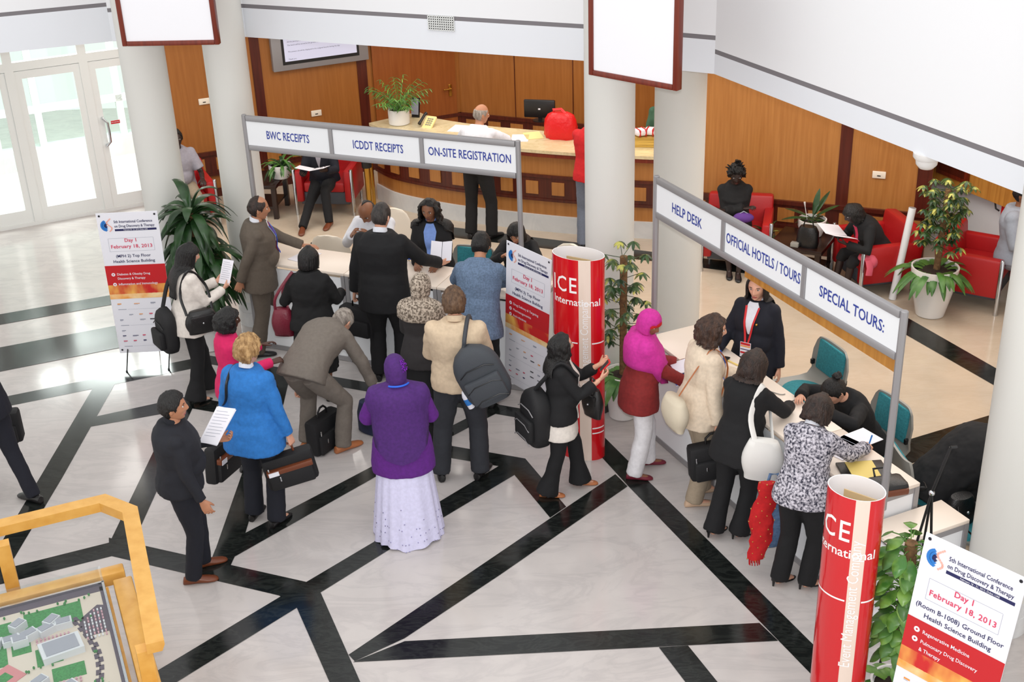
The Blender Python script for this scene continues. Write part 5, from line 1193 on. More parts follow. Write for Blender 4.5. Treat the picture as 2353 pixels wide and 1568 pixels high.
# 11 woman in purple
p = PE['purple'] = Person('person in a purple tunic and headscarf with a long lilac skirt, seen from behind', xy(940, 1218), 4, 1.58, True, 'skin_dark', fat=1.2, hands={'L': (-.16, .26, .98), 'R': (.16, .26, .98)}, elb={'L': (-.8, -.5, -.6), 'R': (.6, -.5, -.7)}, head=(-14, 8, 0))
p.jacket('purple_tunic', 'tunic', hem=-.50, off=.024, hem_off=.02, sleeve=.80, sl_r=(.080, .072, .075), disp=.014); p.skirt('lilac_skirt', .015, r1=.315, ripple=.012, nr=15); p.hijab('purple_scarf', drop=.32, rx=.20, ry=.16, tail=lambda a: .26 * max(0, cos(a - pi)) ** 1.5)
u, f, r = p.fr(.7); mb = MB('sequin')
for i in range(46): a = R.uniform(0, 2 * pi); l = .045 * sqrt(R.random()); c = p.at(.70) + r * (.055 + l * .8 * cos(a)) - f * .6; h = BVHTree.FromPolygons([v.co for v in p.root.children[-1].data.vertices], [q.vertices for q in p.root.children[-1].data.polygons]).ray_cast(c + u * l * sin(a) * 1.3, f) if i == 0 else hb.ray_cast(c + u * l * sin(a) * 1.3, f); hb = hb if i else BVHTree.FromPolygons([v.co for v in p.root.children[-1].data.vertices], [q.vertices for q in p.root.children[-1].data.polygons]); h[0] is not None and mb.ell(h[0], .006, None, None, 6, 4)
for i in range(30): z = R.uniform(.0, .09); a = R.uniform(rad(110), rad(160)); q_ = p.hm @ V((.1 * sqrt(max(.05, 1 - (z / .14) ** 2)) * sin(a), .124 * sqrt(max(.05, 1 - (z / .14) ** 2)) * cos(a), z)); mb.ell(q_, .006, None, None, 6, 4)
mb.build('sequins', p.root, label='shiny violet sequins on the scarf')
mb = MB('lanyard_blue'); mb.tube([p.hm @ V((.098 * sin(a), .100 * cos(a) - .02, -.118)) for a in [rad(120 + 12 * i) for i in range(11)]], .008); mb.build('lanyard', p.root)
mb = MB('sequin_silver'); sk = [c for c in p.root.children if c.name.startswith('skirt')][0]
for i, v in enumerate(sk.data.vertices):
    if v.co.z < .36 and R.random() < .35 * (1 - v.co.z / .4): mb.ell(v.co, .0065, None, None, 5, 4)
mb.build('skirt_sequins', sk, label='silver sequins toward the hem')
# 12 backpack man
p = PE['backpack'] = Person('person in a beige jacket with a grey backpack on one shoulder, seen from behind', xy(1066, 1090), -4, 1.76, skin='skin_light', fat=1.08, head=(-8, 10, 0), hands={'L': (-.14, .30, 1.02), 'R': (.14, .30, 1.02)}, elb={'L': (-.7, -.5, -.6), 'R': (.7, -.5, -.6)}, feet={'L': (-.20, -.03, 12, 0), 'R': (.16, .0, -20, 0)})
p.jacket('beige_jacket', hem=-.12, off=.026, hem_off=.006, sl_r=(.078, .070, .06), disp=.02); p.trousers('charcoal_trousers', r=(.105, .085, .085), disp=.014); p.shoes('black_leather'); p.short_hair('hair_light_brown', th=.020, front=.06, rough=.012); p.collar('beige_jacket', r=.072, h=.05)
# 13 man in steel blue jacket leaning
p = PE['steel'] = Person('person in a steel blue jacket leaning on the on-site registration counter, seen from behind', (-.30, 10.95), -10, 1.74, skin='skin_tan', lean=26, head=(0, 34, 0), pelvis=(0, -.04, .93), hands={'L': (-.12, .46, 1.06), 'R': (.12, .46, 1.06)}, elb={'L': (-1, -.1, -.2), 'R': (1, -.1, -.2)}, grip={'L': dict(curl=.5, palm=(0, 0, -1)), 'R': dict(curl=.8, palm=(0, 0, -1))})
p.jacket('steel_jacket', hem=-.34, off=.024, hem_off=.03, disp=.018); p.trousers('suit_black'); p.shoes('black_leather'); p.short_hair('hair_black', th=.014)
SIT = dict(pelvis=(0, 0, .56), feet={'L': (-.11, .44, 0, 0), 'R': (.11, .44, 0, 0)})
# 14 seated balding man behind the counter
p = PE['balding'] = Person('person in a white shirt, balding, seated bent over the receipts counter', (-1.44, 13.40), 168, 1.82, skin='skin_brown', lean=20, head=(14, 44, 0), hands={'L': (-.1, .52, 1.0), 'R': (.14, .5, 1.0)}, **SIT)
p.jacket('white_shirt', 'shirt', hem=-.08, off=.014, sl_r=(.062, .054, .044)); p.trousers('suit_black'); p.shoes('black_leather'); p.short_hair('hair_black', th=.008, front=.09, bald=lambda az, z: sm(.015, .04, z) * sm(rad(165), rad(130), az)); p.collar('white_shirt', r=.064)
p.rows([(.8, -.16, -.12), (.5, -.15, -.10), (.2, -.14, -.10)], 'suit_black', 'waistcoat_edge')
# 15 staff woman in blue blouse
p = PE['blouse'] = Person('person with long wavy hair, black blazer and blue blouse behind the receipts counter', xy(990, 458, 1.60), 172, 1.64, True, 'skin_brown', lips='lip_dark', lean=7, head=(8, 10, 0), hands={'L': (-.10, .36, 1.04), 'R': (.12, .34, 1.04)})
p.jacket('suit_black', hem=-.25, off=.022, sl_r=(.07, .06, .05)); p.rows([(1.02, -.04, .04), (.95, -.055, .055), (.86, -.07, .07), (.6, -.05, .05), (.35, -.03, .03)], 'blue_shirt', 'blouse'); p.trousers('suit_black'); p.shoes('black_leather'); p.long_hair('hair_black', -.36, bulk=.042, curl=.22, w_end=.21, open_=58, fringe=.098, behind=80, dy=-.03); p.collar('blue_shirt', r=.064, h=.035)
# 16 seated woman at the right end
p = PE['seated16'] = Person('person in a dark blazer seated writing at the registration counter, behind the banner', (.12, 12.62), 172, 1.66, True, 'skin_tan', lean=16, head=(10, 30, 0), hands={'L': (-.12, .48, 1.02), 'R': (.12, .48, 1.02)}, **SIT)
p.jacket('suit_black'); p.trousers('suit_black'); p.shoes('black_leather'); p.long_hair('hair_black', -.30, w_end=.11, bulk=.02); p.rows([(1.02, -.03, .03), (.95, -.03, .03), (.6, -.02, .02)], 'paper', 'blouse')
# 17 reading man
p = PE['reader'] = Person('person in a dark suit reading a magazine in the red armchair under the receipts header', (-2.42, 16.44), 172, 1.62, skin='skin_deep', lips='lip_dark', lean=14, head=(-6, 34, 0), hands={'L': (-.16, .42, .72), 'R': (.16, .42, .68)}, pelvis=(0, 0, .47), feet={'L': (-.16, .58, -5, 0), 'R': (.14, .78, 8, 0)}, grip={'L': dict(curl=.6, palm=(.5, 0, .8)), 'R': dict(curl=.6, palm=(-.5, 0, .8))})
p.jacket('navy_suit', hem=-.12); p.trousers('suit_black'); p.shoes('brown_leather'); p.suitfront('grey_shirt', None, v=.5); p.short_hair('hair_black', th=.006)
# 18 person in the left armchair
p = PE['hidden'] = Person('person in a grey shirt sitting in the armchair between the two left columns', (-4.26, 16.12), 204, 1.74, skin='skin_deep', lips='lip_dark', lean=14, hands={'L': (-.22, .40, .72), 'R': (.20, .40, .66)}, **SIT)
p.jacket('grey_shirt', 'shirt', hem=-.08, off=.014, sleeve=.42); p.trousers('khaki_trousers'); p.shoes('black_leather'); p.short_hair('hair_black')
# 19 man at reception
p = PE['reception'] = Person('person in white shirt and black trousers leaning on the reception desk', (-.35, 15.28), -22, 1.70, skin='skin_tan', lean=14, head=(42, 8, 0), hands={'L': (-.16, .42, 1.13), 'R': (.22, .50, 1.13)}, elb={'L': (-1, -.3, 0), 'R': (1, -.3, 0)}, feet={'L': (-.13, .02, 10, 0), 'R': (.16, .05, -25, 0)}, grip={'R': dict(curl=1.1)})
p.jacket('white_shirt', 'shirt', hem=-.06, off=.018, sl_r=(.07, .058, .048), disp=.016); p.trousers('suit_black', r=(.10, .08, .08)); p.shoes('black_leather'); p.short_hair('hair_grey', th=.005, front=.08, rough=.003, bald=lambda az, z: sm(.05, .075, z))
# 20 red shirt person
p = PE['redshirt'] = Person('person in a red jumper at the reception desk, half hidden by the column', (1.03, 14.80), -18, 1.78, skin='skin_brown', lean=6, hands={'L': (-.12, .42, 1.12), 'R': (.2, .4, 1.12)}, feet={'L': (-.1, .0, 10, 0), 'R': (.14, .03, -8, 0)})
p.jacket('red_knit', 'jumper', hem=-.14, off=.022); p.trousers('blue_grey_trousers', r=(.1, .085, .085)); p.shoes('black_leather'); p.short_hair('hair_black'); p.collar('white_shirt', r=.070, h=.02, t=.96)
# 21 person behind desk
p = PE['clerk'] = Person('person in a green top behind the reception desk, mostly hidden by a column', (2.06, 16.05), 175, 1.66, True, 'skin_brown', hands={'L': (-.15, .3, 1.1), 'R': (.15, .3, 1.1)})
p.jacket('green_top', 'top'); p.trousers('suit_black'); p.shoes('black_leather'); p.long_hair('hair_black', -.2)
# 22 seated woman, arms folded
p = PE['folded'] = Person('person in a black blazer sitting with folded arms in the armchair by the help desk', (2.66, 14.22), 172, 1.66, True, 'skin_deep', lips='lip_dark', lean=10, head=(-4, 18, 0), hands={'L': (.12, .26, .74), 'R': (-.10, .25, .76)}, elb={'L': (-.8, -.4, -.5), 'R': (.8, -.4, -.5)}, pelvis=(0, 0, .50), feet={'L': (-.06, .52, 0, 0), 'R': (.04, .46, 0, 0)})
p.jacket('suit_black', hem=-.15); p.skirt('suit_black', .42, r1=.22) if False else p.trousers('suit_black', length=.25, name='skirt'); p.shoes('black_leather'); p.short_hair('hair_black', th=.03, front=.06, rough=.03, side=.0, nape=-.04)
mb = MB('hair_black')
for i in range(26): a = R.uniform(0, 2 * pi); e = R.uniform(.5, 1.4); d = V((cos(a) * cos(e), sin(a) * cos(e), sin(e))); q_ = head_pt(d, True, False); mb.tube([p.hm @ q_, p.hm @ (q_ + d * .05), p.hm @ (q_ + d * .075 + V((.01 * cos(a * 3), .01, 0)))], [.012, .010, .004], None, 6)
mb.build('hair_twists', p.root)
# 23 woman reading on the right
p = PE['reading'] = Person('person in a black suit reading an open paper in the armchair by the white tube', (4.12, 13.26), 104, 1.60, True, 'skin_deep', lips='lip_dark', lean=42, head=(6, 30, 0), hands={'L': (-.14, .48, .66), 'R': (.16, .44, .66)}, pelvis=(0, 0, .46), feet={'L': (-.09, .46, 0, 0), 'R': (.09, .50, 0, 0)}, grip={'L': dict(curl=.6, palm=(.5, 0, .8)), 'R': dict(curl=.6, palm=(-.5, 0, .8))})
p.jacket('suit_black', hem=-.12); p.trousers('suit_black', length=.2, name='skirt'); p.shoes('black_leather'); p.long_hair('hair_black', -.12, bulk=.03, curl=.1, fringe=.05); p.rows([(1.02, -.035, .035), (.93, -.035, .035), (.7, -.025, .025), (.62, -.03, .03)], 'print_pink', 'blouse', label='pink blouse')
# 24 grey robed person right
p = PE['grey'] = Person('person in loose grey clothes sitting in the armchair at the right edge', (5.44, 12.74), 232, 1.72, skin='skin_brown', lean=-4, hands={'L': (-.2, .34, .80), 'R': (.24, .30, .80)}, fat=1.2, pelvis=(0, 0, .60), feet={'L': (-.12, .50, 0, 0), 'R': (.16, .52, -5, 0)})
p.jacket('grey_robe', 'tunic', hem=-.1, off=.035, sl_r=(.09, .085, .08), disp=.016, ds=.2); p.trousers('grey_robe', r=(.12, .11, .11), disp=.02); p.shoes('brown_leather'); p.short_hair('hair_black')
# 25 pink hijab
p = PE['magenta'] = Person('person in a magenta headscarf, maroon tunic and white trousers, holding booklets', xy(1468, 1086), -80, 1.58, True, 'skin_brown', lips='lip_dark', fat=1.02, head=(50, 22, 0), lean=3, hands={'L': (-.10, .34, .98), 'R': (.12, .34, .92)}, feet={'R': (.10, -.04, -18, 0), 'L': (-.10, .14, -6, 0)}, grip={'L': dict(curl=.9, palm=(.5, 0, .8)), 'R': dict(curl=.9, palm=(-.6, 0, .7))})
p.jacket('maroon_tunic', 'tunic', hem=-.38, off=.024, hem_off=.015, sl_r=(.075, .064, .055)); p.trousers('white_trousers', r=(.10, .085, .08), disp=.014); p.shoes('maroon_shoe', 'sneaker'); p.hijab('magenta_scarf', 'red_knit', drop=.20, rx=.155, ry=.14, open_=56, tail=lambda a: .20 * max(0, cos(a)) ** 1.3); 
# 26 beige jacket woman
p = PE['beige'] = Person('person with curly brown hair and beige linen jacket carrying a black briefcase', xy(1596, 1150), -70, 1.71, True, 'skin_light', lean=8, head=(18, 10, 0), hands={'R': (.26, .04, .84), 'L': (-.12, .42, 1.04)}, feet={'R': (.08, -.02, -15, 0), 'L': (-.07, .14, -5, 0)}, grip={'R': dict(curl=1.35), 'L': dict(curl=.3, palm=(0, 0, -1))})
p.jacket('beige_linen', hem=-.28, off=.022, hem_off=.022, sl_r=(.068, .058, .055), disp=.016); p.trousers('khaki_trousers', r=(.098, .08, .078)); p.shoes('beige_suede'); p.long_hair('hair_brown', -.14, bulk=.040, curl=.20, w_end=.12, open_=64, fringe=.085); p.rows([(1.02, -.04, .04), (.94, -.05, .05), (.8, -.045, .045), (.3, -.03, .03)], 'pale_blue_scarf', 'scarf', label='pale blue silky scarf'); lan(p, 'lanyard_blue', t1=.15)
# 27 staff woman with badge
q = G(1745, 626, 1.68); p = PE['staff'] = Person('person with navy blazer and red lanyard badge standing behind the help desk', (q.x, q.y), 146, 1.68, True, 'skin_light', lips='lip_rose', head=(-6, 6, 0), hands={'R': (.22, .30, 1.04), 'L': (-.24, .02, .82)}, grip={'R': dict(curl=.3, palm=(0, 0, -1))})
p.jacket('navy_suit', hem=-.30, off=.022, hem_off=.015, sl_r=(.068, .058, .052)); p.rows([(1.02, -.04, .04), (.95, -.055, .055), (.85, -.05, .05), (.5, -.008, .008)], 'white_shirt', 'blouse'); p.trousers('navy_suit'); p.shoes('black_leather'); p.long_hair('hair_black', -.28, bulk=.022, w_end=.11, open_=58, fringe=.098, dy=-.03); p.collar('white_shirt', r=.064, h=.035); lan(p, 'lanyard_red', t1=.32, badge=True)
mb = MB('brass'); mb.ell(p.pt(.70, -.07, 1, .012), .012, None, None, 10, 6); mb.build('lapel_pin', p.root)
# 28 black suit woman with white bag
p = PE['whitebag'] = Person('person in a black trouser suit and heels with a white shoulder bag', xy(1688, 1222), -42, 1.60, True, 'skin_light', lean=12, head=(6, 22, 0), hands={'R': (.18, .42, 1.04), 'L': (-.14, .44, 1.04)}, elb={'R': (1, -.6, -.4)}, feet={'R': (.08, -.02, -25, 0), 'L': (-.10, -.12, -12, 0)})
p.jacket('suit_black', hem=-.34, off=.022, hem_off=.03, sl_r=(.068, .058, .052)); p.trousers('suit_black', flare=.02, r=(.10, .078, .078)); p.shoes('black_leather', 'heel'); p.long_hair('hair_dark_brown', -.17, bulk=.036, curl=.06, w_end=.115, open_=60, fringe=.06)
# 29 tweed jacket woman
p = PE['tweed'] = Person('person in a speckled black and white jacket writing at the help desk', xy(1826, 1348), -32, 1.60, True, 'skin_light', lean=16, head=(10, 38, 0), hands={'R': (.30, .46, 1.06), 'L': (-.10, .44, 1.05)}, feet={'R': (.10, .05, -40, 0), 'L': (-.10, 0, -30, 0)}, grip={'R': dict(curl=1.0, palm=(-.4, 0, -.8)), 'L': dict(curl=.3, palm=(0, 0, -1))})
p.jacket('tweed', hem=-.20, off=.022, hem_off=.012, sl_r=(.068, .060, .055)); p.trousers('suit_black', r=(.10, .080, .080)); p.shoes('black_leather', 'heel'); p.long_hair('hair_dark_brown', -.12, bulk=.036, curl=.10, w_end=.105, open_=62, fringe=.06); p.collar('white_shirt', r=.062, h=.03)
# 30 seated woman with bun
q = G(1925, 868, 1.22); p = PE['bun'] = Person('person with hair tied in a bun, black jacket, seated writing behind the help desk', (q.x + .30, q.y + .14), 112, 1.66, True, 'skin_light', lean=34, head=(0, 42, 0), hands={'L': (-.14, .52, 1.02), 'R': (.16, .54, 1.02)}, elb={'L': (-1, -.2, -.2), 'R': (1, -.2, -.2)}, **SIT)
p.jacket('suit_black', hem=-.12, off=.022, disp=.016); p.trousers('suit_black'); p.shoes('black_leather'); p.short_hair('hair_black', th=.010, front=.06, side=-.01, nape=-.075, rough=.003)
mb = MB('hair_black'); mb.ell(p.hm @ V((0, -.105, .085)), (.034, .034, .030), None, None, 12, 8); mb.tube([p.hm @ V((.03 * cos(a), -.105 + .03 * sin(a), .085 + .012 * sin(3 * a))) for a in [i * pi / 5 for i in range(9)]], .013); mb.build('bun', p.root)
# 31 dark suited man by the right column
q = G(2218, 968, 1.15); p = PE['rightman'] = Person('person in a black suit bent forward on a chair behind the right column', (3.22, 8.36), -86, 1.84, skin='skin_brown', lean=62, fat=1.15, head=(-10, 50, 0), hands={'L': (.10, .50, .50), 'R': (.12, .34, .62)}, **SIT)
p.jacket('suit_black', hem=-.16, off=.026, disp=.02); p.trousers('suit_black'); p.shoes('black_leather'); p.short_hair('hair_black'); p.collar('white_shirt'); p.suitfront('white_shirt', None)

# 32 woman with red phone
p = PE['phone'] = Person('person with wavy black hair and white blouse holding a red phone before the red display', xy(1290, 1126), -88, 1.48, True, 'skin_light', head=(-12, -2, 0), lean=1, hands={'R': (.10, .32, 1.10), 'L': (-.06, .34, 1.16)}, feet={'R': (.10, -.10, -8, 0), 'L': (-.06, .20, -4, 0)}, grip={'R': dict(curl=.9, palm=(-.6, .2, .6)), 'L': dict(curl=.9, palm=(.5, .2, .7))})
p.jacket('cardigan_white', 'blouse', hem=-.50, off=.010, hem_off=.030, sleeve=.3, sleeves=''); p.jacket('suit_black', 'cardigan', hem=-.16, off=.024, sleeve=.86, sl_r=(.066, .058, .056)); p.rows([(1.02, -.04, .04), (.94, -.045, .045), (.8, -.07, .07), (.4, -.075, .075), (.0, -.08, .08), (-.14, -.085, .085)], 'cardigan_white', 'blouse_front')
p.trousers('suit_black', flare=.045, r=(.10, .078, .075)); p.shoes('tan_leather'); p.long_hair('hair_black', -.26, bulk=.034, curl=.16, w_end=.125, open_=60, fringe=.098, dy=-.05)
# ================================================================ plants
def leaf(mb, base, az, el, L, W, droop, m, seg=6, fold=.25, twist=0., stalk=0.):
    d = V((cos(az) * cos(el), sin(az) * cos(el), sin(el))); sd = V((-sin(az), cos(az), 0)); p = V(base)
    if stalk: q = p + d * stalk; mb.tube([p, p.lerp(q, .5) + V((0, 0, .01)), q], .004, m, 5); p = q
    l, c, r = [], [], []
    for i in range(seg + 1):
        t = i / seg; w_ = W * (sin(pi * min(1, t * .92 + .06)) ** .8) * .5
        up = sd.cross(d).normalized()
        if up.z < 0 and i == 0: up = -up
        s2 = (sd + up * twist).normalized()
        l.append(p + s2 * w_ + up * (fold * w_)); c.append(p.copy()); r.append(p - s2 * w_ + up * (fold * w_))
        d = (d + V((0, 0, -droop / seg))).normalized(); p = p + d * (L / seg)
    n = seg + 1; b = 3 * n
    vs = l + c + r; dn = [v - V((0, 0, .0025)) for v in vs]; fs = []
    for i in range(seg):
        for o in (0, n): a = o + i; fs += [(a, a + 1, a + n + 1, a + n), (b + a, b + a + n, b + a + n + 1, b + a + 1)]
    for i in range(seg): fs += [(i, b + i, b + i + 1, i + 1), (2 * n + i, 2 * n + i + 1, b + 2 * n + i + 1, b + 2 * n + i)]
    mb.add(vs + dn, fs, m)
def pot(t, prof, m='pot_white', zs=None, rs=None):
    MB(m).lathe(prof, n=40).build('pot', t, ang=.6); MB('soil').lathe([(rs, zs - .02), (rs, zs), (rs * .3, zs + .012)], n=24).build('soil', t)
rp_ = random.Random(21)
# corn plant, left
t = thing('potted_dracaena', 'big dark-leaved plant with long drooping leaves between the left banner and column', 'potted plant', (-3.22, 12.40, 0))
pot(t, [(.13, 0), (.15, .01), (.19, .3), (.20, .34), (.185, .34), (.18, .31)], 'pot_white', .31, .175)
mb = MB('bark'); 
for (x, y, z) in ((0, 0, 1.52), (-.06, .03, 1.15), (.07, -.02, .95)): mb.tube([(x * .4, y * .4, .3), (x, y, z)], .024, n=8)
mb.build('trunk', t)
mb = MB('leaf_dark')
for (x, y, z, n, L, e0) in ((0, 0, 1.46, 34, .50, .8), (-.06, .03, 1.18, 36, .60, .6), (.07, -.02, .98, 38, .62, .55), (0, 0, .78, 28, .55, .5)):
    for i in range(n):
        a = i * 2.4 + rp_.uniform(-.3, .3); k = i / n
        leaf(mb, (x, y, z - .10 * k + .05), a, e0 + .6 * (1 - k) - .5 * k + rp_.uniform(-.15, .15), L * rp_.uniform(.85, 1.15), .105, 2.9 + rp_.uniform(-.6, .6), 'leaf_dark', 9)
for a, e, L in ((2.2, 1.05, .42), (2.6, .8, .5), (3.0, .55, .5), (1.9, 1.3, .4), (.2, .8, .55), (.5, .7, .5)): leaf(mb, (0, 0, 1.56), a, e, L, .06, 2.1, 'leaf_dark', 8, twist=.4)
mb.build('foliage', t, ang=.9)
# palm on the desk
q = G(918, 284, 1.09); t = thing('potted_palm', 'small feathery palm in a white pot on the reception desk', 'potted plant', q)
pot(t, [(.125, 0), (.14, .01), (.145, .17), (.14, .205), (.125, .205), (.125, .18)], 'pot_white', .18, .12)
mb = MB('leaf_fresh')
for i in range(24):
    a = i * 2.4; e = rp_.uniform(.75, 1.5); L = rp_.uniform(.34, .54); d = V((cos(a) * cos(e), sin(a) * cos(e), sin(e))); p = V((.02 * cos(a), .02 * sin(a), .19)); pts = [p.copy()]
    for k in range(8): d = (d + V((0, 0, -.13))).normalized(); p = p + d * (L / 8); pts.append(p.copy())
    mb.tube(pts, [.004] * 4 + [.002] * 5, 'leaf_fresh', 5)
    for k in range(2, 9):
        for s_ in (-1, 1): leaf(mb, pts[k], a + s_ * .9, .3, .13 * (1.2 - k / 14), .015, 1.2, 'leaf_fresh' if k % 2 else 'leaf_mid', 3)
mb.build('foliage', t, ang=.9)
def bowlpot(t, r, h): pot(t, [(r * .66, 0), (r * .75, .008), (r, h * .6), (r * 1.02, h), (r * .93, h), (r * .92, h - .03)], 'pot_white', h - .03, r * .9)
# plants on the low tables
q = G(646, 408, .48); t = thing('potted_plant', 'bushy drooping plant in a white pot on the low table beside the reading man', 'potted plant', q)
bowlpot(t, .15, .19); mb = MB('leaf_mid')
for i in range(44): leaf(mb, (rp_.uniform(-.05, .05), rp_.uniform(-.05, .05), .17), i * 2.4, rp_.uniform(.3, 1.3), rp_.uniform(.2, .36), .045, 2.3, 'leaf_mid' if i % 3 else 'leaf_dark', 6)
mb.build('foliage', t, ang=.9)
q = G(1864, 540, .48); t = thing('potted_lily', 'dark green lily plant in a white pot on the low table between armchairs', 'potted plant', q)
bowlpot(t, .16, .20); mb = MB('leaf_dark')
for i in range(30): leaf(mb, (rp_.uniform(-.06, .06), rp_.uniform(-.06, .06), .18), i * 2.4, rp_.uniform(.1, .9), rp_.uniform(.10, .2), .055, 1.6, 'leaf_dark', 6)
for a, e, L in ((.5, 1.1, .32), (.2, .7, .3), (3.1, .35, .3), (2.7, .6, .28), (.9, 1.3, .3)): leaf(mb, (0, 0, .19), a, e, L, .075, .7, 'leaf_dark', 7, stalk=.06)
mb.build('foliage', t, ang=.9); mb = MB('pot_white'); mb.tube([(-.06, 0, .19), (-.09, .01, .34), (-.10, .01, .40)], [.004, .004, .012], None, 6); mb.build('flower', t)
# climbing plants on poles
def polep(label, loc, H, prof, zs, rs, kind, nb, ground, sq=.045, name='pole_plant', potm='pot_white', lean_=(0, 0), spread=1.):
    t = thing(name, label, 'potted plant', loc); pot(t, prof, potm, zs, rs)
    P = lambda z: V((lean_[0] * z, lean_[1] * z, z))
    MB('bark').tube([P(zs - .05), P(H * .5), P(H)], sq, n=10).build('moss_pole', t)
    mb = MB('leaf_var', 'leaf_dark')
    for i in range(nb):
        z = zs + .25 + (H - zs - .22) * (i + rp_.random()) / nb; a = i * 2.4 + rp_.uniform(-.4, .4)
        if kind == 'umbrella':
            L = rp_.uniform(.10, .20) * spread; e = rp_.uniform(.0, .7); d = V((cos(a) * cos(e), sin(a) * cos(e), sin(e))); q0 = P(z); q1 = q0 + d * L; mb.tube([q0, q1], .003, 'leaf_dark', 5)
            for k in range(7): leaf(mb, q1, k * 2 * pi / 7 + a, .15, rp_.uniform(.06, .085) * spread, .032, 1.5, 'leaf_var' if rp_.random() < .6 else 'leaf_dark', 4)
        else:
            leaf(mb, P(z) + V((cos(a), sin(a), 0)) * sq, a, rp_.uniform(-.1, .7), rp_.uniform(.11, .17), .085, 1.8, rp_.choice(['leaf_fresh', 'leaf_fresh', 'leaf_mid']), 6, stalk=rp_.uniform(.03, .10))
    for i in range(ground): leaf(mb, (rs * .5 * cos(i * 2.4), rs * .5 * sin(i * 2.4), zs), i * 2.4, rp_.uniform(.15, .9), rp_.uniform(.22, .36) * spread, .075, 1.9, 'leaf_mid' if kind == 'umbrella' else 'leaf_fresh', 6)
    mb.build('foliage', t, ang=.9); return t
polep('variegated umbrella plant on a mossy pole in a big white pot at the right', G(2136, 722), 1.42, [(.13, 0), (.15, .01), (.215, .3), (.245, .5), (.25, .56), (.23, .56), (.225, .52)], .52, .22, 'umbrella', 84, 40, name='umbrella_plant', lean_=(.03, 0), sq=.036, spread=1.3)
polep('dark plant on a pole in a tall white pot behind the first red display', (1.02, 10.60, 0), 1.62, [(.11, 0), (.13, .01), (.17, .4), (.18, .46), (.165, .46), (.16, .43)], .43, .155, 'umbrella', 46, 34, name='umbrella_plant', spread=1.25, sq=.034)
polep('green pothos climbing a pole beside the lower right banner', (2.40, 6.42, 0), 1.42, [(.12, 0), (.14, .01), (.17, .3), (.175, .34), (.16, .34), (.155, .31)], .31, .15, 'pothos', 150, 16, name='pothos_plant', sq=.04, lean_=(-.02, 0))
q = G(1758, 545, .0); t = thing('dried_arrangement', 'small basket of variegated leaves beside the armchair of the folded-arms woman', 'plant', (3.02, 14.02, 0))
MB('bark').lathe([(.06, 0), (.09, .1), (.10, .4), (.09, .44), (.08, .40)], n=16).build('basket', t); mb = MB('leaf_dark', 'leaf_var')
for i in range(26): leaf(mb, (0, 0, .40), i * 2.4, rp_.uniform(.3, 1.3), rp_.uniform(.12, .26), .035, 1.6, 'leaf_var' if i % 3 == 0 else 'leaf_dark', 5)
mb.build('foliage', t, ang=.9)
# ================================================================ bags and small things
def rounded(mb, c, size, bev, m): return mb.box(c, size, m, bev=bev)
def briefcase(label, loc, yaw, w_=.40, h=.30, d=.12, band=None, tag=False, name='briefcase', roll=0, group=None, body='black_nylon'):
    t = thing(name, label, 'briefcase', loc, yaw, group); t.rotation_euler = (0, roll, yaw)
    MB(body).box((0, 0, h / 2), (w_, d, h), bev=.03).build('body', t); MB(body).box((0, -d / 2 - .012, h * .33), (w_ * .86, .05, h * .56), bev=.018).build('front_pocket', t)
    if band: MB(band).box((0, -d / 2 - .022, h * .64), (w_ * .90, .045, h * .15), bev=.006).build('leather_band', t, label='brown leather band')
    if tag: MB('banner_white').box((-w_ * .32, -d / 2 - .046, h * .62), (w_ * .20, .006, h * .13)).build('name_tag', t, smooth=False, label='white name tag')
    mb = MB('brown_leather' if band else 'black_leather'); mb.tube([(-w_ * .16, 0, h - .01), (-w_ * .15, 0, h + .05), (-w_ * .06, 0, h + .085), (w_ * .06, 0, h + .085), (w_ * .15, 0, h + .05), (w_ * .16, 0, h - .01)], .010, None, 8); mb.build('handle', t)
    MB('chrome').box((-w_ * .4, -d / 2 - .03, h * .72), (.012, .01, .05), bev=.003).build('zip_pull', t); MB('chrome').box((-w_ * .22, -d / 2 - .042, h * .42), (.012, .01, .045), bev=.003).build('zip_pull', t)
    return t
mat('black_nylon', (17, 17, 20), .7, bump=.2, bscale=200); mat('blue_nylon', (22, 34, 66), .6, var=.4, scale=9); mat('maroon_leather', (110, 24, 44), .4, bump=.15, bscale=70); mat('white_leather', (226, 224, 220), .45, bump=.1, bscale=20); mat('canvas', (206, 194, 172), .8, bump=.15, bscale=120); mat('grey_nylon', (62, 66, 72), .7, bump=.2, bscale=160); mat('denim', (92, 120, 158), .85, var=.2, scale=40, bump=.3, bscale=200); mat('gold_foil', (214, 180, 96), .3, .8); mat('purple_cloth', (92, 52, 134), .8); mat('pink_cloth', (206, 84, 104), .8); mat('yellow_folder', (232, 206, 120), .6)
def grip_at(p, sd, k=.085): return p.world(p.arm[sd + 'h'] @ V((0, k, -.03)))
def hold(p, sd, h, **kw):
    g = grip_at(p, sd); return V((g.x, g.y, g.z - h - .085))
# far left bag
p = PE['left']; l = hold(p, 'R', .30); briefcase('black bag in the hand of the person leaving at the left edge', l, rad(10), .44, .30, .14, name='travel_bag')
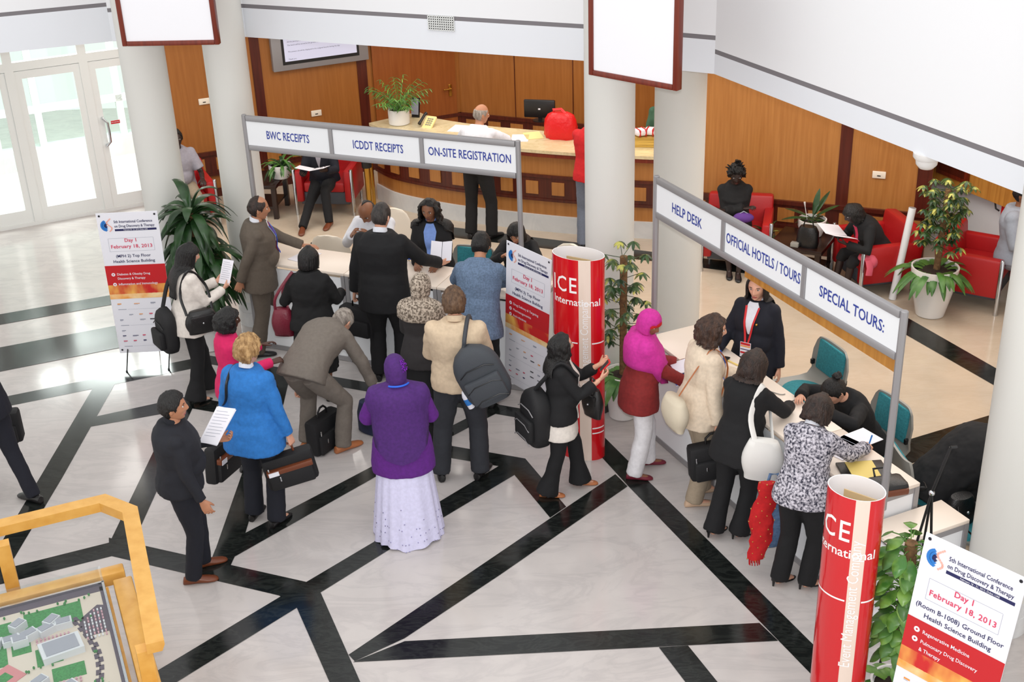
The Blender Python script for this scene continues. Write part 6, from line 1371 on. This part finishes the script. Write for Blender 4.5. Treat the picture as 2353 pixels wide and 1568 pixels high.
# blue jacket woman's bags
p = PE['blue']; l = hold(p, 'R', .29); briefcase('black briefcase with brown band and white tag carried by the blue jacket person', l, rad(14), .42, .29, .12, 'brown_leather', True, roll=-.16)
l = hold(p, 'L', .30); l.z += .02; briefcase('black laptop bag with brown band seen edge-on, left of the blue jacket person', l + V((-.12, .02, -.10)), rad(74), .42, .32, .11, 'brown_leather', True, name='laptop_bag', roll=.14)
def shoulderbag(p, label, c, size, m, pts, name='shoulder_bag', sw=.012, strap_m=None, flap=True, yaw=None, taper=.8, cat='bag'):
    t = thing(name, label, cat, p.world(c), p.yaw + (yaw or 0)); w_, d, h = size; mb = MB(m)
    rs = []
    for k in range(9):
        a = k / 8; z = -h * a; s_ = (.75 + .25 * sin(pi * min(1, a * 1.1))) * (taper + (1 - taper) * a); bul = .35 + .65 * sin(pi * (.12 + .8 * a)); rs.append([V((w_ / 2 * s_ * (abs(cos(2 * pi * j / 20)) ** .6) * (1 if cos(2 * pi * j / 20) > 0 else -1), d / 2 * bul * sin(2 * pi * j / 20), z)) for j in range(20)])
    mb.rings(rs); mb.build('body', t, ang=1.2)
    if flap: MB(m).box((0, -d * .36, -h * .34), (w_ * .62, .03, h * .36), bev=.012).build('flap', t); MB('chrome').ell((0, -d * .36 - .018, -h * .48), .010, None, None, 8, 6).build('clasp', t)
    inv = (M.Translation(p.world(c)) @ M.Rotation(p.yaw + (yaw or 0), 4, 'Z')).inverted(); P_ = [inv @ p.world(q) for q in pts]
    P_ = smoothpath(P_, 5); MB(strap_m or m).tube(P_, [(sw, .004)] * len(P_), None, 8).build('strap', t); return t
k = p.k; a = p.arm['L'][0]
shoulderbag(p, 'small black leather shoulder bag at the left hip of the blue jacket person', V((-.30, .10, .99)), (.28, .12, .22), 'black_leather', [V((-.36, .08, .96)), p.pt(.5, -.15, -1, .02), p.pt(.86, -.10, -1, .02), p.at(.95) + V((-.12, .02, .02)), p.pt(.8, -.11, 1, .02), V((-.25, .16, .98))])
# papers of the man in the black shirt
def sheet(label, c, rot, size=(.21, .297), n=2, name='paper_sheets', cat='paper', m='paper', curve=.0, lines=True):
    t = thing(name, label, cat, c); t.rotation_euler = rot
    for i in range(n):
        mb = MB(m, 'print_grey'); rs = []; ang = (i - (n - 1) / 2) * .06; q = M.Rotation(ang, 3, 'Z')
        for a in range(7): y = size[1] * (a / 6 - .5); rs.append([q @ V((x, y, i * .004 + curve * (a / 6) ** 2 - (.0012 if k_ in (2, 3) else 0))) for k_, x in ((0, -size[0] / 2), (1, size[0] / 2), (2, size[0] / 2), (3, -size[0] / 2))])
        mb.rings(rs, m)
        if lines and i == n - 1:
            for a in range(9): y = size[1] * (.38 - a * .085); z = i * .004 + .0008 + curve * (y / size[1] + .5) ** 2; w_ = size[0] * (.36 if a % 4 else .2); mb.add([q @ V((-size[0] * .4, y, z)), q @ V((w_, y, z)), q @ V((w_, y + .003, z)), q @ V((-size[0] * .4, y + .003, z))], [(0, 1, 2, 3)], 'print_grey')
        mb.build('sheet', t, smooth=False)
    return t
p = PE['blackshirt']; g = grip_at(p, 'L'); sheet('white printed sheets held by the person in the black shirt', g + V((-.06, -.02, .10)), (rad(38), rad(-12), rad(-40)), (.23, .31), 2)
p = PE['cardigan']; g = grip_at(p, 'R'); sheet('white leaflet held by the person in the white cardigan', g + V((.0, .04, .10)), (rad(62), rad(0), rad(-28)), (.13, .24), 1, name='leaflet')
shoulderbag(p, 'black leather handbag at the right hip of the person in the white cardigan', V((.24, .04, 1.02)), (.36, .13, .23), 'black_leather', [V((.24, -.10, 1.0)), p.pt(.6, .13, -1, .02), p.at(.93) + V((.13, -.02, .05)), p.pt(.7, .13, 1, .02), V((.24, .16, 1.0))], 'handbag', .014, yaw=rad(80))
bp0 = None
def backpack(label, loc, yaw, size, m, zips=2, roll=0., strap_pts=None, name='backpack', bottle=False, zipm='black_plastic', pitch=0.):
    t = thing(name, label, 'backpack', loc, yaw); t.rotation_euler = (pitch, roll, yaw); w_, d, h = size
    mb = MB(m); rs = []
    for k in range(11):
        a = k / 10; z = -h * a; s_ = sqrt(max(.04, 1 - (1 - min(1, a / .42)) ** 2)) * (1 if a < .85 else 1 - .25 * ((a - .85) / .15)); rs.append([V((w_ / 2 * s_ * (abs(cos(2 * pi * j / 24)) ** .55) * (1 if cos(2 * pi * j / 24) > 0 else -1), d / 2 * (.35 + .65 * s_) * (abs(sin(2 * pi * j / 24)) ** .7) * (1 if sin(2 * pi * j / 24) > 0 else -1), z)) for j in range(24)])
    mb.rings(rs); mb.build('body', t, ang=1.2)
    MB(m).box((0, -d / 2 - .015, -h * .68), (w_ * .78, .06, h * .42), bev=.025).build('front_pocket', t)
    for i in range(zips): 
        zz = -h * (.30 + .26 * i); mb = MB(zipm); mb.tube([(-w_ * .38, -d * .5 - (.04 if i else .0), zz - .04), (-w_ * .2, -d * .5 - (.045 if i else .005), zz), (w_ * .2, -d * .5 - (.045 if i else .005), zz), (w_ * .38, -d * .5 - (.04 if i else .0), zz - .04)], .005, None, 6); mb.build('zip', t)
    if bottle: mb = MB('case_glass', 'print_blue'); mb.lathe([(.03, 0), (.032, .12), (.012, .17)], (-w_ * .5, -.02, -h * .95), 'banner_white', 12); mb.lathe([(.033, .04), (.033, .10)], (-w_ * .5, -.02, -h * .95), 'print_blue', 12); mb.build('water_bottle', t, label='small water bottle with blue label')
    if strap_pts:
        mx = (M.Translation(loc) @ Euler(t.rotation_euler).to_matrix().to_4x4()).inverted()
        P_ = smoothpath([mx @ V(q) for q in strap_pts], 5); MB(m).tube(P_, [(.026, .018)] * len(P_), None, 10).build('strap', t)
    return t
W_ = p.world; backpack('black rucksack hanging behind the person in the white cardigan', W_(V((-.04, -.215, 1.02))), p.yaw + rad(0), (.30, .16, .44), 'black_nylon', 1, 0, [W_(V((-.10, -.2, 1.0))), W_(p.pt(.7, -.12, -1, .03)), W_(p.at(.95) + V((-.12, 0, .04))), W_(p.pt(.75, -.12, 1, .02))])
p = PE['backpack']; W_ = p.world
backpack('grey backpack slung low on the shoulder of the person in the beige jacket', W_(V((.10, -.23, 1.36))), p.yaw + rad(8), (.40, .20, .54), 'grey_nylon', 3, rad(-24), [W_(V((.07, -.20, 1.30))), W_(p.pt(.62, .07, -1, .045)), W_(p.pt(.76, .085, -1, .04)), W_(p.pt(.86, .09, -1, .04)), W_(p.at(.95) + V((.11, -.01, .065))), W_(p.pt(.75, .11, 1, .04))], bottle=True)
p = PE['leopard']; shoulderbag(p, 'black shoulder bag hanging between the speckled headscarf and the grey backpack', V((.26, -.12, .74)), (.30, .13, .34), 'black_nylon', [V((.24, -.14, .72)), p.pt(.5, .13, -1, .03), p.at(.93) + V((.13, -.02, .03)), p.pt(.6, .13, 1, .03), V((.28, -.08, .72))], taper=1.)
p = PE['phone']; W_ = p.world
backpack('black backpack with pale zips on the back of the person with the red phone', W_(V((.03, -.20, 1.02))), p.yaw + rad(24), (.34, .20, .50), 'black_nylon', 3, 0, [W_(V((.05, -.2, 1.02))), W_(p.pt(.7, .10, -1, .03)), W_(p.at(.95) + V((.10, .0, .04))), W_(p.pt(.75, .11, 1, .02))], zipm='alu_paint')
g = grip_at(p, 'R'); t = thing('mobile_phone', 'red mobile phone held before the red curved display', 'phone', g + V((.0, .02, .045))); t.rotation_euler = (rad(50), 0, p.yaw); MB('red_plastic').box((0, 0, 0), (.065, .125, .014), bev=.005).build('case', t); MB('black_plastic').box((0, .0, .0075), (.055, .105, .001)).build('display', t, smooth=False)
shoulderbag(p, 'black handbag hanging from the forearm of the person with the red phone', V((.02, .27, .98)), (.24, .11, .26), 'black_leather', [V((-.04, .27, .96)), V((-.03, .26, 1.05)), p.arm['R'][1].lerp(p.arm['R'][2], .7) + V((0, 0, .055)), V((.09, .28, 1.05)), V((.08, .27, .96))], 'handbag', yaw=rad(40))
p = PE['bob']; shoulderbag(p, 'maroon tote handbag on the left arm of the person with the black bob', V((-.27, -.06, .98)), (.26, .16, .28), 'maroon_leather', [V((-.33, -.08, .96)), V((-.30, -.10, 1.12)), p.at(.93) + V((-.15, -.02, .04)), V((-.27, .02, 1.12)), V((-.21, -.04, .96))], 'handbag', .014, flap=False, taper=.75)
# bending man
b0 = G(747, 1036); briefcase('black upright briefcase standing between the legs of the bending person', V((b0.x, b0.y + .06, 0)), rad(58), .38, .34, .14, None, False)
p = PE['bending']; l = grip_at(p, 'R'); t = thing('tote_bag', 'dark blue tote bag under the right hand of the bending person', 'bag', (l.x - .04, l.y + .04, 0), rad(-30)); MB('blue_nylon').rings([[V((.17 * s_ * (abs(cos(2 * pi * j / 20)) ** .6) * (1 if cos(2 * pi * j / 20) > 0 else -1), .08 * s_ * sin(2 * pi * j / 20), z)) for j in range(20)] for s_, z in ((.8, .0), (1, .02), (1, .2), (.8, .32))]).build('body', t); MB('black_leather').tube([(-.07, 0, .31), (-.05, 0, .42), (.05, 0, .42), (.07, 0, .31)], .008).build('handle', t)
# black suit
p = PE['blacksuit']; l = hold(p, 'L', .30); briefcase('black bag in the left hand of the person in the black suit', l, rad(-30), .40, .30, .14, None, True, name='travel_bag')
g = grip_at(p, 'R'); t = thing('leaflet', 'open folded white leaflet in the right hand of the person in the black suit', 'leaflet', g + V((-.02, .02, .09))); t.rotation_euler = (rad(52), 0, rad(-8))
for s_ in (-1, 1): MB('paper').box((s_ * .054, 0, .018), (.11, .20, .002), rot=M.Rotation(-s_ * .36, 3, 'Y')).build('page', t, smooth=False)
# headscarf booklets
p = PE['magenta']; g = (grip_at(p, 'L') + grip_at(p, 'R')) / 2
for i, (m_, dz, lb) in enumerate((('banner_white', .08, 'white booklet held above the blue one by the magenta headscarf person'), ('lanyard_blue', -.03, 'blue folder held below the white booklet by the magenta headscarf person'))):
    t = thing('booklet', lb, 'booklet', g + V((0, 0, dz))); t.rotation_euler = (rad(12), 0, p.yaw); MB(m_).box((0, 0, 0), (.20, .27, .012), bev=.003).build('cover', t); MB('paper').box((.004, -.002, 0), (.197, .270, .008)).build('pages', t, smooth=False)
# beige jacket woman
p = PE['beige']; l = hold(p, 'R', .30); briefcase('plain black briefcase in the right hand of the beige jacket person', l, rad(8), .44, .31, .13, None, False, roll=-.10)
shoulderbag(p, 'cream canvas shoulder bag with tan straps behind the beige jacket person', V((.08, -.25, 1.08)), (.34, .16, .27), 'canvas', [V((.05, -.25, 1.0)), p.pt(.6, .10, -1, .03), p.at(.93) + V((.11, 0, .05)), p.pt(.7, .12, 1, .02), V((.27, .02, 1.02))], 'shoulder_bag', .012, 'tan_leather', flap=False, taper=.95)
# white shoulder bag
p = PE['whitebag']; shoulderbag(p, 'white leather shoulder bag of the person in the black trouser suit', V((.27, -.10, 1.0)), (.36, .16, .34), 'white_leather', [V((.22, -.14, .98)), p.pt(.55, .14, -1, .02), p.at(.9) + V((.145, -.02, .06)), p.pt(.7, .14, 1, .02), V((.30, -.02, .98))], 'shoulder_bag', .022, flap=False, taper=.8, yaw=rad(25))
# tweed person's scarf and denim bag
p = PE['tweed']; W_ = p.world; c = W_(V((-.28, .04, .80)))
t = thing('scarf', 'red knitted scarf hanging beside the person in the speckled jacket', 'scarf', (c.x, c.y, 0)); mb = MB('red_knit'); rs = []
for k_ in range(13):
    a_ = k_ / 12; z = .82 - .66 * a_; w_ = .055 + .026 * sin(pi * a_) + .007 * sin(k_ * 2.3); rs.append([V((w_ * cos(2 * pi * j / 18) * (1 + .22 * sin(5 * 2 * pi * j / 18 + k_)) - .05 * a_ + .008 * sin(k_ * .9), (.03 + .008 * sin(k_ * 1.7 + j)) * sin(2 * pi * j / 18) - .03 * a_, z)) for j in range(18)])
mb.rings(rs); [mb.ell(V(mb.v[i_]), .006, 'gold_foil', None, 5, 4) for i_ in range(5, 230, 4)]; mb.build('cloth', t); mb = MB('red_knit')
for j in range(12): a_ = 2 * pi * j / 12; b_ = V((-.07 + .04 * cos(a_), -.03 + .02 * sin(a_), .165)); mb.tube([b_, b_ + V((.004, 0, -.06))], .004, None, 5)
mb.build('fringe', t)
t = thing('bag', 'pale blue denim bag behind the red scarf beside the counter front', 'bag', (c.x + .05, c.y + .05, 0)); MB('denim').rings([[V((.13 * s_ * cos(2 * pi * j / 18), .06 * s_ * sin(2 * pi * j / 18), z)) for j in range(18)] for s_, z in ((.6, .22), (1, .25), (1.05, .45), (.8, .62), (.5, .68))]).build('body', t); MB('denim').tube([(-.06, 0, .66), (-.02, 0, .86), (.04, 0, .86), (.07, 0, .66)], .012).build('strap', t)
t = thing('pen', 'blue pen in the writing hand of the person in the speckled jacket', 'pen', grip_at(p, 'R', .07) + V((.0, .0, .02))); MB('print_blue').tube([(.0, 0, -.055), (.015, .01, .0), (.035, .02, .075)], .006).build('barrel', t)
def flat(name, label, px, py, z, size, m, rz, h=.004, cat='paper', group=None, bev=0):
    q = G(px, py, z); t = thing(name, label, cat, q + V((0, 0, .0015)), rz, group); MB(m).box((0, 0, h / 2), (*size, h), bev=bev).build('body', t, smooth=bool(bev)); return t
a2_ = ang2(B2d)
t = flat('form', 'lilac printed form under the writing hand on the help desk', 1938, 1030, 1.0, (.22, .30), 'paper', a2_ + .25); 
mb = MB('print_navy', 'print_grey'); [mb.box((-.02, .1 - i * .03, .0045), (.14, .004, .001), 'print_grey') for i in range(6)]; mb.box((.03, -.08, .0045), (.03, .03, .001), 'print_navy'); mb.build('print', t, smooth=False)
flat('form', 'white sheet on the help desk beside the seated person with a bun', 1975, 1010, 1.0, (.21, .28), 'paper', a2_ + .1)
t = thing('open_case', 'open black document case with a yellow folder at the near end of the help desk', 'briefcase', G(1985, 1088, 1.0), a2_ + 1.2); MB('black_leather').box((0, 0, .012), (.34, .27, .022), bev=.006).build('tray', t)
flat('folder', 'yellow paper folder lying in the open black case', 1985, 1084, 1.025, (.20, .26), 'yellow_folder', a2_ + 1.2, .006)
t = thing('document_bag', 'black and brown document bag lying on the near end of the help desk', 'bag', G(2038, 1128, 1.0), a2_ + 1.35); MB('black_leather').box((0, 0, .045), (.26, .17, .09), bev=.03).build('body', t); MB('brown_leather').box((0, -.075, .03), (.24, .04, .05), bev=.01).build('trim', t); MB('black_leather').tube([(-.06, .08, .08), (-.05, .13, .11), (.05, .13, .11), (.06, .08, .08)], .008).build('handle', t)
t = thing('sunglasses', 'black sunglasses on the low table at the near end of the help desk', 'glasses', G(2108, 1128, .80) + V((0, 0, .02)), a2_ + 1.0)
mb = MB('black_plastic'); mb.ell((-.035, 0, .0), (.03, .006, .02), None, None, 12, 8); mb.ell((.035, 0, .0), (.03, .006, .02), None, None, 12, 8); mb.tube([(-.01, 0, .006), (.01, 0, .006)], .003); mb.build('front', t)
for s_ in (-1, 1): MB('black_plastic').tube([(s_ * .064, 0, .005), (s_ * .062, .08, .0), (s_ * .058, .12, -.015)], .003).build('temple', t)
flat('mobile_phone', 'black phone lying on the far end of the help desk', 1667, 828, 1.0, (.05, .10), 'black_plastic', a2_ + .6, .012, 'phone', bev=.004); flat('marker_pen', 'yellow marker lying beside the black phone on the help desk', 1684, 836, 1.0, (.12, .014), 'yellow_folder', a2_ + .2, .012, 'pen', bev=.004)
for i, (px, py, lb) in enumerate(((1780, 905, 'looped grey cable on the help desk before the empty teal chair, farther one'), (1806, 925, 'looped grey cable on the help desk before the empty teal chair, nearer one'))):
    q = G(px, py, 1.0); t = thing('cable', lb, 'cable', q); MB('grey_plastic').tube([V((-.10 + .02 * k_, .03 * sin(k_ * .6 + i * 2), .006)) for k_ in range(10)], .004, None, 6).build('wire', t)
# black handbag on the teal chair by the column
q = V((3.28, 7.99, .478)); t = thing('handbag', 'shiny black handbag on the teal chair by the right column', 'handbag', q, .4); MB('black_leather').rings([[V((.15 * s_ * cos(2 * pi * j / 18), .09 * s_ * sin(2 * pi * j / 18), z)) for j in range(18)] for s_, z in ((.9, 0), (1, .05), (.95, .14), (.6, .22))]).build('body', t); MB('black_leather').tube([(-.08, -.06, .18), (-.12, -.14, .1), (-.05, -.2, .012), (.06, -.16, .012), (.09, -.05, .17)], .007).build('strap', t); MB('chrome').ell((0, -.085, .12), .014, None, None, 8, 6).build('clasp', t)
# receipts counter things
a1_ = ang2(B1d)
flat('notepad', 'white form on the receipts counter before the balding person', 838, 585, 1.0, (.21, .29), 'paper', a1_ + .1); flat('form', 'white form on the registration counter before the steel blue jacket', 1110, 640, 1.0, (.21, .29), 'paper', a1_)
for i, (px, py, lb) in enumerate(((952, 588, 'blue folder on the counter before the blue blouse person'), (1152, 628, 'blue folder on the registration counter beside the banner'))): flat('folder', lb, px, py, 1.0, (.16, .22), 'lanyard_blue', a1_ + .2, .012)
flat('printed_form', 'white sheet on the receipts counter beside the brown suit hand', 700, 590, 1.0, (.21, .29), 'paper', a1_ - .2)
# reception desk things
q = G(984, 290, 1.09); t = thing('desk_phone', 'beige desk telephone with black handset on the reception desk', 'telephone', q, rad(-30)); t.rotation_euler = (0, 0, rad(-30))
MB('paper_cream').box((.02, 0, .05), (.15, .20, .03), bev=.008, rot=M.Rotation(rad(38), 3, 'X')).build('base', t); mb = MB('black_plastic'); mb.tube([(-.08, -.09, .045), (-.08, -.05, .07), (-.08, .05, .13), (-.08, .09, .14)], [.024, .018, .018, .024], None, 10); mb.build('handset', t); mb = MB('grey_plastic')
for i in range(4):
    for j in range(3): mb.box((.0 + j * .03, -.05 + i * .025, .036 + .020 * i), (.018, .014, .012), None, 0, M.Rotation(rad(38), 3, 'X'))
mb.build('keypad', t, smooth=False)
q = G(955, 270, 1.09); t = thing('leaflet_holder', 'black and white leaflet holder behind the palm on the reception desk', 'leaflet holder', q, rad(-20)); MB('black_plastic').box((0, .03, .13), (.11, .02, .26), rot=M.Rotation(-.2, 3, 'X')).build('stand', t, smooth=False); MB('print_grey').box((.0, .0, .15), (.10, .012, .21), rot=M.Rotation(-.2, 3, 'X')).build('leaflets', t, smooth=False)
q = G(1238, 298, 1.0); t = thing('monitor', 'black computer monitor seen from behind on the reception desk', 'monitor', (q.x + .02, q.y + .08, 1.0), rad(-14)); t.location.z = 1.0915
MB('black_plastic').box((0, 0, .17), (.42, .045, .24), bev=.015).build('housing', t); MB('black_plastic').box((0, .03, .03), (.05, .03, .06)).build('neck', t, smooth=False); MB('black_plastic').lathe([(.10, 0), (.10, .01), (.03, .016)], (0, .03, 0)).build('foot', t); MB('banner_white').box((0, -.0235, .17), (.03, .002, .02)).build('label', t, smooth=False)
q = G(1290, 322, 1.09); t = thing('shopping_bag', 'crumpled red plastic bag on the reception desk', 'bag', q + V((0, .1, .0)), rad(-20)); mb = MB('red_plastic')
mb.rings([[V(((.21 * s_) * (abs(cos(2 * pi * j / 28)) ** .7) * (1 if cos(2 * pi * j / 28) > 0 else -1) * (1 + .06 * sin(j * 2.1 + z * 30)), .12 * s_ * sin(2 * pi * j / 28) * (1 + .12 * sin(j * 1.7 + z * 40)), z)) for j in range(28)] for s_, z in ((.9, 0), (1, .04), (1.02, .14), (.95, .24), (.8, .30), (.55, .33))]); mb.build('body', t); MB('red_plastic').tube([(-.08, 0, .31), (-.1, 0, .36), (.0, .02, .37), (.08, 0, .31)], [(.02, .008)] * 4).build('handles', t)
for i, (px, py, lb, m_) in enumerate(((1055, 296, 'white sheets on the reception desk left of the white shirt', 'paper'), (1195, 318, 'cream sheets on the reception desk right of the white shirt', 'paper'), (1225, 312, 'yellowish paper on the reception desk below the monitor', 'paper_cream'))): flat('paper_sheets', lb, px, py, 1.09, (.22, .30), m_, rad(-20 + 15 * i))
gq = G(1484, 336, 1.09); ring = 'gold boxes stacked on the reception desk'
for i in range(4):
    t = thing('gift_box', ['lowest', 'second lowest', 'second highest', 'topmost'][i] + ' gold box in the stack on the reception desk between the columns', 'box', (gq.x + .01 * (i % 2), gq.y + .05, 1.092 + i * .032), rad(-12 + 4 * i), ring); MB('gold_foil').box((0, 0, .008), (.30, .22, .016)).build('tray', t, smooth=False); MB('gold_foil').box((0, 0, .0235), (.305, .225, .013)).build('lid', t, smooth=False)
for i, (dx, dy, lb) in enumerate(((-.06, .0, 'left red and white folded cloth on the gold boxes'), (.07, .02, 'right red and white folded cloth on the gold boxes'))):
    t = thing('folded_cloth', lb, 'cloth', (gq.x + dx, gq.y + .05 + dy, 1.092 + .129), rad(20 - 40 * i)); MB('banner_white').box((0, 0, .04), (.16, .15, .08), bev=.03).build('fold', t); 
    for k_ in (-1, 1): MB('ice_red').box((k_ * .04, 0, .042), (.025, .156, .086), bev=.03).build('stripe', t)
# low table things
q = G(1880, 588, .48); t = thing('handbag', 'black leather handbag on the low table in front of the white pot', 'handbag', (3.36, 13.44, .481), rad(-30)); MB('black_leather').rings([[V((.13 * s_ * cos(2 * pi * j / 18), .08 * s_ * sin(2 * pi * j / 18), z)) for j in range(18)] for s_, z in ((.9, 0), (1, .05), (.95, .18), (.7, .24))]).build('body', t); MB('black_leather').tube([(-.06, 0, .23), (-.04, 0, .31), (.04, 0, .31), (.06, 0, .23)], .008).build('handle', t)
flat('card', 'small white card on the low table left of the black handbag', 1840, 562, .48, (.10, .07), 'paper', .4); flat('napkin_box', 'small grey box at the near corner of the low table', 1868, 594, .48, (.09, .07), 'grey_plastic', -.5, .05, 'box', bev=.006).location = (3.22, 13.44, .4815)
p = PE['reading']; g = (grip_at(p, 'L') + grip_at(p, 'R')) / 2
t = thing('newspaper', 'open white paper in the hands of the woman in the right armchair', 'paper', g + V((0, 0, .03)), p.yaw); 
for s_ in (-1, 1): MB('paper').box((s_ * .11, .02, .016), (.22, .28, .002), rot=M.Rotation(-s_ * .22, 3, 'Y') @ M.Rotation(.25, 3, 'X')).build('page', t, smooth=False)
p = PE['reader']; g = (grip_at(p, 'L') + grip_at(p, 'R')) / 2
t = thing('magazine', 'open magazine in the hands of the man in the left armchair', 'magazine', g + V((0, 0, .03)), p.yaw)
for s_ in (-1, 1):
    mb = MB('paper', 'print_orange', 'print_blue'); q_ = M.Rotation(-s_ * .2, 3, 'Y') @ M.Rotation(.2, 3, 'X'); mb.box((s_ * .10, .02, .014), (.20, .27, .003), 'paper', 0, q_); mb.box((s_ * .10, .03, .0165), (.14, .12, .002), 'print_orange' if s_ > 0 else 'print_blue', 0, q_); mb.build('page', t, smooth=False)
p = PE['folded']; t = thing('pouch', 'purple cloth pouch on the lap of the woman with folded arms', 'bag', p.world(V((-.10, .30, .62))), p.yaw); MB('purple_cloth').ell((0, 0, .05), (.12, .07, .06), None, None, 16, 10).build('body', t); MB('print_grey').tube([(-.06, 0, .09), (0, .01, .13), (.06, 0, .09)], .006).build('cord', t)
p = PE['reading']; t = thing('scarf', 'pink scarf tucked beside the woman reading in the right armchair', 'scarf', p.world(V((-.20, .26, .46))), 0); MB('pink_cloth').ell((0, 0, .04), (.10, .08, .05), None, None, 14, 8).ell((.05, -.05, .0), (.06, .05, .07), None, None, 12, 8).build('cloth', t); MB('pink_cloth').tube([(0, -.08, .04), (.01, -.12, -.04), (.0, -.13, -.12)], [(.04, .01)] * 3).build('tail', t)
# head targets for checking placement
